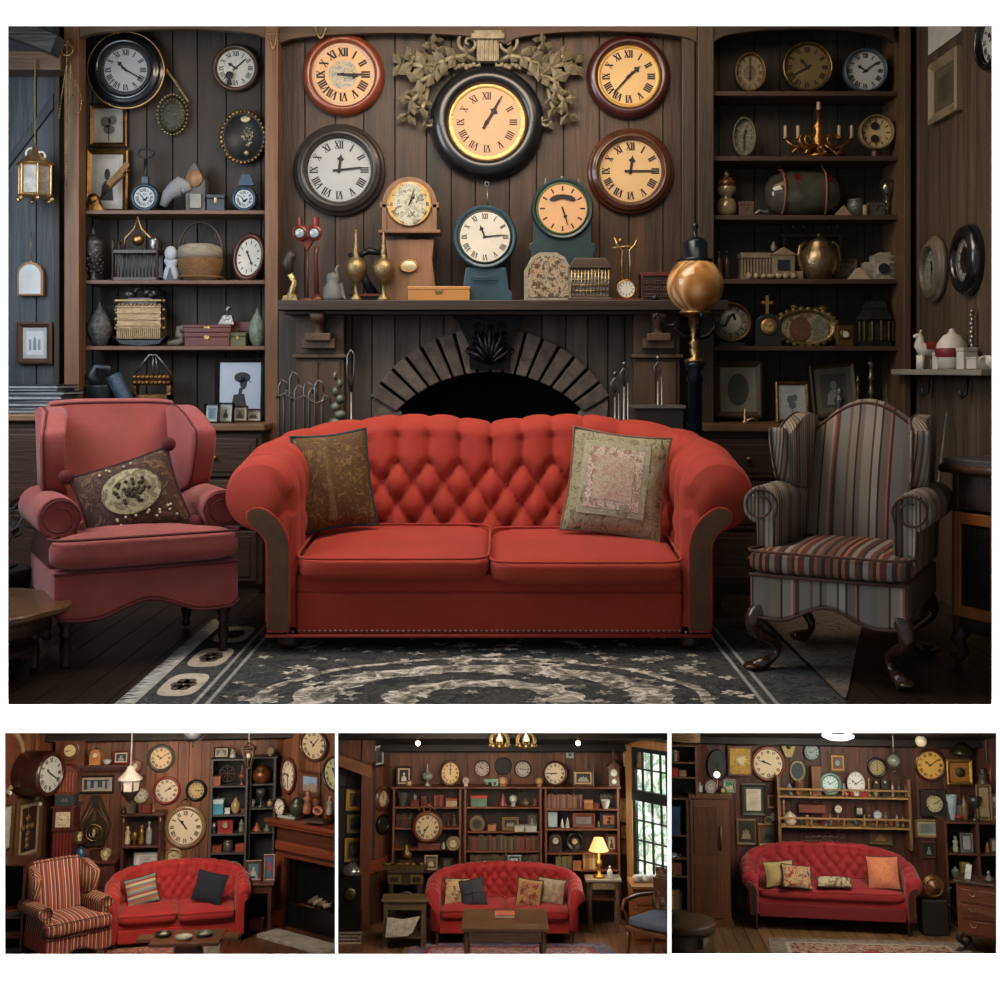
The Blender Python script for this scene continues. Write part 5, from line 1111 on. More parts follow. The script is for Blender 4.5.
t=thing('wood_box','dark open metal log box behind the right end of the sofa','box',(fx(656,6.1),6.1,.012)); mb=MB(); w_=fx(680,6.1)-fx(632,6.1); zt=fz(405,6.1)-.012; mb.box(-w_/2,w_/2,-.12,.1,0,zt-.01); part(mb,'body',mat('2a2724',.5,.3),t,.004); mb=MB(); mb.box(-w_/2-.01,w_/2+.01,-.13,.11,zt-.012,zt); part(mb,'rim',mat('6f6a62',.4,.5),t)
# ---- street lamp post
Y=5.95; X0=fx(695,Y); g=lambda py:fz(py,Y)-.012; t=thing('lamp_post','black iron lamp post with an amber glass globe right of the fireplace','lamp',(X0,Y,.012)); ir=mat('17191d',.3,.6,.3,20); S=Y/FPX
mb=MB(); mb.lathe([(.12,0),(.13,.03),(.08,.08),(.05,.12),(.05,.3),(.035,.33),(.035,g(382)),(.045,g(380)),(.03,g(372)),(.05,g(366)),(.05,g(362)),(0,g(362))],20); part(mb,'post',mat('16202c',.3,.5,.3),t)
mb=MB(); mb.lathe([(.05,g(363)),(.055,g(360)),(.02,g(357)),(.03,g(350)),(.02,g(347)),(.035,g(343)),(.02,g(340)),(.028,g(318)),(.06,g(315)),(.07,g(312)),(0,g(312))],18); part(mb,'collar',gold('7d6a44'),t)
mb=MB()
for a in (PI,0,PI/2,-PI/2,):
    P=[(.02,g(338)),(.06,g(336)),(.10,g(328)),(.09,g(318)),(.11,g(326)),(.15,g(325)),(.17,g(317)),(.19,g(314)),(.2,g(320))]
    mb.tube([(r_*cos(a),r_*sin(a),z_) for r_,z_ in P],[.012]*4+[.01]*3+[.009,.006],7)
part(mb,'scroll_arms',ir,t)
gr=28.5*S; gc=g(285)
gm_=bpy.data.materials.new('amber_glass'); gm_=patch('amber_glass',['6a4520','a8743c','c9a878','8c5a28','d8c8a4'],5,.12,.8,1,0); 
mb=MB(); mb.lathe([(gr*.45,gc-gr*.95)]+[(gr*sin(a),gc-gr*cos(a)) for a in [.5+(PI-1.0)*k/20 for k in range(21)]]+[(gr*.45,gc+gr*.95)],36); part(mb,'glass_globe',gm_,t)
mb=MB(); mb.lathe([(gr*.52,gc-gr*1.0),(gr*.55,gc-gr*.96),(gr*.5,gc-gr*.9)],28); part(mb,'globe_rim',goldt,t)
mb=MB(); mb.lathe([(gr*.62,gc+gr*.84),(gr*.64,gc+gr*.9),(gr*.45,gc+gr*.95),(gr*.43,gc+gr*1.5),(gr*.3,gc+gr*1.62),(gr*.1,gc+gr*1.7),(gr*.06,gc+gr*1.95),(gr*.13,gc+gr*2.05),(gr*.1,gc+gr*2.15),(0,gc+gr*2.2)],24); part(mb,'cap',mat('1c2630',.2,.5,.3),t)
# ---- right alcove
def rclk(label,px,py,pr,zb,dialm,hands,rim,sx=1,extra=None,style='roman',Y=6.57,**k):
    r=pr/FPX*Y; return round_clock('shelf_clock',label,(fx(px,Y),Y,zb+r+.001),r,rim,dialm,ink,hands,'thin',None,.05,sx=sx,style=style,rx=0,**k)
zR=[SL['R%d'%i] for i in range(5)]
rclk('dim oval clock at the left of the top right shelf',749,66,20,zR[0],mat('6d624c',.6,0,.2),hm(6,0),bronze,sx=.78,center=(.45,mat('4f4636')))
rclk('bronze-faced round clock in the middle of the top right shelf',806,62,25.5,zR[0],mat('6b5d3e',.5,.3,.3),hm(10,40),gold('6c5a38'),bold=1.5)
rclk('white-faced round clock at the right of the top right shelf',864,63,22,zR[0],mat('a9adae',.5,0,.1),hm(10,9),mat('3a4650',.4),bold=1.4)
rclk('small oval patterned dial at the left of the second right shelf',743,133,20,zR[1],patch('ovald',['8f8b7a','4c4a40','a5a08c'],50),hm(12,30),mat('55503f',.5),sx=.58,style='dot')
Y=6.57; x,w,h=fit(784,853,102,zR[1],Y); t=thing('table_chandelier','gilt branched candelabrum with five candles on the second right shelf','candelabrum',(x,Y,zR[1]+.0005)); mb=MB(); mb.lathe([(.06,0),(.07,.012),(.03,.03),(.02,.06),(.04,.1),(.02,.14),(.035,.17),(.015,.2),(.02,h*.85),(0,h*.85)],16)
for k in range(8): mb.tube([(.03*cos(a),.03*sin(a),.05+.02*(k%2)) if j==0 else ((.03+.04*j)*cos(a),(.03+.04*j)*sin(a)*.4,.04+.025*sin(j*2+k)) for a in [k*PI/4+.2] for j in range(4)],.011,6)
for sx,zt in ((-1,.55),(-.62,.57),(.62,.5),(1,.58)):
    mb.tube([(0,0,.1),(sx*w*.2,0,.05),(sx*w*.38,0,.07),(sx*w*.48,0,h*.33)],[.011,.012,.01,.008],7); mb.lathe([(.006,0),(.022,.012),(.014,.016),(0,.016)],10,0,TX(sx*w*.48,0,h*.32)); mb.tube([(sx*w*.2+.03*cos(b),-.01,.1+.03*sin(b)) for b in [k*.6 for k in range(9)]],.007,6)
part(mb,'branches',gold('8f6638',.3,.4),t); mb=MB()
for sx in (-1,-.62,.62,1): part(MB().cyl(.009,h*.34,h*.58,8,0,TX(sx*w*.48,0,0)),'candle',mat('a08c6c',.5),t)
part(MB().cyl(.011,h*.8,h,8),'candle',mat('a08c6c',.5),t)
t=rclk('round buff dial with two black holes standing on the second right shelf',875,124,17.5,zR[1]+.04,mat('b09e70',.6,0,.1),None,mat('6d5c3c',.5),style='dot') 
t.name='gauge_dial'; t.children[0].children[0] if False else None
for dz in (.035,-.035): mb=MB(); mb.lathe([(.022,0),(.022,.004),(0,.004)],18,0,TX(-.01,-.026,dz)@FRONT,False); part(mb,'hole',ink,t)
mb=MB(); mb.cyl(.02,-.14,-.09,10); part(mb,'foot',wood('4a2c1e'),t)
z2=zR[2]
def two(t,w,h): mb=MB(); mb.sph((0,0,h*.7),(w*.48,w*.48,h*.16),16); part(mb,'amber_top',mat('5f3d24',.25,.3,.4),t)
lathed('perfume_bottle','glass scent bottle with amber top at the left of the third right shelf','bottle',(716,737,170),z2,6.6,'perfume',mat('8a7c5c',.15,.3,.5,12),extra=two)
chest('trinket_box','tiny brown box right of the scent bottle on the third right shelf','box',(738,753,202),z2,6.6,wood('4a3a2c'),.05); mb=MB(); mb.tube([(-.04,0,.01),(-.015,0,.03),(.02,0,.02),(.04,0,.03)],.009,6); solo(mb,'silver_trinket',silver,'tiny silver trinket before the big glass jar','ornament',(fx(762,6.57),6.57,z2+.003))
# big lying glass flask
Y=6.62; a_=(fx(842,Y)-fx(766,Y))/2; b_=23.5/FPX*Y; t=thing('glass_demijohn','large glass flask lying on its side with red band, third right shelf','bottle',(fx(803,Y),Y,z2+b_+.002))
gl=mat('4b4a40',.08,.35,.6,5); mb=MB(); mb.lathe([(0,-1),(.45,-.98),(.75,-.85),(.95,-.55),(1,-.15),(1,.2),(.92,.55),(.7,.85),(.35,.97),(0,1)],28,0,Matrix.Diagonal((a_,b_*.8,b_,1))@Matrix.Rotation(PI/2,4,'Y')); part(mb,'body',gl,t)
mb=MB(); mb.lathe([(1.01,-.05),(1.02,.1),(1.01,.25)],28,0,Matrix.Diagonal((a_,b_*.8,b_,1))@Matrix.Rotation(PI/2,4,'Y'),cap=False) if False else mb.grid(lambda u,v:(a_*(-.3+.95*u),-b_*.8*1.01*cos(.5+v*.4)*(1-.1*u),b_*1.01*sin(.5+v*.4)*(1-.1*u)),12,6); part(mb,'red_band',mat('5a1512',.2,0,.2),t)
for sx,tl in ((-.62,.3),(.55,-.4)): mb=MB(); mb.tube([(a_*sx+.03*cos(q_)*tl,-b_*.83*cos(q_),b_*1.0*sin(q_)) for q_ in [-1.2+2.9*k/16 for k in range(17)]]+[(a_*sx+.04*tl,.0,b_+.06)],.006,6); part(mb,'strap',mat('7a4a34',.5),t)
x,w,h=fit(833,838,0,z2,6.6) if False else (0,0,0); mb=MB(); mb.prism([(-.045,0),(.045,0),(.005,.055)],-.03,.03); solo(mb,'paper_pyramid',mat('7d6a4e',.7),'small brown pyramid at the right end of the lying glass flask','ornament',(fx(842,6.55),6.55,z2+.0005))
def tus(t,w,h): mb=MB(); mb.tube([(w*.3*cos(q_),0,h*.68+h*.28*sin(q_)) for q_ in [PI*2*k/14 for k in range(15)]],.005,6); part(mb,'ring_handle',mat('4b463e',.4,.5),t)
lathed('frosted_jar','frosted jar with large ring handle on the third right shelf','jar',(847,864,199),z2,6.6,'jar',mat('55564f',.4,.2,.4,30,.5,80),extra=tus,wh=None)
chest('trinket_box','small glass box between the frosted jar and the silver goblet','box',(866,883,203),z2,6.6,mat('4a4a44',.3,.2),.05); lathed('candle_stub','tiny pale candle stub beside the glass box on the third right shelf','candle',(862,868,205),z2,6.57,'jar',mat('8f7a5c',.5))
lathed('goblet','polished silver goblet at the right end of the third right shelf','goblet',(879,895,181),z2,6.6,'goblet',mat('7d7468',.15,.9,.3)); 
z3=zR[3]
for px,c in ((719,'5f4a30'),(727,'3e3225')): lathed('ink_bottle','small dark bottle with gold cap, %s of the pair behind the amber globe'%('left' if px<720 else 'right'),'bottle',(px-3.6,px+3.6,251),z3,6.6,'bottle',mat(c,.2,.3,.4),12)
x,w,h=fit(739,801,241,z3,6.62); t=thing('model_building','miniature classical temple building on the fourth right shelf','model building',(x,6.62,z3+.0005)); st_=mat('6f6250',.6,0,.35,20); mb=MB(); mb.box(-w/2,0,-.05,.05,0,.02); mb.box(-w/2,0,-.05,.05,.12,.15); mb.box(-w*.48,0,.0,.05,.02,.12); mb.box(0,w*.36,-.06,.06,0,h*.62); mb.prism([(-w*.04,h*.62),(w*.4,h*.62),(w*.18,h*.82)],-.065,.065); mb.lathe([(.012,0),(.018,.02),(.006,.05),(0,.06)],8,0,TX(w*.06,0,h*.74)); mb.box(w*.36,w*.5,-.05,.05,0,.05); part(mb,'walls',st_,t,.002); mb=MB()
for k in range(10): mb.cyl(.006,.02,.12,6,0,TX(-w*.47+w*.44*k/9,-.04,0))
part(mb,'columns',st_,t); mb=MB(); mb.box(w*.08,w*.28,-.063,-.055,.05,h*.5); part(mb,'window',lead,t)
rd=random.Random(8)
for k in range(7): mb=MB(); mb.sph((0,0,0),(rd.uniform(.015,.03),.02,rd.uniform(.012,.02)),9,k=6); solo(mb,'shell','mat' if 0 else mat('82745e',.6,0,.3,20),'small beige shell, %s from the left in the row before the temple model'%ORD[k],'shell',(fx(749+k*7.4,6.55),6.55,z3+.02),group='shells in front of the temple model')
def samo(t,w,h):
    mb=MB()
    for sx in (-1,1): mb.tube([(sx*w*.3,0,.03),(sx*w*.46,0,.06),(sx*w*.55,0,h*.45),(sx*w*.5,0,h*.72),(sx*w*.36,0,h*.82),(sx*w*.32,0,h*.7)],[.012,.013,.012,.011,.009,.006],8)
    part(mb,'handles',gold('7d6a48'),t)
    mb=MB(); mb.lathe([(w*.12,0),(w*.14,.01),(w*.05,.03),(0,.03)],12); part(mb,'foot',gold('7d6a48'),t)
lathed('samovar','tarnished silver-gilt tureen with two tall scroll handles on the fourth right shelf','tureen',(800,838,233),z3,6.6,'pot',gold('8c7a5c',.3,.4),extra=samo)
for k,px in enumerate((784,794,804,830,838)): mb=MB(); mb.lathe([(.004,0),(.004,.03),(.014,.035),(.01,.05),(.004,.055),(0,.06)],8); solo(mb,'finial_hook',bronze,'small dark knob, %s from the left on the rail behind the silver tureen'%ORD[k],'knob',(fx(px,6.73),6.73,z3+.27),group='dark knobs behind the silver tureen')
mb=MB(); mb.box(fx(780,6.73),fx(843,6.73),6.71,6.74,z3+.25,z3+.27); mb.box(fx(782,6.73),fx(785,6.73),6.71,6.74,z3,z3+.25); mb.box(fx(838,6.73),fx(841,6.73),6.71,6.74,z3,z3+.25); solo(mb,'display_rail',wood('2a2018'),'dark slim rail standing behind the silver tureen','rail')
framed('picture_frame','small wooden multi-pane frame right of the silver tureen',(fx(843,6.68),6.68,z3+.001),.15,.12,wood('5a452e'),None,mat('4b4234'),.14,motif='group',mm=mat('7a6a50'))
mb=MB(); mb.prism([(-.06,0),(.06,0),(.0,.065)],-.04,.04); solo(mb,'paper_pyramid',mat('9a8c74',.7,0,.2),'small pale pyramid between tureen and camera on the fourth right shelf','ornament',(fx(858,6.57),6.57,z3+.0005))
x,w,h=fit(863,892,253,z3,6.6); t=thing('folding_camera','pale vintage box camera ornament at the right end of the fourth right shelf','camera',(x,6.6,z3+.0005)); mb=MB(); mb.box(-w*.5,-w*.1,-.03,.04,0,h*.65); mb.box(-w*.2,w*.5,-.05,.05,0,h*.9); mb.box(0,w*.4,-.04,.04,h*.9,h); part(mb,'body',mat('8a8474',.6,0,.4,30,.6,60),t,.004); mb=MB(); mb.box(-w*.12,w*.3,-.056,-.048,h*.2,h*.62); part(mb,'front_plate',mat('a8a290',.5),t,.003); mb=MB(); mb.cyl(.03,0,.01,16,0,TX(w*.1,-.055,h*.4)@FRONT); part(mb,'lens',lead,t)
for k in range(4): mb=MB(); mb.box(w*.34,w*.48,-.056,-.05,h*(.1+.2*k),h*(.2+.2*k)); part(mb,'bellows_rib',mat('55503f'),t)
z4=zR[4]
t=rclk('round dark dish with pale printed centre standing behind the amber lamp globe',730,317,20,zR[4]+.02,patch('dish',['8a8678','3e3c36','a8a292'],60),None,bronze,style='dot',center=(.6,mat('7d7c72',.6,0,.3,40))); t.name='display_dish'; t['category']='dish'
mb=MB(); mb.box(-.07,.07,-.04,.03,-.135,-.11); part(mb,'stand',wood('2a1e16'),t)
def cross(t,w,h): mb=MB(); mb.box(-.008,.008,-.008,.008,h,h+.1); mb.box(-.03,.03,-.007,.007,h+.055,h+.07); part(mb,'cross',goldt,t)
standing_clock('arched_clock','black arched clock with gilt dial and a gold cross on top, lowest right shelf',(754,780,314),z4,6.58,'arch',mat('1d211f',.3,0,.3),mat('b09a60',.4,.4,.2),ink,hm(1,50),.56,d=.08,extra=cross,inner=goldt)
Y=6.68; x,w,h=fit(772,838,306,z4,Y); t=thing('ornate_mirror','wide gilded shell-edged oval frame with scene on the lowest right shelf','picture frame',(x,Y,z4+.0005),rx=-.08); og=gold('93815a',.45,.45); mb=MB(); mb.lathe([(1,0),(1,.02),(.9,.045),(.8,.03),(.76,.015),(0,.012)],36,0,TX(0,0,h*.47)@Matrix.Diagonal((w/2,1,h*.47,1))@FRONT)
for k in range(26): a=2*PI*k/26; mb.sph((w*.48*cos(a),-.025,h*.47+h*.45*sin(a)),(.022,.014,.018),8,k=5)
mb.sph((-.06,-.02,h*.97),(.03,.02,.02)); mb.sph((.1,-.02,h*.93),(.03,.02,.02)); part(mb,'gilt_frame',og,t)
mb=MB(); mb.lathe([(.8,0),(.8,.004),(0,.004)],32,0,TX(0,-.014,h*.47)@Matrix.Diagonal((w/2,1,h*.47,1))@FRONT,False); p_=part(mb,'picture',patch('shellp',['8f8468','5c4a34','a89c7c','403626'],16),t)
mb=MB(); mb.prism(ell(-.03,h*.42,w*.16,h*.3),-.024,-.018); part(mb,'centre_scene',mat('5a3a2a',.5,0,.5,30),p_); mb=MB(); mb.prism(ell(w*.22,h*.4,w*.12,h*.36),-.03,-.02); part(mb,'side_scene',patch('ovald',['8f8b7a'],50),p_)
standing_clock('miniature_clock','tiny gilt square clock with pale face on the lowest right shelf',(836,852,325),z4,6.57,'box',gold('7d6238'),mat('b8b4a8'),ink,None,.6,.55,d=.05,style='dot')
x,w,h=fit(857,895,288,z4,6.6); t=thing('pavilion_lantern','black hexagonal pavilion lantern at the right end of the lowest right shelf','lantern',(x,6.6,z4+.0005)); bk_=mat('1f2222',.35,.3,.3,20); mb=MB(); mb.lathe([(w*.5,0),(w*.52,.015),(w*.44,.03),(w*.44,.035)],6,sm=False); part(mb,'base',bk_,t); mb=MB(); mb.lathe([(w*.46,h*.42),(w*.52,h*.45),(w*.5,h*.5),(w*.36,h*.62),(w*.38,h*.66),(w*.3,h*.76),(w*.1,h*.84),(w*.05,h*.9),(w*.07,h*.94),(0,h)],6,sm=False); part(mb,'roof',bk_,t,.002); mb=MB(); mb.lathe([(w*.36,.03),(w*.36,h*.43)],6,sm=False); part(mb,'inner_panels',mat('3a3c34',.3,.2,.5,20),t); mb=MB()
for k in range(12): a=k*PI/6; mb.cyl(.008,.03,h*.43,8,0,TX(w*.43*cos(a),w*.43*sin(a),0))
part(mb,'columns',gold('6d5c40'),t)
# counter right
z=ZR
framed('picture_frame','dark frame with an oval portrait silhouette, largest on the right cabinet',(fx(738,6.6),6.6,z+.02),fx(762,6.6)-fx(714,6.6),fz(365,6.6)-z-.0,wood('4a3a28',.4,.4),mat('93907e',.6),mat('8c8a7c'),.13,motif='oval',mm=mat('4a4c44'),rx=-.05,mw=.08)
framed('picture_frame','gold-edged small frame with leafy heart print on the right cabinet',(fx(792,6.45),6.45,z+.001),fx(809,6.45)-fx(776,6.45),fz(382,6.45)-z,gold('7a5c38'),mat('a3a7a6'),mat('a3a7a6'),.1,motif='plant',mm=mat('5c6264'),rx=-.08)
framed('picture_frame','leaning brown frame partly behind the striped armchair top',(fx(836,6.7),6.7,z+.02),fx(860,6.7)-fx(814,6.7),fz(367,6.7)-z,wood('4e3c2a',.4,.4),mat('6d6656'),mat('4d4c48'),.1,motif='bust',mm=mat('8b8a84'),rx=-.08,ry=-.08)
lathed('figurine','small dark figurine in front of the leaning brown frame','figurine',(833,846,388),z,6.5,'torso',pewter); lathed('figurine','tiny gilt figurine left of the tall candlestick','figurine',(855,861,376),z,6.55,'stick',gold('8a6c40')); lathed('candlestick','tall turned silver-gilt candlestick on the right cabinet','candlestick',(865,877,357),z,6.6,'stick',gold('8c8068',.3))
lathed('wicker_cone','tall woven wicker cone at the right end of the right cabinet','cone',(880,897,365),z,6.7,'cone',mat('6b6148',.8,0,.5,40,1,150,stretch=(1,1,2)))
t=thing('brass_trinket','tiny brass cross-shaped trinket at the front of the right cabinet','ornament',(fx(745,6.3),6.3,z+.0005)); mb=MB(); mb.lathe([(.02,0),(.02,.01),(.008,.02),(.01,.05),(.004,.08),(0,.085)],10); part(mb,'post',gold('b89c74'),t); mb=MB(); mb.tube([(0,0,.012),(.04,0,.03),(.07,0,.012)],.008,6); part(mb,'arm',gold('b89c74'),t)
# ---- right wall (faces -x)
def rwp(px,py): p=MAIN.hit(px,py,0,RW-.002); return (p.x,p.y,p.z)
RZ=-PI/2
def rw_clock(label,px,py,rv,*a,sx=1,**k): p=rwp(px,py); r=rv/FPX*p[1]; return round_clock('wall_clock',label,p,r,*a,rz=RZ,sx=sx,**k)
rw_clock('cropped black-rimmed clock at the top right corner of the right wall',1000,38,34,blackm,mat('b9bbb6',.5,0,.1),ink,hm(10,10),'round',depth=.07,bold=1.3)
rw_clock('oval clock with worn grey wood frame on the right wall',937,269,33,wood('5a5142',.5,.5),patch('ovald2',['9a9886','55544a','b0ac98'],50),ink,hm(11,30),'step',sx=.95,style='dot',dr=.6,depth=.055)
rw_clock('glossy black-framed round clock, right of the grey oval one on the right wall',971,260,36,blackm,mat('8f8d80',.5,0,.2),ink,hm(12,0),'round',sx=.95,depth=.06,style='dot',dr=.6,center=(.62,mat('15140f',.5)),inner=mat('8b8878',.3,.6))
a=rwp(934,124); b=rwp(963,112); framed('picture_frame','pale wooden double-moulded frame on the right wall',((a[0]),(a[1]+b[1])/2,fz(118,(a[1]+b[1])/2)),abs(a[1]-b[1]),.31,wood('7d6f56',.5,.3),mat('4f4a3a'),mat('4b4636',.6,0,.3,14),.16,rz=RZ,d=.03,motif='text',mm=mat('2f2c24'))
a=rwp(945,34); mb=MB(); mb.box(-.22,.22,-.006,0,-.05,.14); solo(mb,'paper_sheet',mat('b5b2a8',.7,0,.15,20),'pale sheet of paper pinned at the top of the right wall','paper',a,RZ)
# shelf on brackets
p0=rwp(915,369); p1=rwp(1010,380); t=thing('bracket_shelf','grey-topped wooden shelf on iron hooks on the right wall','shelf',(RW,(p0[1]+p1[1])/2,p0[2]-.03)); L_=abs(p0[1]-p1[1])/2
part(MB().box(-.13,0,-L_,L_,0,.028),'board',wood('8a8676',.5,.25,ax='y'),t,.003); mb=MB()
for yy in (L_*.55,-L_*.3): mb=MB(); mb.tube([(-.02,yy,0),(-.03,yy,-.09),(-.05,yy,-.11),(-.06,yy,-.07)],.008,6); part(mb,'hook',lead,t)
zs_=p0[2]-.0015
def sp(px,off): Xp=RW-off; return (Xp,Xp*FPX/(px-500))
def rs(px,off=.11): x_,y_=sp(px,off); return x_,y_
x_,y_=rs(926,.07); t=thing('horse_figurine','white horse figurine with a red saddle on the right wall shelf','figurine',(x_,y_,zs_)); S=y_/FPX; mb=MB()
for lx in (-.03,.045): 
    for ly in (-.02,.02): mb.tube([(lx,ly,0),(lx*.9,ly,.07)],[.012,.016],8)
mb.tube([(.06,0,.08),(.03,0,.1),(-.02,0,.1),(-.035,0,.12),(-.03,0,.165),(-.045,0,.175)],[.02,.035,.036,.026,.018,.01],10); mb.sph((-.04,0,.168),(.026,.014,.014)); mb.tube([(-.03,0,.18),(-.025,0,.2)],.005,5); mb.tube([(.07,0,.09),(.09,0,.05),(.08,0,.02)],[.012,.012,.006],6); part(mb,'body',porc,t); mb=MB(); mb.grid(lambda u,v:(-.01+.05*v,.037*cos(PI*u),.1+.042*sin(PI*u)),10,5); part(mb,'red_saddle',mat('7a1f1e',.6),t)
x_,y_=rs(952,.075); t=thing('painted_jar','round white jar with red band and knobbed lid on the right wall shelf','jar',(x_,y_,zs_)); mb=MB(); mb.lathe([(.05,0),(.06,.01),(.075,.07),(.07,.12),(.04,.16),(.02,.17),(.015,.18),(.012,.19),(0,.195)],22); part(mb,'body',porc,t); mb=MB(); mb.lathe([(.069,.05),(.0765,.068),(.077,.09),(.074,.1)],22,cap=False); part(mb,'red_band',mat('7a1f22',.5),t)
for (px,off,w_,h_,lab) in ((940,.04,.055,.085,'small white box in front of the horse figurine'),(947,.1,.05,.08,'white block at the front edge of the right wall shelf'),(967,.06,.07,.10,'pale grey box right of the painted jar'),(980,.09,.085,.055,'low white box at the right end of the wall shelf')):
    x_,y_=rs(px,off); mb=MB(); mb.box(-w_/2,w_/2,-w_/2,w_/2,0,h_*.8); mb.box(-w_/2-.002,w_/2+.002,-w_/2-.002,w_/2+.002,h_*.8,h_,1); solo(mb,'gift_box',[porc,mat('bdb8aa')],lab,'box',(x_,y_,zs_),.1,bevel=.003)
x_,y_=rs(972,.03); mb=MB(); mb.lathe([(.03,0),(.03,.012),(.012,.02),(.012,.06)],12)
for k in range(11): mb.sph((.002*(-1)**k,0,.07+.02*k),(.013,.013,.013),8,k=5)
solo(mb,'twist_candle',silver,'silver beaded twist candlestick at the back of the wall shelf','candlestick',(x_,y_,zs_))
x_,y_=rs(994,.06); t=thing('teacup','small white teacup cut by the right edge on the wall shelf','cup',(x_,y_,zs_)); mb=MB(); mb.lathe([(.02,0),(.035,.02),(.042,.06),(.038,.06),(.03,.02),(0,.01)],18); part(mb,'bowl',porc,t); mb=MB(); mb.torus(.02,.004,14,6,X=TX(-.045,0,.035)); part(mb,'handle',porc,t)
# ---- cabinet, cue, side table, plant, cushions
def display_cabinet():
    cw=wood('a0622f',.35,.4,coat=.3); p=(1.80,4.76); t=thing('display_cabinet','brown glazed display cabinet with carved edge at the right edge','cabinet',(p[0],p[1],.012),-1.1)
    H=fz(458,4.75)-.012; W=.46; D=.3
    part(MB().box(-.03,W,-.03,D,H-.03,H),'top_board',mat('4c4a4a',.35,0,.3),t,.006)
    mb=MB(); mb.tube([(-.03,D,H-.04),(-.03,-.03,H-.04),(W,-.03,H-.04)],.018,8); part(mb,'carved_moulding',wood('4a3322',.4),t)
    dk=wood('33241a',.45,.4)
    mb=MB(); mb.box(0,W,0,.03,.14,.2); mb.box(0,W,0,D,H-.2,H-.03); mb.box(0,.03,0,D,.14,H-.03); mb.box(0,W,D-.02,D,.14,H); mb.box(0,W,0,D,.14,.17); mb.box(.0,.03,-.01,.02,.14,H-.03); part(mb,'carcass',dk,t,.004)
    for k in range(2):
        x0=.012+k*.222; x1=x0+.214; mb=MB(); z0,z1=.2,H-.21
        mb.box(x0,x0+.035,-.018,.0,z0,z1); mb.box(x1-.035,x1,-.018,0,z0,z1); mb.box(x0+.035,x1-.035,-.018,0,z0,z0+.045); mb.box(x0+.035,x1-.035,-.018,0,z1-.045,z1)
        d=part(mb,'door',cw,t,.004); part(MB().box(x0+.035,x1-.035,-.01,-.006,z0+.045,z1-.045),'glass_pane',mat('8a9090',.05,0,.1,trans=.95),d); mb=MB(); mb.sph((x1-.018,-.03,(z0+z1)/2),.011); part(mb,'knob',ink,d)
    for zz in (.36,.52): part(MB().box(.03,W,.03,D-.02,zz,zz+.015),'inner_shelf',mat('6a6c6c',.4),t)
    for (lx,ly) in ((.03,.03),(W-.04,.03),(.03,D-.04),(W-.04,D-.04)): mb=MB(); mb.tube([(lx,ly,.15),(lx-.02,ly-.02,.1),(lx,ly,.05),(lx-.03,ly-.03,.02)],[.035,.03,.018,.028],9); part(mb,'foot',dk,t)
    M=t.matrix_world.copy()
    mb=MB(); mb.box(0,.09,0,.06,0,.05); mb.box(.02,.07,.0,.06,.05,.09); o=solo(mb,'folded_cloth',mat('b0a489',.8),'pale folded cloth inside the glazed cabinet','cloth',bevel=.01,X=M@TX(.16,.1,.172))
    return t
display_cabinet()
P0=Vector((fx(947,5.9),5.9,fz(412,5.9))); P1=Vector((fx(924,5.6),5.6,.02)); P1=Vector((fx(921,5.5),5.5,.02))
t=thing('cue_stick','thin grey cue stick leaning behind the striped armchair','stick',P1); mb=MB(); mb.tube([(0,0,0),P0-P1],[.008,.005],8); part(mb,'shaft',mat('7d7b76',.35,.3),t); mb=MB(); v=(P0-P1).normalized(); mb.tube([v*.0,v*.55],.013,8); part(mb,'grip',ink,t)
# side table front left
def side_table():
    t=thing('side_table','brown side table with scalloped top cut by the left edge','table',(-1.97,4.52,.012)); tw=wood('5e4128',.3,.4,ax='x',coat=.4); H=fz(608,4.45)-.012; R_=.34
    n=64; poly=[(R_*(1+.03*cos(8*a))*cos(a),R_*(1+.03*cos(8*a))*sin(a)) for a in [2*PI*i/n for i in range(n)]]
    mb=MB(); vs=[(x,y,zz) for zz,k in ((H-.03,.96),(H-.02,1),(H-.005,1),(H,.98)) for x,y in [(p[0]*k,p[1]*k) for p in poly]]; fs=[]
    for j in range(3):
        for i in range(n): k=(i+1)%n; fs.append((j*n+i,j*n+k,(j+1)*n+k,(j+1)*n+i))
    fs.append(tuple(3*n+i for i in range(n))); fs.append(tuple(range(n-1,-1,-1))); mb.add(vs,fs,0,False); part(mb,'table_top',tw,t)
    mb=MB(); mb.lathe([(.26,H-.1),(.27,H-.03)],24); part(mb,'apron',wood('3a281a'),t)
    for k in range(4): a=PI/4+k*PI/2; mb=MB(); turned(mb,.22*cos(a),.22*sin(a),H-.05,.03); part(mb,'leg',wood('3f2a1a',.35),t)
    mb=MB(); mb.lathe([(.2,.1),(.21,.12),(0,.12)],24); part(mb,'lower_shelf',wood('33231a'),t)
side_table()
t=thing('potted_plant','dark leafy potted plant in shadow between the side table and the red armchair','plant',(-2.15,5.12,.012)); mb=MB(); mb.lathe([(.09,0),(.12,.02),(.14,.3),(.15,.32),(.12,.32),(0,.28)],18); part(mb,'pot',lead,t)
mb=MB(); rd=random.Random(3)
for k in range(60):
    a=rd.uniform(0,6.3); r_=rd.uniform(.02,.15); zz=rd.uniform(.32,.62); L_=.07; tl=rd.uniform(-.5,.9); d=Vector((cos(a),sin(a),tl)).normalized()*L_; s_=Vector((-sin(a),cos(a),0))*.018; p=Vector((r_*cos(a),r_*sin(a),zz)); mb.add([p,p+d*.5+s_,p+d,p+d*.5-s_],[(0,1,2,3)],0)
part(mb,'leaves',mat('2a3133',.5,0,.4),t); mb=MB()
for k in range(9): a=k*.7; mb.tube([(0,0,.28),(.06*cos(a),.06*sin(a),.45),(.13*cos(a),.13*sin(a),.56)],.004,5)
part(mb,'stems',mat('35332c'),t)
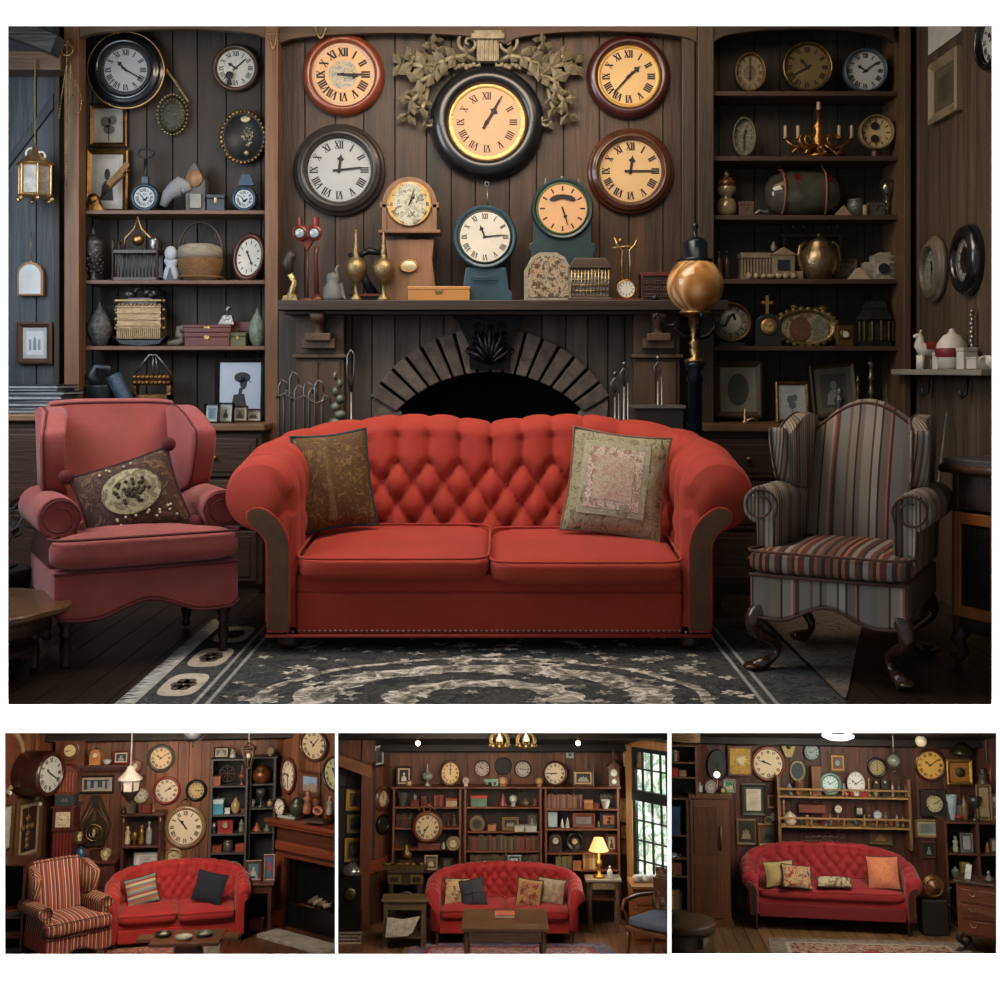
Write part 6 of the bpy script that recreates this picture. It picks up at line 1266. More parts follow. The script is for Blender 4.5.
# cushions
def throw(name,label,cxp,w,h,tk,X,front,seed=0,back=None,parts=None):
    t=thing(name,label,'cushion',None,X=X); mb=pillow_bm(w,h,tk,seed=seed); part(mb,'cover',front,t); mb=MB(); mb.tube(edge_loop(w,h),.007,6,closed=True); part(mb,'piping',back or front,t); 
    if parts: parts(t,w,h,tk)
    return t
def face_patch(t,name,m,poly,w,h,tk,off=.003):
    """appliqué following the bulge of the cushion"""
    mb=MB(); n=len(poly); K=6; vs=[]; cx=sum(p[0] for p in poly)/n; cz=sum(p[1] for p in poly)/n
    def Yf(u,v): return -tk/2*((1-abs(u)**2.4)*(1-abs(v)**2.4))**.55-off-.004
    for j in range(K+1):
        for (u,v) in poly: a=cx+(u-cx)*j/K; b=cz+(v-cz)*j/K; vs.append((a*w/2,Yf(a,b),b*h/2))
    fs=[(j*n+i,(j+1)*n+i,(j+1)*n+(i+1)%n,j*n+(i+1)%n)[::-1] for j in range(K) for i in range(n)]
    mb.add(vs,fs,0,True); return part(mb,name,m,t)
velvet=patch('brown_velvet',['2c1d10','6a4a22','4a3218','8a6a34','3a2814'],22,.8,2)
def pA(t,w,h,tk): face_patch(t,'centre_band',patch('velvet_band',['8a6c38','5c4422','a08448'],30,.8,2),[(-.3,-.8),(-.05,-.8),(-.0,.8),(-.28,.8)],w,h,tk)
throw('throw_cushion','brown gold velvet cushion at the left end of the red sofa',0,.34,.44,.13,TX(fx(334,5.36),5.36,.685,rx=-.22,ry=-.10,rz=.25)@Matrix.Identity(4),velvet,1,mat('223a44',.7),pA)
tapg=patch('tapestry_green',['37341f','7d7654','a9a081','55522f','c0b898'],11,.9,2.5)
def rect(a,b,c,d,k=5): 
    P=[]
    for (x0,z0,x1,z1) in ((a,c,b,c),(b,c,b,d),(b,d,a,d),(a,d,a,c)): P+=[(x0+(x1-x0)*i/k,z0+(z1-z0)*i/k) for i in range(k)]
    return P
def pB(t,w,h,tk):
    face_patch(t,'border_panel',patch('tap_border',['c9c0a8','9a9478','ddd5c0'],30,.9,2),rect(-.72,.62,-.66,.74),w,h,tk,-.001)
    face_patch(t,'floral_panel',patch('tap_red',['d8c8b8','a8605a','e0d4c4','8b7a5c','b87a70','cfc4ae'],20,.9,2.5),rect(-.6,.5,-.54,.62),w,h,tk,.0005)
    face_patch(t,'inner_panel',patch('tap_in',['e0d8c8','b08078','c9c0a4','7f7a58'],40,.9,2),rect(-.44,.34,-.38,.46),w,h,tk,.002)
throw('throw_cushion','green and rose tapestry cushion at the right end of the red sofa',0,.44,.47,.14,TX(fx(616,5.33),5.33,.675,rx=-.28,ry=.12,rz=-.12),tapg,5,mat('7a5a4a',.8),pB)
def pC(t,w,h,tk):
    face_patch(t,'oval_medallion',patch('medal',['8f8468','b5aa88','6a5c40','a09470'],20,.9,2),ell(.05,.1,.58,.55,28),w,h,tk,.004)
    mb=MB(); rd=random.Random(6)
    for k in range(46): a=rd.uniform(0,6.28); r_=rd.uniform(.0,.4); u=.05+r_*cos(a); v=.1+r_*sin(a)*.8; mb.sph((u*w/2,-tk/2*((1-abs(u)**2.4)*(1-abs(v)**2.4))**.55-.009,v*h/2),.008,6,k=4)
    part(mb,'embroidered_flowers',mat('3a3020',.8),t)
    mb=MB()
    for k in range(26): u=rd.uniform(-.8,.8); v=rd.choice((-.62,-.7,.75,-.5))+rd.uniform(-.05,.05); mb.sph((u*w/2,-tk/2*((1-abs(u)**2.4)*(1-abs(v)**2.4))**.55-.007,v*h/2),.006,6,k=4)
    part(mb,'pearl_beads',mat('c9c0a8',.4),t)
    for sx,sz in ((-1,-1),(1,-1),(-1,1),(1,1)): mb=MB(); mb.sph((sx*w*.52,-.0,sz*h*.52),.03,9); part(mb,'tassel',mat('5a1a1c',.9,0,.3),t)
throw('throw_cushion','dark fringed tapestry cushion with oval flower medallion on the dusty red armchair',0,.41,.34,.14,TX(fx(131,4.95),4.95,.645,rx=-.35,ry=-.30,rz=.35),patch('tap_brown',['3a201c','5a3a2c','2c1a16','7a5a40','4a2a22'],18,.9,2),9,mat('3a1517',.8),pC)
# ================================================================ three small rooms behind the lower openings
def mini_room(px,py,s=.31,Dy=5.25,delta=.24):
    """a model room leaning back a little; origin = foot of its back wall"""
    d=Vector(((px-500)/FPX,1,-(py-HZ)/FPX)); yaw=-math.atan(d.x)*.2; dep=math.atan(-d.z/math.hypot(1,d.x))
    return Room(Matrix.Translation(EYE+d*Dy)@Matrix.Rotation(yaw,4,'Z')@Matrix.Rotation(-(dep-delta),4,'X')@Matrix.Scale(s,4))
def side_wall(room,px,py,ang): p=room.hit(px,py,1,0); return Room(room.M@TX(p.x,0,0,0,0,ang))
def gx(px,y=0,py=850): return R.hit(px,py,1,y).x
def gz(py,px=None,y=0): return R.hit(px if px is not None else PXC,py,1,y).z
PXC=170; SUF=''
def bx4(x0,x1,yt,yb,y,z=None):
    xc=(x0+x1)/2; a=R.hit(x0,(yt+yb)/2,1,y); b=R.hit(x1,(yt+yb)/2,1,y); zt=R.hit(xc,yt,1,y).z; zb=R.hit(xc,yb,1,y).z if z is None else z
    return (a.x+b.x)/2,b.x-a.x,zb,zt-zb
MM={}
def cm(c,**k): 
    if not isinstance(c,str): return c
    kk=(c,tuple(sorted(k.items())))
    if kk not in MM: MM[kk]=mat(c,**k)
    return MM[kk]
KC={'frame':'picture frame','clock':'clock','sclock':'clock','aclock':'clock','bclock':'clock','box':'box','urn':'jar','pine':'vase','egg':'vase','bottle':'bottle','perfume':'bottle','oil':'lamp','goblet':'goblet','stick':'candlestick','cone':'ornament','bowl':'bowl','pot':'teapot','jar':'jar','globe':'ornament','torso':'figurine','bell':'bell'}
KN={'frame':'picture_frame','clock':'wall_clock','sclock':'round_clock','aclock':'arched_clock','bclock':'case_clock','torso':'figurine','pot':'teapot','cone':'cone_ornament','globe':'glass_ball','urn':'urn','pine':'vase','egg':'vase','oil':'oil_lamp','stick':'candlestick','box':'box'}
def it(kind,box,c,label,y=-.1,z=None,name=None,cat=None,c2='c9c0ac',c3='2b2622',mo=None,hands=(10,10),dr=.78,rimp='thin',fw=.13,group=None,gl=0,d=None,rz=0,sx=1,style='roman',prof=None,mm=None):
    x,w,zb,h=bx4(*box,y,z); nm=name or KN.get(kind,kind); ct=cat or KC.get(kind,'ornament'); lab=label+SUF
    if kind=='clock': return round_clock(nm,lab,(x,y,zb+h/2),h/2,cm(c,coat=.3,rough=.35),cm(c2,var=.06),ink,hm(*hands) if hands else None,rimp,dr,.05,sx=w/h*sx if abs(w/h-1)>.12 else 1,small=True,style=style,rz=rz,bold=1.3)
    if kind=='frame': return framed(nm,lab,(x,y,zb),w,h,cm(c,rough=.45),cm(c2) if c2 else None,cm(c3,var=.3),fw,motif=mo,mm=cm(mm or '8a857a'),rz=rz,mw=.12)
    d=d or min(w*.8,.14)
    if kind in('sclock','aclock','bclock'): return standing_clock(nm,lab,None,0,0,{'s':'round','a':'arch','b':'box'}[kind[0]],cm(c,rough=.4,coat=.3),cm(c2,var=.06),ink,hm(*hands),dr,d=d,small=True,loc=(x,y,zb+.001),wh=(w,h),rz=rz)
    m=cm(c,rough=.35,metal=gl,var=.35) if isinstance(c,str) else c
    if kind=='box':
        t=thing(nm,lab,ct,(x,y,zb+.001),rz,group); part(MB().box(-w/2,w/2,-d/2,d/2,0,h*.72),'body',m,t); part(MB().box(-w/2-.003,w/2+.003,-d/2-.003,d/2+.003,h*.72,h),'lid',m if c2=='c9c0ac' else cm(c2),t); return t
    mb=MB(); mb.lathe([(r*w/2,q*h) for r,q in PF[kind]],12); return solo(mb,nm,m,lab,ct,(x,y,zb+.001),group=group)
def rows(txt,y=-.1,z=None,**k):
    for ln in txt.strip().split('\n'):
        a,lab=ln.split('|'); a=a.split(); o=dict(k); 
        for q in a[6:]:
            kk,v=q.split('='); o[kk]=(tuple(float(t) for t in v.split(':')) if kk=='hands' else v if kk in('c2','c3','mo','name','cat','rimp','style','mm') else float(v))
        if 'cat' in o: o['cat']=o['cat'].replace('_',' ')
        it(a[0],tuple(float(v) for v in a[1:5]),a[5],lab,**{'y':y,'z':z,**o})
def bookrow(x0,x1,yt,z,y,cols,label,group,wpx=2.6,d=.13,lean=0):
    k=-1; rd=random.Random(int(x0*7+yt)); x=gx(x0,y,yt); X1=gx(x1,y,yt); H=R.hit((x0+x1)/2,yt,1,y).z-z
    while x<X1-.008:
        k+=1; w=min((gx(x0+1,y)-gx(x0,y))*wpx*rd.uniform(.7,1.25),X1-x); h=H*rd.uniform(.86,1); mb=MB()
        mb.box(0,w*.94,0,d,0,h); mb.box(w*.12,w*.82,.004,d,h,h+.002,1); mb.box(0,w*.94,-.002,0,h*.78,h*.84,1)
        solo(mb,'book',[cm(rd.choice(cols),rough=.6),cm('5f5138')],label+', %s from left'%ORD[k]+SUF,'book',(x,y,z+.001),group=group,ry=rd.uniform(0,lean)); x+=w
def box_room(xl,xr,zt,angL,angR,wallm,floorm,ceilm,fr,n,pw=.16,leftm=None,seed=1,Lw=1.9,LwL=None):
    """back wall, angled side walls, floor and ceiling of a model room; returns the two side wall frames"""
    global R
    b=R; plankw=lambda nm,x0,x1,z0,z1,m: plankwall(nm,x0,x1,z0,z1,0,pw,m,seed)
    plankw('wall_back_%d'%n,xl,xr,-.02,zt,wallm)
    mb=MB(); w=.17; x=xl-2.2
    while x<xr+2.2: mb.box(x+.003,x+w-.003,-fr,.05,-.03,0); x+=w
    struct(mb,'floor_%d'%n,floorm); struct(MB().box(xl-2.2,xr+2.2,-fr,.05,-.06,-.031),'floor_base_%d'%n,black)
    rk=TX(0,0,zt,-.33)
    struct(MB().box(xl-2.2,xr+2.2,-fr,.02,0,.03,0,rk),'ceiling_%d'%n,ceilm)
    for i,k in enumerate((.12,.9,1.7)): struct(MB().box(xl-1.2,xr+1.2,-k-.1,-k,-.09,-.001,0,rk),'trim_%d'%(n*10+i),ceilm)
    struct(MB().box(xl-.9,xl-.02,-.02,.02,-.02,zt+.5).box(xr+.02,xr+.9,-.02,.02,-.02,zt+.5),'wall_back_edge_%d'%n,darkwood)
    out=[]
    for sd,xc,an in (('left',xl,angL),('right',xr,angR)):
        R=Room(b.M@TX(xc,0,0,0,0,an)); out.append(R)
        if sd=='left': plankw('wall_left_%d'%n,-(LwL or Lw),.02,-.02,zt+.6,leftm or wallm)
        else: plankw('wall_right_%d'%n,-.02,Lw,-.02,zt+.6,wallm)
    R=b; return out
def table(name,label,x,y,w,d,h,m,topm=None,leg='turned',drawer=None,apron=.1,rz=0,cat='table',lr=.03,shelf=None,knob=None,z=.0):
    t=thing(name,label+SUF,cat,(x,y,z),rz); part(MB().box(-w/2,w/2,0,d,h-.03,h),'table_top',topm or m,t,.004)
    part(MB().box(-w/2+.04,w/2-.04,.03,d-.03,h-.03-apron,h-.03),'apron',m,t)
    for lx in (-w/2+.06,w/2-.06):
        for ly in (.05,d-.05):
            mb=MB()
            if leg=='turned': turned(mb,lx,ly,h-.03,lr,n=10)
            else: mb.box(lx-lr,lx+lr,ly-lr,ly+lr,0,h-.03)
            part(mb,'leg',m,t)
    if drawer:
        dr_=part(MB().box(-w/2+.1,w/2-.1,.018,.03,h-.025-apron,h-.04),'drawer',drawer,t); mb=MB(); mb.sph((0,.008,h-.03-apron/2),.014,8,k=5); part(mb,'knob',knob or brass,dr_)
    if shelf: part(MB().box(-w/2+.05,w/2-.05,.04,d-.04,shelf,shelf+.02),'lower_shelf',m,t)
    return t
def bookcase(name,label,x0,x1,y,d,zs,m,zt,z0=0,back=None,th=.02,tops=True):
    t=thing(name,label+SUF,'bookcase',((x0+x1)/2,y,0)); w=x1-x0
    for sg in (-1,1): part(MB().box(sg*w/2-(.03 if sg>0 else 0),sg*w/2+(0 if sg>0 else .03),0,d,z0,zt),'side_panel',m,t)
    part(MB().box(-w/2,w/2,d-.012,d,z0,zt),'back_panel',back or m,t)
    for z in zs: part(MB().box(-w/2+.03,w/2-.03,0,d-.012,z-th,z),'shelf',m,t)
    if tops: part(MB().box(-w/2-.02,w/2+.02,-.02,d,zt-th,zt),'top_board',m,t)
    return t
def rug(label,pts,field,border,line,medal=None,med=None):
    t=thing('rug',label+SUF,'rug',(0,0,.002)); 
    def sc(k,z,hole=None): 
        cx=sum(p[0] for p in pts)/4; cy=sum(p[1] for p in pts)/4; return [(cx+(x-cx)*k,cy+(y-cy)*k,z) for x,y in pts]
    mb=MB(); v=sc(1,0)+sc(1,.008); mb.add(v,[(3,2,1,0),(4,5,6,7),(0,1,5,4),(1,2,6,5),(2,3,7,6),(3,0,4,7)]); part(mb,'border',border,t)
    part(MB().add(sc(.84,.0088),[(0,1,2,3)]),'border_line',line,t); part(MB().add(sc(.8,.0096),[(0,1,2,3)]),'field',field,t)
    if medal:
        cx=sum(p[0] for p in pts)/4; cy=sum(p[1] for p in pts)/4; mb=MB(); n=40
        mb.add([(cx+med[0]*(1+.12*cos(8*a))*cos(a),cy+med[1]*(1+.12*cos(8*a))*sin(a),.0104) for a in [2*PI*i/n for i in range(n)]],[tuple(range(n))]); part(mb,'medallion',medal,t)
    return t
def flat_cushion(label,c,w,h,tk,x,y,z,rx,ry,rz,seed=0,pip=None,partf=None):
    t=thing('throw_cushion',label+SUF,'cushion',None,X=TX(x,y,z,rx,ry,rz)); part(pillow_bm(w,h,tk,n=11,seed=seed),'cover',c if not isinstance(c,str) else cm(c,rough=.9),t); mb=MB(); mb.tube(edge_loop(w,h,n=6),.008,5,closed=True); part(mb,'piping',cm(pip or '3a2a20',rough=.9),t)
    if partf: partf(t,w,h,tk)
    return t
def mlight(kind,name,px,py,y,e,col,size,tgt):
    p=R.M@R.hit(px,py,1,y); q=R.M@R.hit(tgt[0],tgt[1],1,tgt[2]); return light(kind,name,p,e,col,size,None,q)
def wmat(o):
    m=o.matrix_basis.copy()
    while o.parent is not None: o=o.parent; m=o.matrix_basis@m
    return m
def cut_room(before,planes):
    """saw everything of a model room off along its partition walls; planes=[(point,normal)], the normal side goes"""
    gone=[]
    for o in list(COL.objects):
        if o.name in before or o.type!='MESH': continue
        M=wmat(o); pts=[M@v.co for v in o.data.vertices]
        for (c,n) in planes:
            d=[(p-c).dot(n) for p in pts]
            if max(d)<=0: continue
            if min(d)>=0: gone.append(o); break
            I=M.inverted(); bm=bmesh.new(); bm.from_mesh(o.data)
            r=bmesh.ops.bisect_plane(bm,geom=bm.verts[:]+bm.edges[:]+bm.faces[:],plane_co=I@c,plane_no=(M.to_3x3().transposed()@n),clear_outer=True)
            e=[g for g in r['geom_cut'] if isinstance(g,bmesh.types.BMEdge) and g.is_boundary]
            try: bmesh.ops.holes_fill(bm,edges=e,sides=0)
            except Exception: pass
            me=o.data.copy(); bm.to_mesh(me); bm.free(); o.data=me; pts=[M@v.co for v in me.vertices]
            if not pts: gone.append(o); break
    for o in gone:
        par=o.parent
        for ch in list(o.children):
            bpy.data.objects.remove(ch)
        bpy.data.objects.remove(o)
        if par is not None and not par.children: bpy.data.objects.remove(par)
def vplane(px,side):
    a=Vector(((px-500)/FPX,1,0)); n=Vector((1,-(px-500)/FPX,0)).normalized()*side; return (EYE.copy(),n)
def partition(px,nm):
    a=(px-500)/FPX; mb=MB(); w=.0022
    mb.add([(a*y+s_*w,y,z) for y in (4.006,5.9) for s_ in (-1,1) for z in (-2.2,-.05)],[(0,1,3,2),(4,6,7,5),(0,4,5,1),(2,3,7,6),(0,2,6,4),(1,5,7,3)]); global R; R=MAIN; struct(mb,nm,black)
# ---------------------------------------------------------------- lower left room
before=set(o.name for o in COL.objects)
SUF=', lower left room'; PXC=170; A=R=mini_room(165,919); 
wl=wood('6b4128',.5,.6,island=.35); dkc=wood('1d1613',.6,.4,ax='x'); fl1=wood('4a2c1c',.4,.5,ax='y',island=.3); ZT=gz(738,170)
AL,AR=box_room(gx(50),gx(275),ZT+.02,1.2,-.75,wl,fl1,dkc,3.6,1)
light('AREA','room_lamp',A.M@Vector((.3,-2.9,ZT+.4)),11,(1,.84,.68),.5,.35,A.M@Vector((0,-.4,1.1)))  # added fill near the front ceiling, apart from the visible lamps
dkred=wood('4d1f18',.4,.4,coat=.3); mah=wood('43221a',.4,.4,coat=.2); cherry=wood('6e3320',.4,.4,coat=.2,ax='x')
rows('''clock 147 175.5 743.5 772.5 4a4a44 dr=.74 c2=d0b488 hands=10:9 rimp=step|dark grey rimmed round clock, uppermost on the plank wall
clock 153 181 776 804.5 7a2a22 dr=.8 c2=cdbfa4 hands=2:8|red rimmed round clock below the dark grey rimmed one
clock 185.5 207.5 779 801.5 17120f dr=.7 c2=b39a6c hands=3:15 rimp=step|small black rimmed clock beside the red rimmed one
clock 164 207 804.5 849 7a6040 dr=.78 c2=cfc0a0 hands=10:53 rimp=round|largest gilt rimmed wall clock above the sofa
clock 134 149 788 803 a89a80 dr=.82 c2=c4baa2|small cream wall clock beside the hanging lantern
clock 166 182 847 865 8a7850 dr=.66 c2=b5a47a style=dot|small gilt clock under the largest one
frame 80 114.5 775 793.5 1f1613 c2=a8987c c3=8d9298 mo=street mm=35383c|long framed black and white street photo''',y=-.005)
R=A; mb=MB(); p=R.hit(185.5,805,1,-.03); mb.torus(.07,.012,16,6,X=TX(p.x,-.03,p.z+.02)); mb.sph((p.x,-.03,p.z+.09),.025); solo(mb,'clock_crest',gold('6d5436'),'gilt scroll crest on top of the largest clock'+SUF,'ornament')
# upper left shelf with things
zsh=gz(765.5,90,-.28); mb=MB(); mb.box(gx(62,-.28),gx(128,-.28),-.28,0,zsh-.04,zsh); mb.box(gx(64,-.26),gx(124,-.26),-.22,0,zsh-.08,zsh-.04); solo(mb,'wall_shelf',mah,'dark brown shelf under the ceiling'+SUF,'shelf',bevel=.004)
rows('''bclock 57 86 740 765 5a3020 dr=.62 c2=c4ad7c hands=8:45 d=.16|wide mahogany mantel clock on the ceiling shelf
aclock 90.5 101.5 749 765 a8703a dr=.6 c2=c9b894|small orange wooden clock on the ceiling shelf
bowl 102 112 760 765.5 a8a8a4 name=shell_bowl|pale shell-like bowl on the ceiling shelf
frame 113.5 129 751 765.5 6a2018 c2=b0a898 c3=26262a mo=bust|red framed portrait on the ceiling shelf''',y=-.18,z=zsh)
rows('''sclock 129.5 141.5 760 776 8d5a50 dr=.62 c2=c9b8a4|pink-brown rimmed alarm clock beside the lantern''',y=-.15)
mb=MB(); p=R.hit(136,776,1,-.1); mb.box(p.x-.12,p.x+.12,-.25,0,p.z-.03,p.z); solo(mb,'wall_shelf',mah,'short shelf piece under the pink-brown alarm clock'+SUF,'shelf')
# tall red case left
def tall_red():
    y=-.5; x,w,zb,h=bx4(50,74,765,925,y,.0); t=thing('tall_red_case','tall red cabinet clock with arched top and square dial'+SUF,'clock',(x,y,.001)); Z=lambda p: gz(p,62,y); H=w/2
    part(MB().box(-w*.42,w*.42,0,.3,0,Z(831)),'trunk',dkred,t,.004); mb=MB()
    for k in range(6): mb.cbox(-w*.34+w*.68*k/5,-.005,.05,w*.05,.02,Z(834)-.05)
    part(mb,'fluting',mat('7a2420',.4,0,.2),t)
    part(MB().box(-w*.48,w*.48,-.02,.3,Z(831),Z(829)).box(-w*.44,w*.44,-.02,.3,Z(829),Z(808)).box(-w*.52,w*.52,-.05,.3,Z(808),Z(806)),'clock_box',dkred,t,.004)
    g=part(MB().box(-w*.3,w*.3,-.03,-.02,Z(827),Z(812)),'dial',cm('bfb08c'),t); mb=MB(); numerals(mb,w*.27,w*.07,w*.06,'dot',0,-.032); handp(mb,w*.16,.012,5,.1,0); mb=MB().add([(a,b-.0 if b<-.02 else b-.033,c+(Z(827)+Z(812))/2) for a,b,c in mb.v],mb.f); part(mb,'numerals',ink,g)
    part(MB().box(-w*.4,w*.4,0,.25,Z(806),Z(795)),'book_ledge',mat('2e3234',.5),t); mb=MB()
    for k in range(7): mb.box(-w*.14+k*w*.045,-w*.12+k*w*.045,-.004,0,Z(802),Z(800)+(k%3)*.01)
    part(mb,'worn_lettering',cm('6a6a62'),t)
    n=14; zt=Z(766); part(MB().prism([(-H*.95,Z(795)),(H*.95,Z(795)),(H*.95,zt-H*.9)]+[(H*.95*cos(PI*i/n),zt-H*.9+H*.9*sin(PI*i/n)) for i in range(1,n+1)],.0,.25),'arched_top',wood('5d2a1e',.4,.4),t,.004)
    mb=MB()
    for k in range(6): mb.cbox(-w*.33+w*.66*k/5,-.006,Z(792),w*.06,.02,Z(773)-Z(792))
    part(mb,'slats',mat('8a4a3a',.4),t)
tall_red()
# cuckoo-like diamond clock
def diamond():
    x,w,zb,h=bx4(79,112,795,846,-.01); t=thing('diamond_clock','dark carved diamond-shaped wall clock with round dial'+SUF,'clock',(x,-.01,zb)); dk=wood('2a1b12',.45,.4)
    part(MB().prism([(-w*.32,0),(w*.32,0),(w*.5,h*.42),(w*.12,h),(-w*.12,h),(-w*.5,h*.42)],-.04,0),'case',dk,t,.004)
    mb=MB(); 
    for sg in (-1,1): mb.tube([(sg*w*.3,-.05,h*.1),(sg*w*.42,-.05,h*.42),(sg*w*.08,-.05,h*.88)],.015,6); mb.tube([(sg*w*.2,-.05,h*.4),(sg*w*.26,-.05,h*.55),(sg*w*.05,-.05,h*.75)],.012,6)
    part(mb,'carved_ribs',wood('5a3a24',.4),t); mb=MB(); mb.torus(w*.24,.018,24,6,X=TX(0,-.055,h*.27)); mb.torus(w*.15,.01,20,6,X=TX(0,-.055,h*.27)); d=part(mb,'dial_ring',gold('7a6444'),t)
    mb=MB(); mb.lathe([(w*.13,0),(w*.13,.01),(0,.012)],18,0,TX(0,-.04,h*.27)@FRONT); part(mb,'dial',ink,d); mb=MB(); mb.box(-.015,.015,-.065,-.055,h*.2,h*.34); mb.box(-w*.05,w*.05,-.064,-.056,h*.25,h*.27); part(mb,'hands',cm('b5a98c'),d)
    mb=MB(); mb.cbox(0,-.055,h*.5,w*.1,.03,h*.16); mb.prism([(-w*.06,h*.66),(w*.06,h*.66),(0,h*.73)],-.07,-.04); part(mb,'little_house',wood('4a3626'),t)
diamond()
# dresser below it with small things
zd=gz(861.5,96,-.45); cabinet('dresser','low dark red dresser with three drawers behind the striped chair'+SUF,gx(79,-.45),gx(115,-.45),-.45,-.02,zd,mah,dkred,(.3,.3,.36),1,brass)
rows('''pot 75.5 86 846 861 2a5068 name=blue_vase cat=vase|blue painted round vase on the dresser
box 90 101 850 861 3a2018|small dark drawer box on the dresser
sclock 101 111 848 861 a08c5c dr=.6 c2=c9c09c|small gilt clock with feet on the dresser''',y=-.3,z=zd)
rows('''jar 76 82 832 841 b5a686 name=mug cat=cup|cream mug by the tall red cabinet clock''',y=-.2); p=R.hit(79,841,1,-.2); solo(MB().box(p.x-.08,p.x+.08,-.3,0,p.z-.02,p.z-.001),'wall_shelf',mah,'tiny ledge under the cream mug'+SUF,'shelf')
# hutch with books
def hutch():
    y=-.35; x0,x1=gx(120,y),gx(161,y); t=thing('hutch','dark mahogany open hutch with figurines and books on top'+SUF,'cabinet',((x0+x1)/2,y,0)); w=x1-x0; Z=lambda p: gz(p,140,y)
    part(MB().box(-w*.52,w*.52,-.03,.33,Z(816),Z(814)),'top_board',mah,t,.004); part(MB().box(-w*.5,w*.5,-.02,.33,Z(848),Z(846)),'lower_board',mah,t,.004)
    for sg in (-1,1): mb=MB(); turned(mb,sg*w*.45,.02,Z(816)-Z(847),.035); part(MB().add([(a,b,c+Z(847)) for a,b,c in mb.v],mb.f,0,True),'post',mah,t); part(MB().box(sg*w*.45-.02,sg*w*.45+.02,0,.3,0,Z(848)),'side_panel',mah,t)
    part(MB().box(-w*.45,w*.45,.31,.33,0,Z(816)),'back_panel',wood('2e1a14'),t)
    return Z(814),Z(846),y
za,zb_,yy=hutch()
rows('''torso 124 131 826 846 b5a88c|pale seated figurine inside the hutch
globe 131 138 830 846 8a6a3c gl=.8 name=gilt_ornament|gilt ball ornament in the middle of the hutch
torso 138 145 825 846 a8843c gl=.7|taller gilt figurine inside the hutch
bottle 146 152 822 846 8d8c88 name=silver_bottle|silver bottle at the right inside the hutch''',y=yy+.12,z=zb_)
bookrow(127,136,803,za,yy+.05,['5a4a38','3a3028','6d5a40','2c2620','4a3a2c'],'old brown book standing on the hutch','brown books on the hutch',2)
bookrow(139,151,804,za,yy+.05,['7a2a1c','6a2418','8a3424','4d1d16'],'red-backed book standing on the hutch','red books on the hutch',2.2)
rows('''torso 120.5 126 807 815 3a2c20|small dark figurine left of the books on the hutch
torso 151.5 156 804 815 8a5a44|small pinkish figurine right of the red books''',y=yy+.1,z=za)
rows('''frame 133 161 851 873 2b2622 c2=a5a59e c3=b9b9b2 mo=text mm=4a4a48 fw=.05|framed certificate with a black heading above the sofa''',y=-.2,z=gz(873,150,-.2)); p=R.hit(147,873,1,-.2); solo(MB().box(p.x-.3,p.x+.3,-.3,0,p.z-.03,p.z),'wall_shelf',mah,'dark ledge carrying the framed certificate'+SUF,'shelf')
# lantern on chain, ceiling lamp, hanging prism lantern
def hang_lantern(nm,lab,x0,x1,yt,yb,yc,y,frm,gls,kind):
    x,w,zb,h=bx4(x0,x1,yt,yb,y); t=thing(nm,lab+SUF,'lantern',(x,y,zb)); mb=MB()
    if kind=='coach':
        mb.lathe([(w*.5,h*.62),(w*.46,h*.66),(w*.22,h*.84),(w*.1,h),(0,h)],14); part(mb,'hood',cm('b0a89c',rough=.4),t); mb=MB(); mb.lathe([(0,0),(w*.12,h*.05),(w*.36,h*.28),(w*.38,h*.32)],8)
        for k in range(6): a=k*PI/3; mb.tube([(w*.36*cos(a),w*.36*sin(a),h*.3),(w*.4*cos(a),w*.4*sin(a),h*.64)],w*.03,5)
        part(mb,'frame',frm,t); mb=MB(); mb.lathe([(w*.34,h*.32),(w*.37,h*.62)],6,sm=False); part(mb,'glass_panes',gls,t)
    elif kind=='prism':
        P=[(cos(a),sin(a)) for a in [PI/4+k*PI/2 for k in range(4)]]; 
        for (c,s_) in P: mb.tube([(w*.5*c,w*.5*s_,h*.8),(w*.16*c,w*.16*s_,h*.06)],.012,5); mb.tube([(w*.5*c,w*.5*s_,h*.8),(0,0,h)],.008,5)
        for zz,k in ((.8,.5),(.72,.46),(.06,.16)): mb.tube([(w*k*c,w*k*s_,h*zz) for c,s_ in P],.012,5,closed=True)
        part(mb,'frame',frm,t); mb=MB(); mb.sph((0,0,h*.5),w*.16,10); part(mb,'bulb',gls,t)
    elif kind=='globe': mb.lathe([(w*.2,h*.12),(w*.34,h*.06),(w*.1,0)],12); mb.lathe([(w*.2,h*.75),(w*.22,h*.9),(0,h)],12); part(mb,'fittings',frm,t); mb=MB(); mb.sph((0,0,h*.45),w*.48,16); part(mb,'glass',gls,t)
    mb=MB(); n=20; H=R.hit((x0+x1)/2,yc,1,y).z-zb
    for k in range(n): mb.sph((0,0,h+(H-h)*k/n),(.012,.012,.02),6,k=4)
    part(mb,'chain',cm('a09a90',metal=.5),t); return t
hang_lantern('coach_lantern','white-hooded coach lantern hanging on a white chain',117,143,766,802,733,-1.2,cm('1d1712'),cm('b8b0a0',rough=.15),'coach')
hang_lantern('prism_lantern','wire-framed prism lantern hanging before the black shelves',240.5,257,742,770,733,-.7,cm('6d5a44',metal=.5),cm('c9c0b0',rough=.2),'prism')
x,w,zb,h=bx4(180,206,731,741,-1.0); t=thing('ceiling_lamp','white ceiling lamp with curved metal arms, cut by the top edge'+SUF,'lamp',(x,-1,zb)); mb=MB(); mb.lathe([(0,h*.2),(w*.25,h*.3),(w*.4,h),(0,h*1.4)],18); part(mb,'shade',cm('6f7276',rough=.3),t); mb=MB()
for a in (0,2.1,4.2): mb.tube([(w*.0,0,0),(w*.3*cos(a),w*.3*sin(a),h*.1),(w*.5*cos(a),w*.5*sin(a),h*.7)],.01,5)
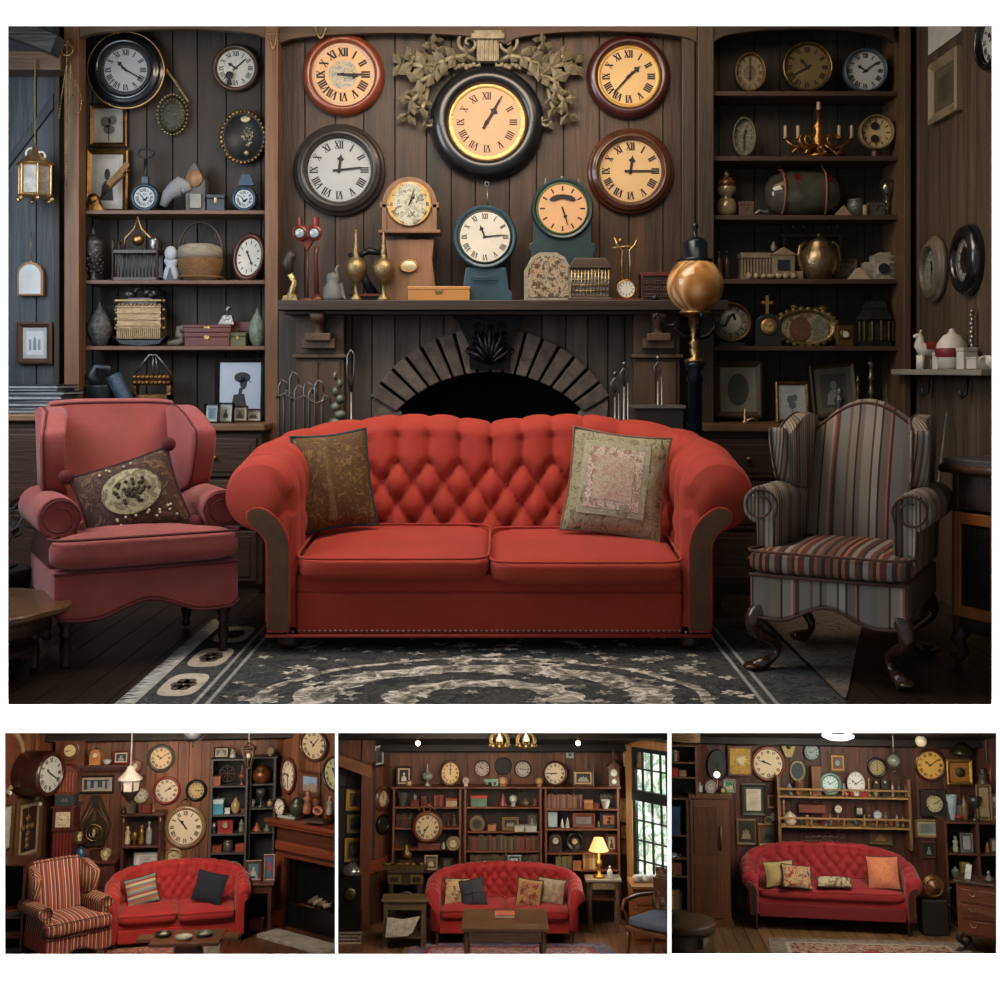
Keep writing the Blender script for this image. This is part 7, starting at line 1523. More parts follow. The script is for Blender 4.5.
mb.tube([(0,0,0),(0,0,-.08)],.01,5); part(mb,'arms',cm('3a3a3c',metal=.6),t)
# black bookcase
y=-.42; x0,x1=gx(208.5,y),gx(246,y); ZS=[gz(p,228,y) for p in (786,815,834,853,888)]; greyw=wood('3a3836',.5,.3)
bookcase('bookcase','black open bookcase with grey edges behind the prism lantern',x0,x1,y,.4,ZS,greyw,gz(759,228,y),back=black)
yi=y+.12
rows('''frame 214 229 747 759 2a2420 c2=b0a488 c3=4a463e mo=bust|white-edged frame on top of the black bookcase
torso 229 237 749 759 8f8f8c|small silver telescope figure on top of the black bookcase''',y=yi,z=gz(759,228,y))
rows('''box 211 221 776 786 7a4024 cat=box|orange-brown box on the top shelf of the black bookcase
oil 238 246 765 786 6a3a30 name=hourglass_lamp|red based glass lamp on the top shelf of the black bookcase''',y=yi-.04,z=ZS[0])
def wheel():
    x,w,zb,h=bx4(218,237,766,786,yi+.08,ZS[0]); t=thing('spoked_wheel','dark spoked wheel standing on the top shelf'+SUF,'wheel',(x,yi+.08,zb+.015)); r=h/2; mb=MB(); mb.torus(r*.9,r*.1,24,6,X=TX(0,0,r)); part(mb,'rim',cm('2a1e16'),t); mb=MB()
    for k in range(8): a=k*PI/4; mb.tube([(0,0,r),(r*.9*cos(a),0,r+r*.9*sin(a))],r*.05,5)
    mb.sph((0,-.01,r),r*.16); part(mb,'spokes',cm('4a3424'),t)
wheel()
rows('''box 212 224 799 815 3a7890 c2=9fb4b4 name=blue_tin|sky blue tin box on the second shelf of the black bookcase
box 225 230 808 815 b5b8b8|little white box beside the sky blue tin
egg 231 240.5 797 815 9a8258 name=bird_nest|tan bird-shaped vase on the second shelf
box 241 246 808 815 4a2c20|small brown box at the right end of the second shelf''',y=yi,z=ZS[1])
rows('''bclock 218.5 233.5 819.5 834 7a1e1a dr=.5 c2=8a8668|square red lacquer clock on the third shelf
sclock 211 217 822 834 2b2a28 c2=c9c9c4 dr=.7|tiny white-faced clock left of the red lacquer clock
torso 238 245 819 834 6a6a5c|grey-green figurine at the right of the third shelf''',y=yi,z=ZS[2])
rows('''box 212 222 845 853 6a2a1c|red-brown box on the fourth shelf of the black bookcase
jar 223 233 840 853 6f6f68 gl=.7 name=silver_jar|round silver jar on the fourth shelf
box 236 246 844 853 7a2e22 c2=8a3a2c|red box with pale label on the fourth shelf''',y=yi,z=ZS[3])
# angled corner shelf right of it
y=-.30; x0,x1=gx(247.5,y),gx(274,y); ZC_=[gz(p,261,y) for p in (784,808,832)]
bookcase('corner_shelf','black corner shelf unit between bookcase and fireplace wall',x0,x1,y,.28,ZC_,greyw,gz(757,261,y),back=black); yi=y+.1
rows('''globe 266 275 747 757 a8987c name=shell cat=shell|round shell on top of the corner shelf''',y=yi,z=gz(757,261,y))
rows('''pot 252 272 763 784 7a4a2c gl=.6|copper teapot with curved spout on the corner shelf''',y=yi,z=ZC_[0])
rows('''goblet 256 266 789 808 3a3a3a name=pavilion_stand cat=stand|dark mushroom-shaped stand on the corner shelf
sclock 250 255.5 799 808 8a8880 dr=.7 c2=c0beb4|tiny silver clock beside the mushroom-shaped stand
egg 267 273 799 808 8a7448|small golden egg at the right of the corner shelf''',y=yi,z=ZC_[1])
rows('''cone 252 262 822 832 8a4a2c|orange-brown cone on the lowest corner shelf
cone 263 271 824 832 5d5a50|grey cone on the lowest corner shelf''',y=yi,z=ZC_[2])
# table with frames under it
y=-.85; zt=gz(884,255,y); x,w,_,_=bx4(238,274,880,884,y); table('side_table','dark red side table at the right of the red sofa',x,y,w,.5,zt,mah,dkred,leg='square',lr=.025)
rows('''frame 245 262 860 884 5a2e20 c2= c3=4a6470 mo=bust mm=a8a090|red-brown framed blue portrait on the side table
box 242 249 873 884 b0a58a|small cream card box before the blue portrait
bottle 255 258.5 874 884 8a8c88|tiny white-labelled bottle before the blue portrait
frame 264 275 854 883 8f8c84 c2=7a2a24 c3=3a5a78 mo=flower mm=b0442c|tall frame with blue and red picture on the side table'''.replace('c2= ','c2=2e3a44 '),y=y+.2,z=zt)
rows('''clock 225.5 242 861 878.5 9a8a68 dr=.93 c2=b8a884 hands=12:0 rimp=flat|round cream dial leaning above the sofa end''',y=-.45)
x,w,_,_=bx4(246,262,925,930,-.75); it('box',(250,264,918,922),'7a3a20','red-brown slipper box under the side table',y=-.6,z=.001) 
# fireplace wall
R=AR
rows('''clock 281.5 297 757 794 5a3020 dr=.8 c2=cfc4ac hands=9:30 sx=1|oval white-faced clock on the fireplace wall
clock 301 329 728 762 4a2c1c dr=.82 c2=c4b490 hands=10:8|large clock at the top of the fireplace wall
clock 325 347 756 792 26221c dr=.86 c2=a8a67c hands=11:0|greenish dial clock cut by the right edge
frame 300 321 771 797 4a2a1a c2= c3=7d98b0 mo=hills mm=8a7a66|framed desert landscape on the fireplace wall'''.replace('c2= ','c2=5a3a26 '),y=-.01)
def fp2():
    y=-.22; Z=lambda p,q=305: gz(p,q,y); x0,x1=gx(276,y,880),gx(352,y,880); t=thing('fireplace','orange-brown wooden fireplace with black gas insert'+SUF,'fireplace',((x0+x1)/2,y,0)); w=x1-x0; zm=gz(824,305,-.3); cw=cherry
    part(MB().box(-w/2-.12,w/2,-.14,.22,zm-.05,zm).box(-w/2-.07,w/2,-.09,.22,zm-.1,zm-.05),'mantel_shelf',cw,t,.006)
    part(MB().box(-w/2,w/2,0,.2,zm-.5,zm-.1),'frieze',wood('4a2418',.4,.4,ax='x'),t,.004); part(MB().box(-w/2,w/2,-.03,.0,zm-.42,zm-.30).box(-w/2,w/2,-.03,0,zm-.5,zm-.46),'frieze_moulding',cw,t,.004)
    for sg in (-1,1): part(MB().box(sg*(w/2)-(.2 if sg>0 else 0),sg*(w/2)+(0 if sg>0 else .2),-.04,.2,0,zm-.5).box(sg*w/2-(.22 if sg>0 else .02),sg*w/2+(.02 if sg>0 else .22),-.07,0,0,.22),'pilaster',wood('6a3420',.4,.4),t,.004)
    bk=cm('0c0c0d',rough=.35); i=part(MB().box(-w/2+.2,w/2-.2,.02,.05,.9,zm-.5).box(-w/2+.2,w/2-.2,.02,.05,0,.3).box(-w/2+.2,-w/2+.26,.02,.05,.3,.9).box(w/2-.26,w/2-.2,.02,.05,.3,.9).box(-w/2+.2,w/2-.2,.17,.2,.3,.9),'insert',bk,t)
    mb=MB()
    for k in range(4): mb.box(-w/2+.24,w/2-.24,.0,.03,.94+k*.035,.955+k*.035)
    part(mb,'louvres',cm('2c2c2e',rough=.3),i)
    for k in range(4): mb=MB(); mb.tube([(-.18+.1*k,.1,.34),(-.05+.09*k,.14,.42-.02*k)],.035,8); part(mb,'log',cm('8a7a68' if k%2 else '5a4c40',var=.5),i)
    return zm
zm=fp2()
rows('''clock 274 288 796.5 817 2a1c14 dr=.8 c2=c9c4b4 hands=7:10|black rimmed white clock standing on the mantel
torso 291 297 800 815 2c2620|dark figurine beside the mantel clock
pot 292 304 795 815 2e3026 name=green_kettle|dark green kettle on the mantel
torso 304 312 790 814 8a5a40|tan robed figurine on the mantel
clock 314.5 324.5 806 815 a86a48 dr=.6 c2=5a2e22 style=dot|small orange oval frame on the mantel
torso 327 333 796 815 8d8a84|pale figurine at the right end of the mantel''',y=-.25)
zz=zm
for i,(a,b,c,lab) in enumerate(((262,300,'6a3a24','brown flat book'),(268,290,'8a9a90','pale green book'),(280,306,'5a2e20','red-brown book'),(292,318,'3a2c24','dark flat book'))):
    it('box',(a+8,b+8,0,0),c,lab+' lying on the mantel',y=-.22,z=zm) if 0 else None
    x_=gx((a+b)/2+10,-.25,818); mb=MB(); mb.box(-.16,.16,-.1,.1,0,.03); mb.box(-.15,.162,-.095,.095,.006,.024,1); solo(mb,'book',[cm(c),cm('b5a88c')],lab+' lying on the mantel'+SUF,'book',(x_+.0,-.22,zm+.001+(.032 if i%2 else 0)),.1*i)
mb=MB(); mb.prism([(-.6,0),(.75,0),(.7,.05),(-.6,.05)],-.28,.08); solo(mb,'hearth_stone',mat('8f8a80',.8,0,.4,6,.8,20),'pale rough hearth stone before the fireplace'+SUF,'hearth',(gx(305,-.5,945),-.55,.001),bevel=.01)
# left wall things
R=AL
rows('''clock 19 46 745 795 3a1d16 dr=.1 c2=3a1d16 style=dot|placeholder'''[:0] or '''frame 14.5 42 797 861 5a4228 c2=8a7860 c3=2a1512 fw=.16|deep wooden shadow box with a hanging string of medals
frame 2 11 805 850 3a2a1e c2=8f8a7c c3=a8a498|pale print cut by the left edge''',y=-.01)
x,w,zb,h=bx4(16,45,748,795,-.01); t=thing('drum_clock','deep brown drum-shaped wall clock seen from the side'+SUF,'clock',(gx(27,-.05,770),0,zb+h/2)); r=h*.47; mb=MB(); mb.lathe([(0,0),(r*.95,0),(r,.05),(r,.42),(r*.93,.47),(r*.8,.46),(r*.78,.44)],28,0,TX(0,0,0,0,0,.0)@FRONT); part(mb,'case',wood('32170f',.35,.4,coat=.3),t); clock_face(t,r*.78,cm('a9aca4',var=.06),ink,hm(10,20),y=-.445,small=True,bold=1.3)
x_,w,zb,h=bx4(26,31,808,850,-.05); t=thing('medal_string','string of round bronze medals hung in the shadow box'+SUF,'medals',(x_,-.035,zb)); mb=MB()
for (a,b) in ((0,.1),(0,.24),(0,.38),(0,.55),(-.09,.55),(.09,.55),(0,.75)): mb.lathe([(.045,0),(.045,.012),(0,.015)],12,0,TX(a,0,h*b)@FRONT)
mb.tube([(0,0,0),(0,0,h)],.006,5); part(mb,'medals',cm('7a5c3c',metal=.6),t)
t=thing('ring_frame','large round wooden ring clock cut by the left edge'+SUF,'clock',(gx(1,0,765),0,gz(762,1,0))); mb=MB(); mb.torus(.42,.04,30,8); part(mb,'rim',cm('8a7350'),t); mb=MB(); mb.lathe([(.40,0),(.38,.02),(0,.02)],28,0,FRONT); part(mb,'dial',cm('6a3a28'),t)
for i,(px,py) in enumerate(((10,793),(40,804),(37,798))): mb=MB(); mb.sph((0,0,0),.03,8); p=R.hit(px,py,1,-.05); solo(mb,'porcelain_knob',porc,('white porcelain knob by the ring clock','white porcelain knob at the shadow box corner','white porcelain knob above the shadow box')[i]+SUF,'knob',p)
R=A; 
# cabinet bottom left, chair, sofa, table, rug
y=-1.9; zt=gz(864,12,y); t=bookcase('media_cabinet','dark red open cabinet with records at the left edge',gx(-6,y),gx(27,y),y,.5,[.12,.32,.55],mah,zt,back=black)
for k in range(7): mb=MB(); mb.box(-.2,.2,-.15,.15,0,.02); solo(mb,'record_case',cm(('2a3a44','3a3230','5a2a1e','26282c')[k%4],rough=.3),('lowest','second','third','fourth','fifth','sixth','topmost')[k]+' flat record case in the open cabinet'+SUF,'record case',(gx(12,y),y+.2,(.122,.145,.322,.345,.552,.575,.6)[k]),.05*k,'record cases in the open cabinet')
stA=stripes('stripe_redA',[(0,'8a3026'),(.12,'b5a68c'),(.17,'5a5c50'),(.25,'7a2a22'),(.4,'a8702c'),(.45,'8a3026'),(.58,'c4b8a0'),(.63,'3a4448'),(.7,'8a3428'),(.84,'a89470'),(.9,'5a2018')],0,.17)
stB=stripes('stripe_redB',[(0,'8a3026'),(.2,'b5a68c'),(.3,'7a4a2a'),(.5,'5a2018'),(.65,'a89470'),(.8,'6a3a28')],1,.12)
t=wing_chair('wing_chair','red and cream striped wing armchair left of the sofa'+SUF,(gx(82,-2.0,940),-2.1,.001),.70,w=.80,d=.8,h=1.04,seat=.5,fab=stA,fabside=stB,piping=cm('3a1512'),legm=mah,legs='turned',top='flat',skirt=.17,bh=.16,arm_h=.68,fat=1,arm_r=.08); t.matrix_world=t.matrix_world@Matrix.Scale(1.1,4)
redA=mat('a02018',.75,0,.15,4,.3,200,sheen=.2)
camel_sofa('sofa','bright red tufted camelback sofa facing the coffee table'+SUF,(gx(177,-1.3,930),-1.3,.001),.2,a=.80,D=.66,H=.95,Ha=.76,r_arm=.11,r_back=.09,fab=redA,feet=mah,nst=130,hump=False,s=.93,zsplit=.8,pleat=.07,rowk=1.3,panel=redA,seat=.46,z0=.32)
flat_cushion('striped grey and orange cushion on the left of the sofa',stripes('cushA',[(0,'8a8a78'),(.2,'a8603a'),(.35,'5a6a6a'),(.5,'b0a080'),(.7,'8a3a2a'),(.85,'6a7a78')],2,.16),.42,.36,.12,gx(141,-1.05,890),-1.0,.62,-.3,-.2,.25,1)
flat_cushion('navy blue plain cushion on the right of the sofa','141a26',.42,.38,.12,gx(209,-1.05,890),-1.0,.64,-.3,.18,-.2,2,'10141c')
tw=wood('5a3822',.35,.4,ax='x',coat=.3); x=gx(187,-2.4,930); t=thing('coffee_table','shaped brown coffee table cut by the bottom edge'+SUF,'table',(x,-2.5,0)); zt=gz(934,187,-2.2); part(MB().box(-.42,.42,-.1,.5,zt-.04,zt).box(-.62,-.42,.12,.34,zt-.04,zt).box(.42,.62,.12,.34,zt-.04,zt),'table_top',tw,t,.006); part(MB().prism([(-.2,0),(.2,0),(.12,zt-.04),(-.12,zt-.04)],.05,.35),'pedestal',mah,t)
for px,c,lab in ((163,'2a2420','dark round dish left on the coffee table'),(186,'9a968c','white dish in the middle of the coffee table'),(204,'4a4a46','grey dish right on the coffee table')):
    t=thing('round_dish',lab+SUF,'dish',(gx(px,-2.3,932)*.9 if 0 else gx(px,-2.3,932),-2.42+.14*abs(px-186)/20,zt+.001)); mb=MB(); mb.lathe([(.08,0),(.1,.01),(.105,.04),(.09,.04),(.085,.015),(0,.012)],18); part(mb,'bowl',cm(c,rough=.3),t); mb=MB(); mb.lathe([(.05,.016),(.05,.025),(0,.03)],12); part(mb,'contents',cm('a89c84'),t)
rgA=patch('rugA',['2a2c2a','6a6658','8a2a24','a89c88','3a3432'],10,.95,1.5); rug('dark red and grey patterned rug under the coffee table',[(-1.0,-3.3),(1.3,-3.3),(.95,-1.0),(-.8,-1.0)],rgA,patch('rugAb',['2c2a28','7d7868','4a4844'],14),cm('7d7868'),patch('rugAm',['7a1a1c','a8302c','5a1416'],10),(.55,.45))
TOPP=(EYE.copy(),Vector((0,.2933,1)).normalized()); cut_room(before,[vplane(336.3,1),TOPP]); partition(336.5,'wall_partition_1')
# ---------------------------------------------------------------- lower middle room
SUF=', lower middle room'; PXC=503; before=set(o.name for o in COL.objects); R=B=mini_room(503,919)
wl2=wood('5f3a24',.5,.6,island=.35); ZT=gz(748,503)
BL,BR=box_room(gx(388),gx(621),ZT,1.0,-.95,wl2,wood('6b4c36',.45,.5,ax='y',island=.25),cm('121011',rough=.5),3.6,2,LwL=.62)
light('AREA','room_lamp',B.M@Vector((-.3,-2.9,ZT+.4)),7,(1,.82,.66),.5,.35,B.M@Vector((0,-.4,1.0)))  # added fill light, separate from the bulbs and chandeliers
def emis(m,s):
    b=m.node_tree.nodes['Principled BSDF']; l=b.inputs['Base Color'].links[0]; m.node_tree.links.new(l.from_socket,b.inputs['Emission Color']); b.inputs['Emission Strength'].default_value=s; return m
red2=wood('5f3321',.45,.4,ax='x'); sh2=wood('6b3d26',.45,.35,ax='x')
y=-.3; zT=gz(787,503,y); cols=((392,461,(807,828,849),'left'),(464,542,(807,831.5,851),'middle'),(545,620,(809,829,853,870),'right')); Zs={}
for a,b,ps,nm in cols:
    zz=[gz(p,503,y) for p in ps]; Zs[nm]=zz; bookcase('bookcase','tall brown bookcase, %s of the three behind the sofa'%nm,gx(a,y),gx(b,y),y,.28,zz+[gz(871 if nm!='right' else 900,503,y)],sh2,zT-.021,back=wood('2a1b14'),tops=False)
solo(MB().box(gx(390,y),gx(622,y),y-.03,-.01,zT-.02,zT),'top_shelf',red2,'long brown shelf board running over the three bookcases'+SUF,'shelf',bevel=.003)
yi=y+.1
rows('''frame 396 412 766 787 3a2416 c2=b5a68c c3=1e1a18 mo=bust mm=c9c0ac|dark framed old portrait, leftmost on the bookcases
sclock 406 413 779.5 787 8a6c3c dr=.7 c2=d0b88c|little gilt clock before the leftmost portrait
oil 422 433 764 787 8a8c88 name=glass_lantern cat=lantern|glass domed lantern on the left bookcase
clock 440 461 760 781 5a3420 dr=.82 c2=d8bc88 hands=12:0 rimp=thin|yellow-faced round clock over the left bookcase
sclock 462.5 469.5 777 787 c0a888 dr=.6 c2=8a98a8|little cream clock between left and middle bookcases
sclock 498 508 776 787 9a6a40 dr=.7 c2=c9a070|small orange ring clock beside the pale green sign
sclock 535.5 543 777 787 a07838 dr=.7 c2=c9a860|small golden clock left of the red rimmed one
clock 544 566 760.5 784 4d1a16 dr=.82 c2=d8c8a4 hands=8:45 rimp=round|red rimmed round clock over the right bookcase
frame 573 593.5 770 787 5a3a22 c2=b5935c c3=26221e mo=group mm=8f8a7c|gilt framed photo of a group on the right bookcase''',y=yi,z=zT)
rows('''clock 474 490.5 760 777 3a2018 dr=.86 c2=b8a8a0 hands=10:50|pinkish round wall clock over the middle bookcase
clock 495 511 757 775 12100e dr=.9 c2=1c1a16 style=dot|black glass disc clock between the two pale round clocks
clock 514 531.5 760 778 2a1812 dr=.85 c2=c0bcb0 hands=9:15|white-faced round wall clock with dark rim over the middle bookcase
frame 566 573.5 750 758 b5b8b4 c2= c3=8a8c7c mo=bust mm=3a3a30|tiny white framed picture high over the right bookcase'''.replace('c2= ','c2=b5b8b4 '),y=-.005)
x,w,zb,h=bx4(484,498,779,787,yi,zT); t=thing('table_sign','pale green cut-out sign standing on the middle bookcase'+SUF,'sign',(x,yi,zT+.001)); part(MB().box(-w/2,w/2,-.01,.01,h*.6,h).box(-w*.35,-w*.2,-.01,.01,h*.2,h*.6).box(w*.05,w*.2,-.01,.01,0,h*.6).box(w*.35,w*.5,-.01,.01,.0,h*.6).box(w*.05,w*.5,-.01,.01,0,h*.15),'board',cm('7fa898',rough=.5),t)
x,w,zb,h=bx4(607,620,748,787,yi,zT); t=thing('tower_clock','tower-shaped wooden clock with two dials and a steep roof'+SUF,'clock',(x,yi,zT+.001)); tm=wood('5d3c26',.45,.4); part(MB().box(-w*.42,w*.42,-.06,.06,0,h*.5),'case',tm,t,.003); part(MB().prism([(-w*.6,h*.48),(w*.6,h*.48),(0,h*.68)],-.08,.08).prism([(-w*.08,h*.6),(w*.08,h*.6),(w*.05,h),(-w*.05,h)],-.03,.03),'roof',tm,t,.002)
for zz,rr in ((.36,.26),(.13,.18)): g=bpy.data.objects.new('dial',mesh(MB().lathe([(w*rr,0),(w*rr,.006),(0,.006)],20,0,FRONT,False),'dial',cm('c4bfae'))); link(g,t); g.location=(0,-.061,h*zz); part(numerals(MB(),w*rr*.9,w*.06,w*.04,'dot',0,-.008),'numerals',ink,g)
L_=Zs['left']; M_=Zs['middle']; Q_=Zs['right']
rows('''bowl 397 408 792 807 4a4a44 name=wire_rack|dark wire bowl on the top left shelf
box 411 419 800 807 6a2a1c|red-brown box on the top left shelf
globe 413 417 794 800 7a7a74|grey ball above the red-brown box
cone 428 433 802 807 7a3a24|tiny red cone between the red books
box 446 457 798 806 a8906c c2=8a4a2c|cream and orange box on the top left shelf''',y=yi,z=L_[0])
bookrow(421,427,795,L_[0],yi-.05,['6a241a','4d1a14'],'red book left of the tiny cone','red books left of the cone',2.4)
bookrow(434,444,794,L_[0],yi-.05,['7a2a1c','5a1c16','8a3a28'],'red book right of the tiny cone','red books right of the cone',2.2)
bookrow(396,412,815,L_[1],yi-.05,['3a1614','4a1c18','2a1412'],'dark red book on the second left shelf','dark red books on the second left shelf',2.4)
rows('''torso 446 450 817 828 4a3a2c|small dark figurine on the second left shelf
torso 451 457 815 828 5a4634|larger dark figurine at the right of the second left shelf''',y=yi,z=L_[1])
rows('''clock 413.5 441.5 811 843 6a3c22 dr=.76 c2=c4b48c hands=7:35 rimp=step d=.2|big octagonal-looking brown clock with scroll top, left bookcase
sclock 446.5 460 836 849 7a6a44 dr=.8 c2=b5b08c|round greenish-gold clock on the third left shelf
torso 441 446 842 849 a8a49a|tiny white animal figurine beside the big brown clock''',y=y-.04,z=None)
x,w,zb,h=bx4(418,440,843,849,y,L_[2]); mb=MB(); mb.box(-w/2,w/2,-.06,.06,0,h); solo(mb,'clock_stand',red2,'brown stand block under the big brown clock'+SUF,'stand',(x,y+.05,L_[2]+.001),bevel=.004)
p=R.hit(427,809,1,y-.04); mb=MB(); mb.torus(.05,.012,14,6,X=TX(p.x,p.y,p.z+.01)); mb.sph((p.x,p.y,p.z+.06),.02,8); mb.tube([(p.x-.12,p.y,p.z-.02),(p.x-.07,p.y,p.z+.03),(p.x+.07,p.y,p.z+.03),(p.x+.12,p.y,p.z-.02)],.014,6); solo(mb,'clock_crest',cm('6a3c22'),'scroll crest on top of the big brown clock'+SUF,'ornament')
rows('''box 471 487 795 806 5a7868 c2=a84a30 name=toy_radio cat=radio|green and red rounded toy radio on the top middle shelf
cone 498 508 790 807 5f2318 name=metronome cat=metronome|dark red metronome on the top middle shelf
sclock 509.5 517 795 807 9a9c98 dr=.75 c2=c9c9c0|silver twin-bell alarm clock on the top middle shelf
egg 522 530 798 807 6a5a44|brown round vase on the top middle shelf
torso 533 537 798 807 8a5a3c|little orange figurine at the right of the top middle shelf''',y=yi,z=M_[0])
rows('''sclock 469 485 815 831.5 6d5634 dr=.85 c2=2c3024|round clock with dark green dial on the second middle shelf
box 488 496 824 831.5 a06a44|small pink-orange box clock on the second middle shelf
frame 502 519 817 831.5 7a6238 c2=6a5a3c c3=26241c mo=group|gilt framed dark picture on the second middle shelf
frame 526 538 813 830 2a2420 c2=3a342c c3=4a4438 mo=bust|dark framed portrait at the right of the second middle shelf''',y=yi,z=M_[1])
rows('''box 514.5 524 825 831.5 a8a89a|left of the two low white boxes before the dark portrait
box 525 536.5 825 831.5 a0a194|right of the two low white boxes before the dark portrait''',y=yi-.08,z=M_[1])
cb=['5a1f18','7a2a20','2c2a26','4a3a2a','6d5a3c','3a3c34','8a3024','20201e','4d4030']
bookrow(468,539,835,M_[2],yi-.06,cb,'old cloth book packed on the third middle shelf','books on the third middle shelf',2.3)
bookrow(470,539,854,gz(871,503,y),yi-.06,['3a2c20','4a3826','26221c','5a4630','33301f'],'dark brown book on the lowest middle shelf','books on the lowest middle shelf',2.4)
bookrow(547,583,794,Q_[0],yi-.06,['6a4434','7a5440','5a3628','8a6650','4d2e22'],'brown leather book of the long top right row','books of the top right row',1.9)
bookrow(600,619,793,Q_[0],yi+.02,['3a2a20','2c2018','4a3222'],'dark book at right end of top right shelf','dark books on the top right shelf',2)
rows('''box 584 592.5 800 809 8a5a34 c2=a8744a|small orange box on the top right shelf
bowl 601 610 800 809 a8a090 name=shell cat=shell|pale fan-shaped shell before the dark books
box 593 599 803 809 5f2a1c|tiny red box beside the small orange box''',y=yi-.07,z=Q_[0])
rows('''frame 547 558 811 829 1e1c1a c2=9ab0b0 c3=a9bcbc mo=text mm=8aa0a0 fw=.07|black framed pale blue document on the second right shelf
cone 560 564.5 818 829 a8a498 name=sail_ornament|left white sail ornament on the second right shelf
cone 565 570 817 829 a09c90 name=sail_ornament|right white sail ornament on the second right shelf
frame 572.5 595 813 829 6a3624 c2= c3=7a6e68 fw=.2 mo=text mm=5a5048|wide red-brown framed panel on the second right shelf
bottle 597 600 820 829 6a6a40|tiny green bottle right of the wide red-brown frame
frame 600 617.5 812 829 15110e c2=2a1c16 c3=9a5a3c mo=lady mm=1c1414|black framed silhouette on orange, second right shelf'''.replace('c2= ','c2=5a3a2c '),y=yi,z=Q_[1])
rows('''aclock 549 562 833 853 2a2018 dr=.7 c2=a8a48c|arched dark clock with pale dial on the third right shelf
sclock 566 583 832 853 16110e dr=.45 c2=c4a078|black round clock with small orange dial on the third right shelf
frame 606 617 834 851 5a2a1c c2= c3=a09878 mo=bust mm=3a3a30|red-brown framed oval portrait behind the lit lamp'''.replace('c2= ','c2=4a3426 '),y=yi,z=Q_[2])
bookrow(556,572,855,Q_[3],yi-.06,['5a5238','4a4230','6d6444'],'olive book on the lowest right shelf','olive books on the lowest right shelf',2.2)
bookrow(583,598,853,Q_[3],yi-.06,['b59a70','a88450','c4ac84','8a5c34'],'cream paperback leaning on the lowest right shelf','cream paperbacks on the lowest right shelf',2.4)
rows('''box 573 581 861 870 8a5a34|orange-brown box between olive books and cream paperbacks
frame 424.5 437.5 855 870 9a8458 c2= c3=6a6250 mo=group mm=b5a88c|gilt double photo frame left of the sofa
frame 442 452 858 870 26211c c2=3a342c c3=4a4436|small dark frame against the left sofa end'''.replace('c2= ','c2=3a3226 '),y=y-.02,z=gz(870,503,y-.02))
# sewing desk with gilt drawers
y=-.62; zt=gz(871,405,y); x,w,_,_=bx4(387,424,860,880,y); dk2=wood('33231a',.5,.4,ax='x'); t=table('sewing_desk','dark wooden sewing desk with two gilt-fronted drawers',x,y,w,.3,zt,dk2,apron=.16,leg='square',lr=.025)
for sg in (-1,1): d=part(MB().box(sg*w*.3-.09,sg*w*.3+.09,.005,.03,zt-.17,zt-.05),'drawer',gold('9a844c'),t); part(MB().box(sg*w*.3-.05,sg*w*.3+.05,-.0,.006,zt-.14,zt-.08),'drawer_window',ink,d)
mb=MB(); mb.tube([(w*.02+.2*cos(a),.05,.18+.3*sin(a)) for a in [PI*k/12 for k in range(13)]],.025,6); part(mb,'flywheel_guard',cm('2a241e',rough=.4),t)
mb=MB(); mb.box(-.3,.3,-.06,.06,0,.06); mb.prism([(-.16,.06),(.16,.06),(.07,.13),(-.07,.13)],-.04,.04); mb.lathe([(.07,.13),(.08,.2),(.03,.26),(.03,.31),(0,.33)],12)
rd=random.Random(7)
for k in range(14): mb.sph((rd.uniform(-.32,.32),-.03,.07),(.035,.02,.02),7,k=5)
solo(mb,'desk_ornament',gold('6d5a38'),'bronze ornamental inkstand on the sewing desk'+SUF,'inkstand',(x,y+.12,zt+.001))
y=-1.5; x,w,_,_=bx4(381,428,898,935,y); zt=gz(900,405,y); t=table('bench_table','low olive-brown table with magazines beneath, left of the sofa',x,y,w,.35,zt,wood('5a4a30',.45,.35,ax='x'),leg='square',lr=.03,shelf=.12)
mb=MB(); mb.prism([(-.14,0),(.16,.02),(.2,.2),(-.12,.24)],-.01,.01); mb.prism([(-.05,0),(.2,.05),(.3,.25),(.0,.2)],.02,.04); solo(mb,'magazine',cm('b0a898',var=.5,sc=14),'white and red magazine standing under the olive-brown table'+SUF,'magazine',(x-.1,y-.03,.15),rx=-.15)
# lamp, table, bottle
y=-.75; zt=gz(880,603,y); x,w,_,_=bx4(586,622,875,930,y); table('lamp_table','narrow grey-topped table with one drawer under the lit lamp',x,y,w,.34,zt,wood('6a5640',.45,.3),cm('8a8278',rough=.3),leg='square',lr=.02,drawer=cm('8a7a5c'))
x,w,zb,h=bx4(589,608.5,837,880,y+.15,zt); t=thing('table_lamp','lit table lamp with pleated cream shade and twisted gilt base'+SUF,'lamp',(x,y+.15,zt+.001)); mb=MB(); mb.lathe([(w*.3,0),(w*.3,h*.05),(w*.1,h*.1),(w*.08,h*.25),(w*.16,h*.3),(w*.17,h*.4),(w*.07,h*.47),(w*.12,h*.55),(w*.05,h*.62),(.012,h*.9),(0,h*.93)],16); part(mb,'base',gold('a8803c'),t)
shm=emis(mat('e0b070',.8,0,.05),1.2); mb=MB(); mb.grid(lambda u,v:((w*(.5-.28*v)*(1+.03*cos(60*PI*u)))*cos(2*PI*u),(w*(.5-.28*v)*(1+.03*cos(60*PI*u)))*sin(2*PI*u),h*(.66+.32*v)),121,5); part(mb,'lamp_shade',shm,t)
light('POINT','table_lamp_bulb',B.M@Vector((x,y+.0,zt+h*.6)),.55,(1,.6,.28),.03)
it('bottle',(607,612.5,866,880),'a8adb0','white glass bottle beside the lit lamp',y=y+.1,z=zt)
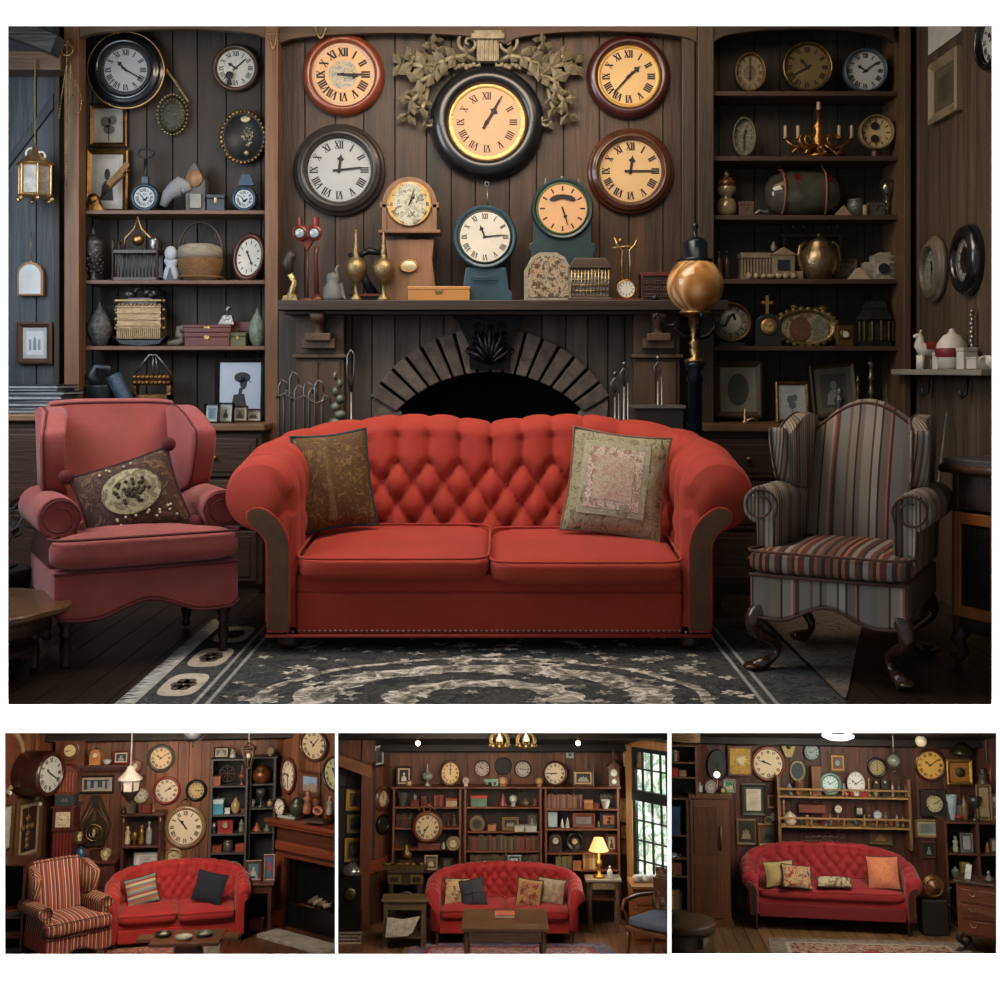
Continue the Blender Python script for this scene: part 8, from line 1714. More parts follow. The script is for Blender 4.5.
# frame and figurine on sofa back line
rows('''frame 507.5 521 855 872 8a9298 c2=2c3034 c3=b5b8b8 mo=lady mm=26282a|grey framed print standing over the sofa back
frame 483 497 861 872 b5b0a0 c2=8a7a6a c3=b0a088 mo=group mm=6a4a3a|cream framed small photo over the sofa back
bottle 526 534 857 872 4a4436|dark stoppered bottle right of the grey framed print
stick 504 508 848 872 6a4c2c|slim brown candlestick left of the grey framed print''',y=-.36,z=gz(872,503,-.36)); solo(MB().box(gx(478,-.36),gx(540,-.36),-.44,-.31,gz(872,503,-.36)-.02,gz(872,503,-.36)),'ledge',red2,'brown ledge behind the sofa back carrying small frames'+SUF,'shelf')
# pendant bulbs and chandelier
for px,lab in ((418,'left'),(578,'right')):
    y=-1.3; x,w,zb,h=bx4(px-2,px+2,740,746,y); t=thing('pendant_bulb','bare lit bulb hanging at the %s'%lab+SUF,'lamp',(x,y,zb)); mb=MB(); mb.sph((0,0,h*.45),h*.42,10); part(mb,'bulb',emis(mat('ffdfae',.5,0,.01),14),t); mb=MB(); mb.tube([(0,0,h*.8),(0,0,h*2.4)],.008,5); part(mb,'cord',black,t)
    light('POINT','bulb_light',B.M@Vector((x,y-.1,zb)),.25,(1,.7,.4),.02)
for px,lab in ((499.5,'left'),(526,'right')):
    y=-1.6; x,w,zb,h=bx4(px-10,px+10,731,751,y); t=thing('chandelier','wicker-like gilt chandelier ring, %s one of the pair at the top'%lab+SUF,'chandelier',(x,y,zb)); mb=MB()
    for k in range(5): a=k*PI/5; mb.tube([(w*.48*sin(b)*cos(a),w*.48*sin(b)*sin(a),h*.55-h*.4*cos(b)) for b in [2*PI*q/18 for q in range(18)]],.013,5,closed=True)
    for k in range(8): a=k*PI/4; mb.sph((w*.45*cos(a),w*.45*sin(a),h*.3),.03,7,k=5)
    part(mb,'ring_arms',gold('8f7a54'),t); mb=MB(); mb.cyl(.03,h*.5,h*1.1,8); part(mb,'candle',emis(mat('fff0d0',.5,0,.01),2),t); mb=MB(); mb.tube([(0,0,h),(0,0,h*2.2)],.01,5); part(mb,'cord',black,t)
# sofa, cushions, coffee table, rug
redB=mat('9a1a1a',.75,0,.15,4,.3,200,sheen=.2)
camel_sofa('sofa','deep red tufted sofa with four cushions before the bookcases'+SUF,(gx(504.5,-1.4,925),-1.35,.09),0,a=.92,D=.66,H=.84,Ha=.66,r_arm=.11,r_back=.09,fab=redB,feet=wood('5a3420'),nst=140,hump=False,s=.92,zsplit=.93,pleat=.075,rowk=1.2,amp=.06,seat=.40,z0=.26,legs='turned',lift=.1)
for nm,c,px,w,h,rz,ry,pf in (('beige cushion with dark print at the left of the sofa',patch('cB1',['a8845a','c4a478','4a3a28','b5946a'],10),457,.34,.34,.15,.05,None),('charcoal quilted cushion leaning on the beige one','33363c',473,.33,.36,-.1,-.22,1),('tan cushion with dark red ornament at the right','a07c4c',529,.34,.36,-.1,.12,2),('beige cushion with grey landscape print at the right end',patch('cB2',['b5a088','a89278','7d6e60','bba892'],7),551,.38,.34,-.2,.1,None)):
    def pf_(t,w,h,tk,k=pf):
        if k==1:
            mb=MB()
            for s_ in (0,1): mb.tube([((u*w*.46,-tk/2*(1-abs(u)**2.4)**.55-.004,0) if s_ else (0,-tk/2*(1-abs(u)**2.4)**.55-.004,u*h*.46)) for u in [-1+.2*q for q in range(11)]],.005,5)
            part(mb,'quilt_seams',ink,t)
        if k==2: face_patch(t,'ornament_panel',patch('cB3',['5a1f14','7a3020','a8845a','4d1a12'],16),[(a*.7,b*.75) for a,b in rect(-1,1,-1,1,2)],w,h,tk,.0)
    flat_cushion(nm,c,w,h,.11,gx(px,-1.1,885),-1.12+(.06 if px in(457,551) else -.03),.60,-.28,ry,rz,px,partf=pf_)
tb=wood('5a4028',.35,.35,ax='x',coat=.3); y=-3.0; zt=gz(929,505,y); x,w,_,_=bx4(461,549,928,955,y); t=table('coffee_table','brown rectangular coffee table with one long drawer front',x,y,w,.95,zt,tb,apron=.13,lr=.04); part(MB().box(-w*.36,w*.36,.02,.032,zt-.14,zt-.05),'drawer',tb,t)
solo(MB().box(-.12,.12,-.1,.1,0,.012).box(-.12,.12,-.1,.1,.034,.045).box(-.118,.118,-.098,.098,.012,.034,1),'book',[cm('b0604a'),cm('c9c0ac')],'pink and orange covered book on the coffee table'+SUF,'book',(x,y+.55,zt+.001),bevel=.002)
rug('blue and salmon patterned rug under the coffee table',[(-1.65,-3.4),(1.65,-3.4),(1.35,-1.25),(-1.15,-1.25)],patch('rugB',['8a4a44','b08070','2a3a5c','c4a090','7a2c30','3a4a68'],9,.95,1.5),patch('rugBb',['223458','3a4e74','8a6a60','1c2840'],12),cm('8a2a28'),patch('rugBm',['b5786a','c9a898','8a3a38'],9),(.6,.5))
# left side : wall piece, door post, room beyond
R=BL
rows('''frame -6 4 733 753 1a1512 c2=b5b0a4 c3=2a2622 mo=bust|placeholder'''[:0] or '''clock 375 388.5 786 811 5a3018 dr=.6 c2=c4b894 hands=12:0 rimp=step|octagonal brown clock on the narrow left wall piece
clock 375 388 814 834 14120e dr=.8 c2=1a1e16 style=dot|black round clock under the octagonal brown one
frame 373 384.5 743 767 1a1310 c2=b5b5ac c3=4a4e4a mo=bust mm=1e1e1c|black framed portrait high on the narrow left wall''',y=-.01)
mb=MB(); p=R.hit(379,864,1,0); mb.box(-.55,.0,-.04,0,p.z-.09,p.z+.09); solo(mb,'wooden_plank',wood('7a3a20',.45,.3,ax='x'),'short red-brown plank nailed across the narrow left wall'+SUF,'plank')
R=B; p=R.hit(365.5,850,1,-.56); struct(MB().box(p.x-.07,p.x+.06,-.62,-.52,0,gz(768,365,-.56)),'door_frame_post_2',wood('5f3220',.45,.3),.004)
struct(MB().box(p.x-.9,p.x+.06,-.1,0,-.12,.1,0,TX(0,-.54,gz(764,365,-.56),0,.42)@TX(-p.x*(1-1)-0,0,0)@Matrix.Identity(4)) if 0 else MB().prism([(p.x-.75,gz(745,338,-.56)),(p.x-.75,gz(757,338,-.56)),(p.x+.06,gz(777,367,-.56)),(p.x+.06,gz(765,367,-.56))],-.64,-.52),'door_frame_header_2',wood('7a5030',.45,.3,ax='x'),.004)
struct(MB().box(p.x-1.0,p.x-.2,-.34,-.3,gz(748,350,-.3)-.05,ZT+.6).box(p.x-1,p.x+.1,-.5,-.46,gz(760,350,-.3),ZT+.6),'wall_over_door_2',wl2)
plankwall('wall_annex_2',p.x-1.3,p.x+.1,-.02,ZT,-.32,.14,wood('2a1c14',.6,.4),7)
rows('''frame 346 363 789 810.5 a8843c c2=c9a868 c3=6a5a3c mo=bust mm=3a2c1c|brightest gilt framed portrait seen through the doorway
frame 347 363 814.5 833 8a7848 c2=7a6c48 c3=4a4636 mo=hills mm=2a261c|gilt framed landscape, middle one seen through the doorway
frame 344.5 363 838 862 a8843c c2=8a7448 c3=3a3626 mo=plant mm=6a6448|lowest gilt framed picture seen through the doorway
frame 337 347.5 768 787 1c1612 c2=33291e c3=2a2620|dark framed picture at the top of the doorway
frame 357 364 770 787 5a2a1c c2=3a2a20 c3=5a4a3a|narrow red-brown frame cut by the door post
frame 361 369.5 733 753 16110f c2=b5b5ac c3=33302c mo=street mm=8a8a84|black framed photo above the doorway'''.replace('361 369.5 733 753','360 369.5 731 752'),y=-.345)
x,w,zb,h=bx4(338,362,864,917,-.7,.0); t=thing('parlour_stove','black ornate parlour stove with round dial and silver dome beyond the doorway'+SUF,'stove',(x,-.7,.001)); bkm=cm('1a1a16',rough=.35,metal=.3); part(MB().box(-w/2,w/2,0,.3,0,h*.3).box(-w*.45,w*.45,.02,.28,h*.3,h*.8),'body',bkm,t,.006); mb=MB(); mb.lathe([(w*.25,0),(w*.27,.02),(w*.2,.03)],20,0,TX(0,0.02,h*.55)@FRONT); part(mb,'dial_ring',gold('6a6040'),t); mb=MB(); mb.lathe([(w*.48,h*.82),(w*.42,h*.9),(w*.2,h*.97),(w*.05,h),(0,h*1.03)],18,0,TX(0,.14,0)); part(mb,'dome',cm('9a9a94',rough=.2,metal=.8),t)
x0=gx(336,-1.2,930); t=thing('honeycomb_mat','cream and black honeycomb patterned mat beyond the doorway'+SUF,'mat',(0,0,.002)); a=R.hit(338,931,2,0); b_=R.hit(362,931,2,0); c_=R.hit(361,944,2,0); d_=R.hit(336,944,2,0); part(MB().add([(q.x,q.y,z_) for z_ in (0,.012) for q in (a,d_,c_,b_)],[(4,5,6,7),(0,4,7,3),(1,2,6,5),(2,3,7,6)]),'mat_base',cm('a89c88'),t); mb=MB()
for i in range(4):
    for j in range(4):
        u=(i+.5+(j%2)*.4)/4.6; v=(j+.5)/4; q=a.lerp(b_,u).lerp(d_.lerp(c_,u),v); mb.add([(q.x+.05*cos(k*PI/3),q.y+.05*sin(k*PI/3),.0135) for k in range(6)],[tuple(range(6))])
part(mb,'cells',ink,t)
# right side : window wall
R=BR; gard=emis(patch('garden',['3f6a40','8fb890','dfe8e4','6a8a70','b8c8c0','4a5a50'],3.5,.9,.6,4),1.1)
u0,u1=gx(636,-.02,850),gx(672,-.02,850); za=gz(883,650,-.02); zb2=gz(752,668,-.02)
t=thing('window_unit','black framed grid window with green daylight at the right'+SUF,'window',((u0+u1)/2,0,za)); w=u1-u0; h=zb2-za; part(MB().box(-w/2,w/2,-.012,-.005,0,h),'garden_view',gard,t); bw=cm('1c2428',rough=.4); mb=MB(); mb.box(-w/2,-w/2+.05,-.06,0,0,h); mb.box(w/2-.05,w/2,-.06,0,0,h); mb.box(-w/2,w/2,-.06,0,h-.05,h); mb.box(-w/2,w/2,-.06,0,0,.05); mb.box(-w/2,w/2,-.08,0,h*.6,h*.68); part(mb,'frame',bw,t); mb=MB()
for k in range(1,4): mb.box(-w/2+w*k/4-.012,-w/2+w*k/4+.012,-.04,-.01,0,h)
for k in (.15,.3,.45,.84): mb.box(-w/2,w/2,-.04,-.01,h*k-.01,h*k+.01)
part(mb,'glazing_bars',bw,t); t['kind']='structure'; t.name='window_2'
tr=wood('a07850',.45,.3); struct(MB().box(u0-.14,u0-.01,-.07,0,za-.3,zb2+.12).box(u0-.14,u1+.1,-.07,0,zb2+.01,zb2+.12),'trim_window_2',tr,.004)
light('AREA','window_light',R.M@Vector(((u0+u1)/2,-.15,za+h*.6)),2.2,(.8,.95,.95),.25,.3,R.M@Vector(((u0+u1)/2-.5,-1.5,za+h*.1)))
rows('''frame 621 628 799 822 a87c40 c2= c3=c9a060 fw=.2|narrow gilt framed strip between bookcase and window
frame 622.5 629 826 838.5 a07438 c2= c3=b08848 fw=.2 mo=bust mm=5a3a20|small square gilt frame under the narrow strip
frame 622.5 629 841 855 8a5c2c c2= c3=9a7040 fw=.2|lowest small gilt frame beside the window
frame 624 642 739 768 8a7448 c2= c3=2a2c26 fw=.08 mo=hills mm=3a4034|gilt framed dark landscape above the window corner
frame 650 672 724 752 7a5430 c2= c3=8a8068 fw=.08 mo=group mm=4a4438|gilt framed group photo above the window'''.replace('c2= ','c2=8a6a3c '),y=-.01)
R=B; y=-1.3; zt=gz(886,640,y); t=cabinet('window_chest','orange-brown low chest with drawers under the window'+SUF,gx(632,y),gx(668,y),y,-.75,zt,wood('8a5528',.4,.35,ax='x'),wood('9a6030',.4,.3,ax='x'),(.35,.33,.3),1,brass)
for i,px in enumerate((637,642,647,652)): mb=MB(); mb.sph((0,0,.05),(.07,.05,.05),9,k=6); mb.tube([(.03,0,.05),(.09,0,.03)],[.03,.01],6); solo(mb,'seashell',porc,('first','second','third','fourth')[i]+' white seashell from the left under the window'+SUF,'shell',(gx(px,y+.2,882),y+.2+.03*(i%2),zt+.002))
def tuft_chair():
    y=-2.3; x=gx(648,y,930); t=thing('tufted_armchair','brown tufted armchair with denim blue seat at the right edge'+SUF,'armchair',(x,y,.001),-.75); s=1.0; fw=wood('6b4326',.35,.4,coat=.3)
    part(MB().box(-.36,.36,0,.62,.36,.42),'seat_frame',fw,t,.01); mb=MB(); cushion(mb,.68,.62,.12,X=TX(0,.3,.42)); part(mb,'seat_cushion',cm('5a6478',rough=.9,var=.3,sc=5),t)
    def bk(u,v): a=u*2-1; tf=.03*(abs(sin(PI*(a*2.5+v*3)))*abs(sin(PI*(a*2.5-v*3))))**.5; return (a*.36,.60+.14*v-.03-tf,.42+.6*v)
    mb=MB(); mb.grid(bk,41,25); mb.box(-.36,.36,.62,.66,.42,.9); part(mb,'backrest',mat('4a2e1a',.5,0,.3,8,.3,60),t)
    for sg in (-1,1):
        mb=MB(); mb.tube([(sg*.38,.62,.7),(sg*.4,.3,.72),(sg*.4,.06,.7),(sg*.39,.0,.62),(sg*.38,.06,.56),(sg*.37,.1,.42)],[.022,.026,.03,.024,.02,.022],8); part(mb,'armrest',fw,t)
        for ly in (.04,.58): mb=MB(); mb.tube([(sg*.33,ly,.38),(sg*.34,ly,.18),(sg*.34,ly-.02,0)],[.03,.022,.018],8); part(mb,'leg',fw,t)
tuft_chair()
cut_room(before,[vplane(336.7,-1),vplane(669.1,1),TOPP]); partition(669.25,'wall_partition_2')
# ---------------------------------------------------------------- lower right room
before=set(o.name for o in COL.objects)
SUF=', lower right room'; PXC=834; R=C3=mini_room(834,912)
wl3=wood('45241a',.5,.7,island=.4); ZT=gz(742,834)
CL,CR=box_room(gx(708),gx(976),ZT,.75,-1.15,wl3,wood('6a5034',.5,.5,ax='y',island=.25),cm('171011',rough=.5),3.6,3,pw=.2)
light('AREA','room_lamp',C3.M@Vector((0,-2.7,ZT+.3)),7.5,(1,.88,.7),.5,.35,C3.M@Vector((0,-.4,1.0)))  # added overhead fill besides the visible round ceiling lamp
y=-1.1; x,w,zb,h=bx4(822,854,730,743,y); t=thing('ceiling_lamp','round white glowing ceiling lamp at the top centre'+SUF,'lamp',(x,y,zb+h*.2)); mb=MB(); mb.lathe([(0,0),(w*.3,h*.06),(w*.48,h*.25),(w*.5,h*.4),(w*.45,h*.5),(0,h*.5)],28); part(mb,'glass_shade',emis(mat('f4f8ff',.4,0,.01),3),t); mb=MB(); mb.lathe([(w*.2,h*.5),(w*.2,h*.6),(.02,h*.62),(.02,h*1.6),(0,h*1.6)],14); part(mb,'mount',black,t)
light('POINT','ceiling_bulb',C3.M@Vector((x,y,zb-.05)),.9,(.9,.95,1),.12)
rows('''clock 750 786 745 782 6a3420 dr=.79 c2=cfbf98 hands=9:48 style=arabic rimp=round|large reddish rimmed wall clock left of the shelves
clock 803 820 743 761 1a1c1c dr=.82 c2=8f9a98 hands=9:10|small black rimmed clock high above the shelves
clock 867 886.5 757 778 141210 dr=.72 c2=9a8c60 hands=6:0 style=arabic|black rimmed clock with gold dial right of the small picture
clock 913 947 748 782 4a2418 dr=.8 c2=d8a850 hands=10:9 rimp=step|large yellow-faced clock on the right
clock 707 728 749 781 23262a dr=.9 c2=2c3032 style=dot hands=9:30|dark round disc behind the gilt square clock
frame 741 766 783.5 816 2c2a24 c2=343a36 c3=c4bca8 mo=text mm=a8a08c fw=.12|framed white document in dark green mount
frame 767.5 776 794.5 808 a08458 c2= c3=2a241c fw=.2|tiny cream framed picture beside the white document
frame 736 756 819 845 5a4a2c c2=26201a c3=1e1a16 mo=group mm=8a7a60|gilt dark framed painting above the left sofa arm
frame 757.5 781 823.5 846 6a4426 c2= c3=4a443c mo=group mm=1c1a18|brown framed group photo beside the gilt painting
frame 829 846 753 772.5 5a4a34 c2=b8843c c3=5a4038 mo=flower mm=7a9a9a|small gilt mounted picture above the plates
frame 915 939.5 819.5 837.5 7d6a44 c2=b0a078 c3=7a8080 mo=text mm=3a3a3a|cream framed certificate under the dark square clock
frame 922 935.5 841.5 858 4a2a1c c2=26221e c3=1a1a18 mo=bust mm=7a8a7a|small dark framed portrait near the hat stand
clock 770 778 812 821 8a8c84 dr=.8 c2=b5b8b0|little silver clock under the tiny cream frame
clock 763.5 772 816 823.5 8a7448 dr=.75 c2=4a4436 style=dot|gilt pocket watch left of the little silver clock
clock 789 805 760 781 a08c60 dr=.78 c2=2c3a40 style=dot|oval gilt mirror with dark glass left of the plates'''.replace('c2= ','c2=4a3a28 '),y=-.01)
x,w,zb,h=bx4(727,751.5,745,776,-.02); t=thing('square_clock','gilt square wall clock with white roman ring'+SUF,'clock',(x,-.02,zb)); gm2=gold('8a7038'); part(MB().box(-w/2,w/2,-.06,0,0,h),'frame',wood('4a3020'),t,.01); g=part(MB().box(-w*.42,w*.42,-.075,-.06,h*.08,h*.92),'dial_plate',gm2,t,.004); mb=MB(); mb.lathe([(w*.22,0),(w*.22,.004),(w*.11,.004)],24,0,TX(w*.05,-.076,h*.52)@FRONT,False); part(mb,'numeral_ring',cm('cfc090'),g); mb=numerals(MB(),w*.21,w*.07,w*.06,'roman',0,-.083); part(MB().add([(a+w*.05,b,c+h*.52) for a,b,c in mb.v],mb.f),'numerals',ink,g)
x,w,zb,h=bx4(919.5,946,789,816.5,-.02); t=thing('carved_clock','dark carved square wall clock with pale round dial'+SUF,'clock',(x,-.02,zb)); part(MB().box(-w/2,w/2,-.07,0,0,h),'case',cm('1d1713',var=.6,sc=20,bump=.6),t,.02); g=bpy.data.objects.new('face',mesh(MB().lathe([(w*.34,0),(w*.33,.02),(w*.3,.02)],24,0,FRONT,cap=False),'face',gold('6a5a38'))); link(g,t); g.location=(0,-.07,h*.5); clock_face(g,w*.31,cm('b5ad88'),ink,hm(2,10),y=-.008,small=True)
x,w,zb,h=bx4(946.5,972.5,759.5,784.5,-.15); t=framed('shadow_box','gold shadow box with a dark coin in the middle'+SUF,(x,-.15,zb),w,h,gold('a8803c'),None,mat('8a5c1c',.5,0,.3),.14,cat='shadow box'); mb=MB(); mb.lathe([(w*.18,0),(w*.18,.02),(0,.02)],20,0,TX(0,-.02,h*.5)@FRONT); part(mb,'coin',cm('4a3c20',metal=.4),t)
x,w,zb,h=bx4(949,973,742,755,-.2); t=thing('metal_dome','dark bronze dome shade on the wall above the gold shadow box'+SUF,'lamp shade',(x,-.2,zb)); mb=MB(); mb.lathe([(w*.5,0),(w*.48,h*.3),(w*.36,h*.7),(w*.15,h),(0,h)],20); part(mb,'dome',cm('3a3424',metal=.7,rough=.3),t)
x,w,zb,h=bx4(780,796,740,757,-.02); t=thing('wall_ornament','grey-gilt fan-shaped wall ornament left of the small black clock'+SUF,'ornament',(x,-.02,zb)); part(MB().prism([(-w*.2,0),(w*.2,0),(w*.5,h*.7),(w*.3,h),(-w*.3,h),(-w*.5,h*.7)],-.05,0),'fan',gold('7a7048'),t,.008); mb=MB(); mb.sph((0,-.06,h*.65),w*.16,10); part(mb,'boss',cm('3a4040'),t)
hang_lantern('glass_globe_lamp','clear glass globe lamp hanging on a thin chain',887,900.5,746,773,733,-.5,cm('4a4438',metal=.6),mat('8a8c84',.08,0,.4,5,trans=.4),'globe')
hang_lantern('scroll_lamp','small dark hanging lamp left of the yellow-faced clock',915,927,733,748,728,-.9,cm('26242c',metal=.5),cm('c9c0a8',rough=.3),'globe')
# long display racks
def rack(lab,x0,x1,pyr,pyb,y):
    zb=gz(pyb,845,y); zr=gz(pyr,845,y); a,b=gx(x0,y),gx(x1,y); t=thing('display_rack',lab+SUF,'shelf',((a+b)/2,y,zb)); w=b-a; m=wood('8a6a3c',.5,.3,ax='x')
    part(MB().box(-w/2,w/2,0,-y*.98,-.025,0),'board',m,t,.003); part(MB().box(-w/2,w/2,-.012,.006,zr-zb-.012,zr-zb+.012),'rail',m,t)
    for k in range(5): mb=MB(); mb.lathe([(.012,0),(.018,(zr-zb)*.3),(.01,(zr-zb)*.6),(.012,zr-zb)],8,0,TX(-w/2+.01+(w-.02)*k/4,0,0)); part(mb,'baluster',m,t)
    return zb
z1=rack('upper railed wooden display rack over the sofa',779,912,790,797,-.3); z2=rack('lower railed wooden display rack over the sofa',779,912,819,827,-.3)
for sg,lb in ((779.8,'left'),(911,'right')): solo(MB().box(gx(sg,-.25)-.02,gx(sg,-.25)+.02,-.3,-.002,z2-.3,z1+.25),'rack_bracket',wood('6a4c2c'),'tall %s side bracket holding the display racks'%lb+SUF,'bracket')
rows('''clock 820 840 772 793 5a7468 dr=.68 c2=b5c9c9 style=dot|teal rimmed plate with a glowing white centre on the upper rack
clock 846.5 864.5 771 790 b8b8b4 dr=.9 c2=c9c9c4 style=dot|white porcelain plate on the upper rack
box 811 820 766 778 6a4426 name=candle_rack|brown candle rack at the left of the teal plate
urn 787 792 783 797 7d8a8c|small silver urn, first on the upper rack
bowl 795 804 781 797 6a4a34|brown footed bowl on the upper rack
bottle 811 815 776 797 5a4030|brown bottle on the upper rack
egg 817 821 778 797 3a2a20|dark egg vase left of the teal plate
torso 842 846 783 797 8a8c88|silver figurine between the two plates
stick 867 871 778 797 a89058|gilt candlestick right of the white plate
aclock 873 879 779 797 2a2018 dr=.5|black arched clock, left of two at the right of the upper rack
aclock 881 888 778 797 2a2620 dr=.5|black arched clock, right of two at the right of the upper rack
bottle 891 894 781 797 9a9080|pale bottle on the upper rack
bottle 897 901 782 797 3a3c34|dark bottle on the upper rack
bell 904 908 782 797 5a5040|small bell near the right end of the upper rack''',y=-.18,z=z1)
rows('''globe 788 793 792 797 4a6a5a|green ball behind the upper rail
globe 795 800 791.5 797 8a4a2c|brown ball behind the upper rail
globe 844 849 791.5 797 a85a48|pink ball behind the upper rail
globe 850 854.5 791.5 797 a8302c|red ball behind the upper rail
box 860 867 792 797 8a1c24|dark red box behind the upper rail
bowl 873 879 792 797 6a7a68|green bowl behind the upper rail''',y=-.26,z=z1)
rows('''box 798 824 804 812 6a3a2c name=wooden_case|long reddish wooden case on the lower rack
clock 833 843 803 814 2a1c16 dr=.7 c2=c9c0ac style=dot|little dark clock with white dial on the lower rack
frame 855 864 806 816 1c1a18 c2=2a2622 c3=b0a898 mo=bust|tiny black framed portrait on the lower rack
clock 873 881 810 819 8a9098 dr=.8 c2=b5bcc0 style=dot|silver disc on the lower rack''',y=-.1)
rows('''pot 783 797 811 827 b8b0a0|white teapot at the left end of the lower rack
stick 782 786 800 827 a08450|tall gilt candlestick behind the white teapot
jar 800 803 817 827 3a4a3a|dark green jar on the lower rack
jar 805 809 815 827 a86a2c|orange jar on the lower rack
torso 811 814 815 827 5a4030|brown figurine on the lower rack
jar 820 826 815 827 7a1c24|dark red jar with lid on the lower rack
box 822 827 821 827 3a5a88|blue box on the lower rack
bottle 829 832 814 827 8a6a3c|amber bottle on the lower rack
torso 836 840 814 827 7a4a28|brown bear-like figurine on the lower rack
egg 843 847 816 827 3a2018|dark egg vase in the middle of the lower rack
pot 852 860 818 827 3a3c3c|dark grey teapot on the lower rack
bottle 863 866 814 827 9a7a40|yellow bottle on the lower rack
jar 868 871 815 827 5a5a50|grey jar on the lower rack
torso 884 888 812 827 6a5c48|tan figurine right on the lower rack
globe 889 893 820 827 a8442c|red-orange ball right on the lower rack
egg 895 899 814 827 8a7c68|pale egg vase right on the lower rack
bell 901 905 815 827 4a4438|dark bell at the right of the lower rack''',y=-.2,z=z2)
rows('''frame 868 893 829 845 4a3a24 c2= c3=5a4028 mo=bust mm=8a6a44|brown print of a bust low behind the sofa back'''.replace('c2= ','c2=5a4a30 '),y=-.01)
# armoire, left shelf, trunk
y=-.9; zt=gz(794,712,y); xa,xb=gx(689,y),gx(730,y); arm=wood('55341e',.4,.35,coat=.2); t=thing('armoire','tall brown panelled armoire left of the sofa'+SUF,'wardrobe',((xa+xb)/2,y,0)); w=xb-xa; part(MB().box(-w/2,w/2,.0,.5,.06,zt-.05),'carcass',arm,t,.004); part(MB().box(-w/2-.03,w/2+.04,-.03,.53,zt-.06,zt),'cornice',arm,t,.006); part(MB().box(-w/2-.02,w/2+.02,-.02,.52,0,.1),'plinth',arm,t)
zm=gz(858,712,y); dm=wood('4a2c18',.4,.35); d=part(MB().box(-w*.46,w*.3,-.02,0,.12,zt-.08),'door',arm,t,.003)
for a,b in ((.2,zm-.06),(zm+.04,zt-.16)): part(MB().box(-w*.38,w*.22,-.03,-.02,a,b),'panel',dm,d,.012)
mb=MB(); mb.tube([(w*.27,-.02,zm+.1),(w*.27,-.06,zm+.18),(w*.27,-.06,zm+.34),(w*.27,-.02,zm+.42)],.014,6); part(mb,'handle',gold('8a6a3c'),d)
rows('''torso 686 694 781 794 5a3020 name=bird_figurine|reddish bird figurine at the left on the armoire
bottle 696 703 782 794 9a9c98|white and silver bottle clock on the armoire
sclock 704 716.5 780 794 8a8a84 dr=.85 c2=a8a49a|silver rimmed convex mirror clock on the armoire
sclock 719 726.5 786 794 1c1c14 dr=.8 c2=b8a838|small yellow-faced clock on the armoire
frame 723 735 779 794 8a8a7c c2=7a8a7c c3=2a6a4c mo=hills mm=a8a888|pale framed green picture at the right on the armoire''',y=y+.15,z=zt)
x,w_,zb,h=bx4(713,721,770,794,y+.2,zt); t=thing('bulb_lamp','red-based lamp with a lit bare bulb on the armoire'+SUF,'lamp',(x,y+.2,zt+.001)); mb=MB(); mb.lathe([(w_*.3,0),(w_*.3,.02),(w_*.14,h*.2),(w_*.2,h*.5),(w_*.12,h*.55),(0,h*.55)],12); part(mb,'base',cm('8a1c24',rough=.3),t); mb=MB(); mb.sph((0,0,h*.78),w_*.4,10); part(mb,'bulb',emis(mat('ffe0b8',.5,0,.01),3.0),t)
y=-1.3; zt=gz(798,680,y); ZL=[gz(p,680,y) for p in (835,858,876)]; t=bookcase('glazed_bookcase','dark cabinet with blue-lit glass at the left edge',gx(664,y),gx(689,y),y,.4,ZL+[.3],wood('4a3626',.45,.3),zt,back=black)
rows('''box 671.5 680 806 835 1c3450 name=blue_sheet cat=glass|blue reflecting glass panel in the left edge cabinet''',y=y+.06,z=ZL[0])
bookrow(671,682,861,ZL[2],y+.05,['5a3018','6d3c20'],'brown boxed book in the left edge cabinet','brown boxed books',4)
bookrow(671,682,889,.3,y+.05,['a8844a','6a5a34','3a2a1c'],'tan book low in the left edge cabinet','tan books low in the cabinet',2.6)
y=-1.25; ZU=[gz(p,680,y) for p in (762,777)]; t=bookcase('upper_bookcase','brown open bookcase high at the left edge',gx(664,y),gx(699,y),y,.35,ZU,wood('5f3f28',.45,.3),gz(745,680,y),z0=zt+.003,back=wood('33221a'))
bookrow(671,679,750,ZU[0],y+.05,['6a1c24','26221e','8a8a7c'],'book high in the left edge bookcase','books high at the left edge',2.2)
rows('''box 671.5 678 768 777 9a2420|bright red box in the left edge bookcase
box 679 686 770 777 8a6a44|tan box in the left edge bookcase''',y=y+.08,z=ZU[1])
t=thing('wicker_tray','flat twig bundle on top of the left edge bookcase'+SUF,'basket',(gx(682,y,740),y+.15,gz(745,680,y)+.001)); mb=MB()
for k in range(5): mb.tube([(-.25,0,.02+.03*k),(-.1,-.02,.03*k+.04),(.1,.01,.02+.03*k),(.26,0,.03+.02*k)],.018,6)
part(mb,'twigs',cm('7a6444'),t)
y=-2.4; zt=gz(920,690,y); x=gx(686,y,925); t=thing('storage_drum','round wooden trunk table with metal clasp at the lower left'+SUF,'trunk',(x,y,.001)); tm=wood('4d3824',.4,.4,ax='x'); mb=MB(); mb.lathe([(.33,0),(.34,.05),(.34,zt-.08),(.33,zt-.08)],32); part(mb,'body',tm,t); mb=MB(); mb.lathe([(.36,zt-.1),(.37,zt-.07),(.37,zt-.02),(.35,zt),(0,zt)],32); part(mb,'lid',tm,t); part(MB().box(.1,.17,-.36,-.33,zt*.5,zt*.75),'clasp',cm('2a2620',metal=.6),t)
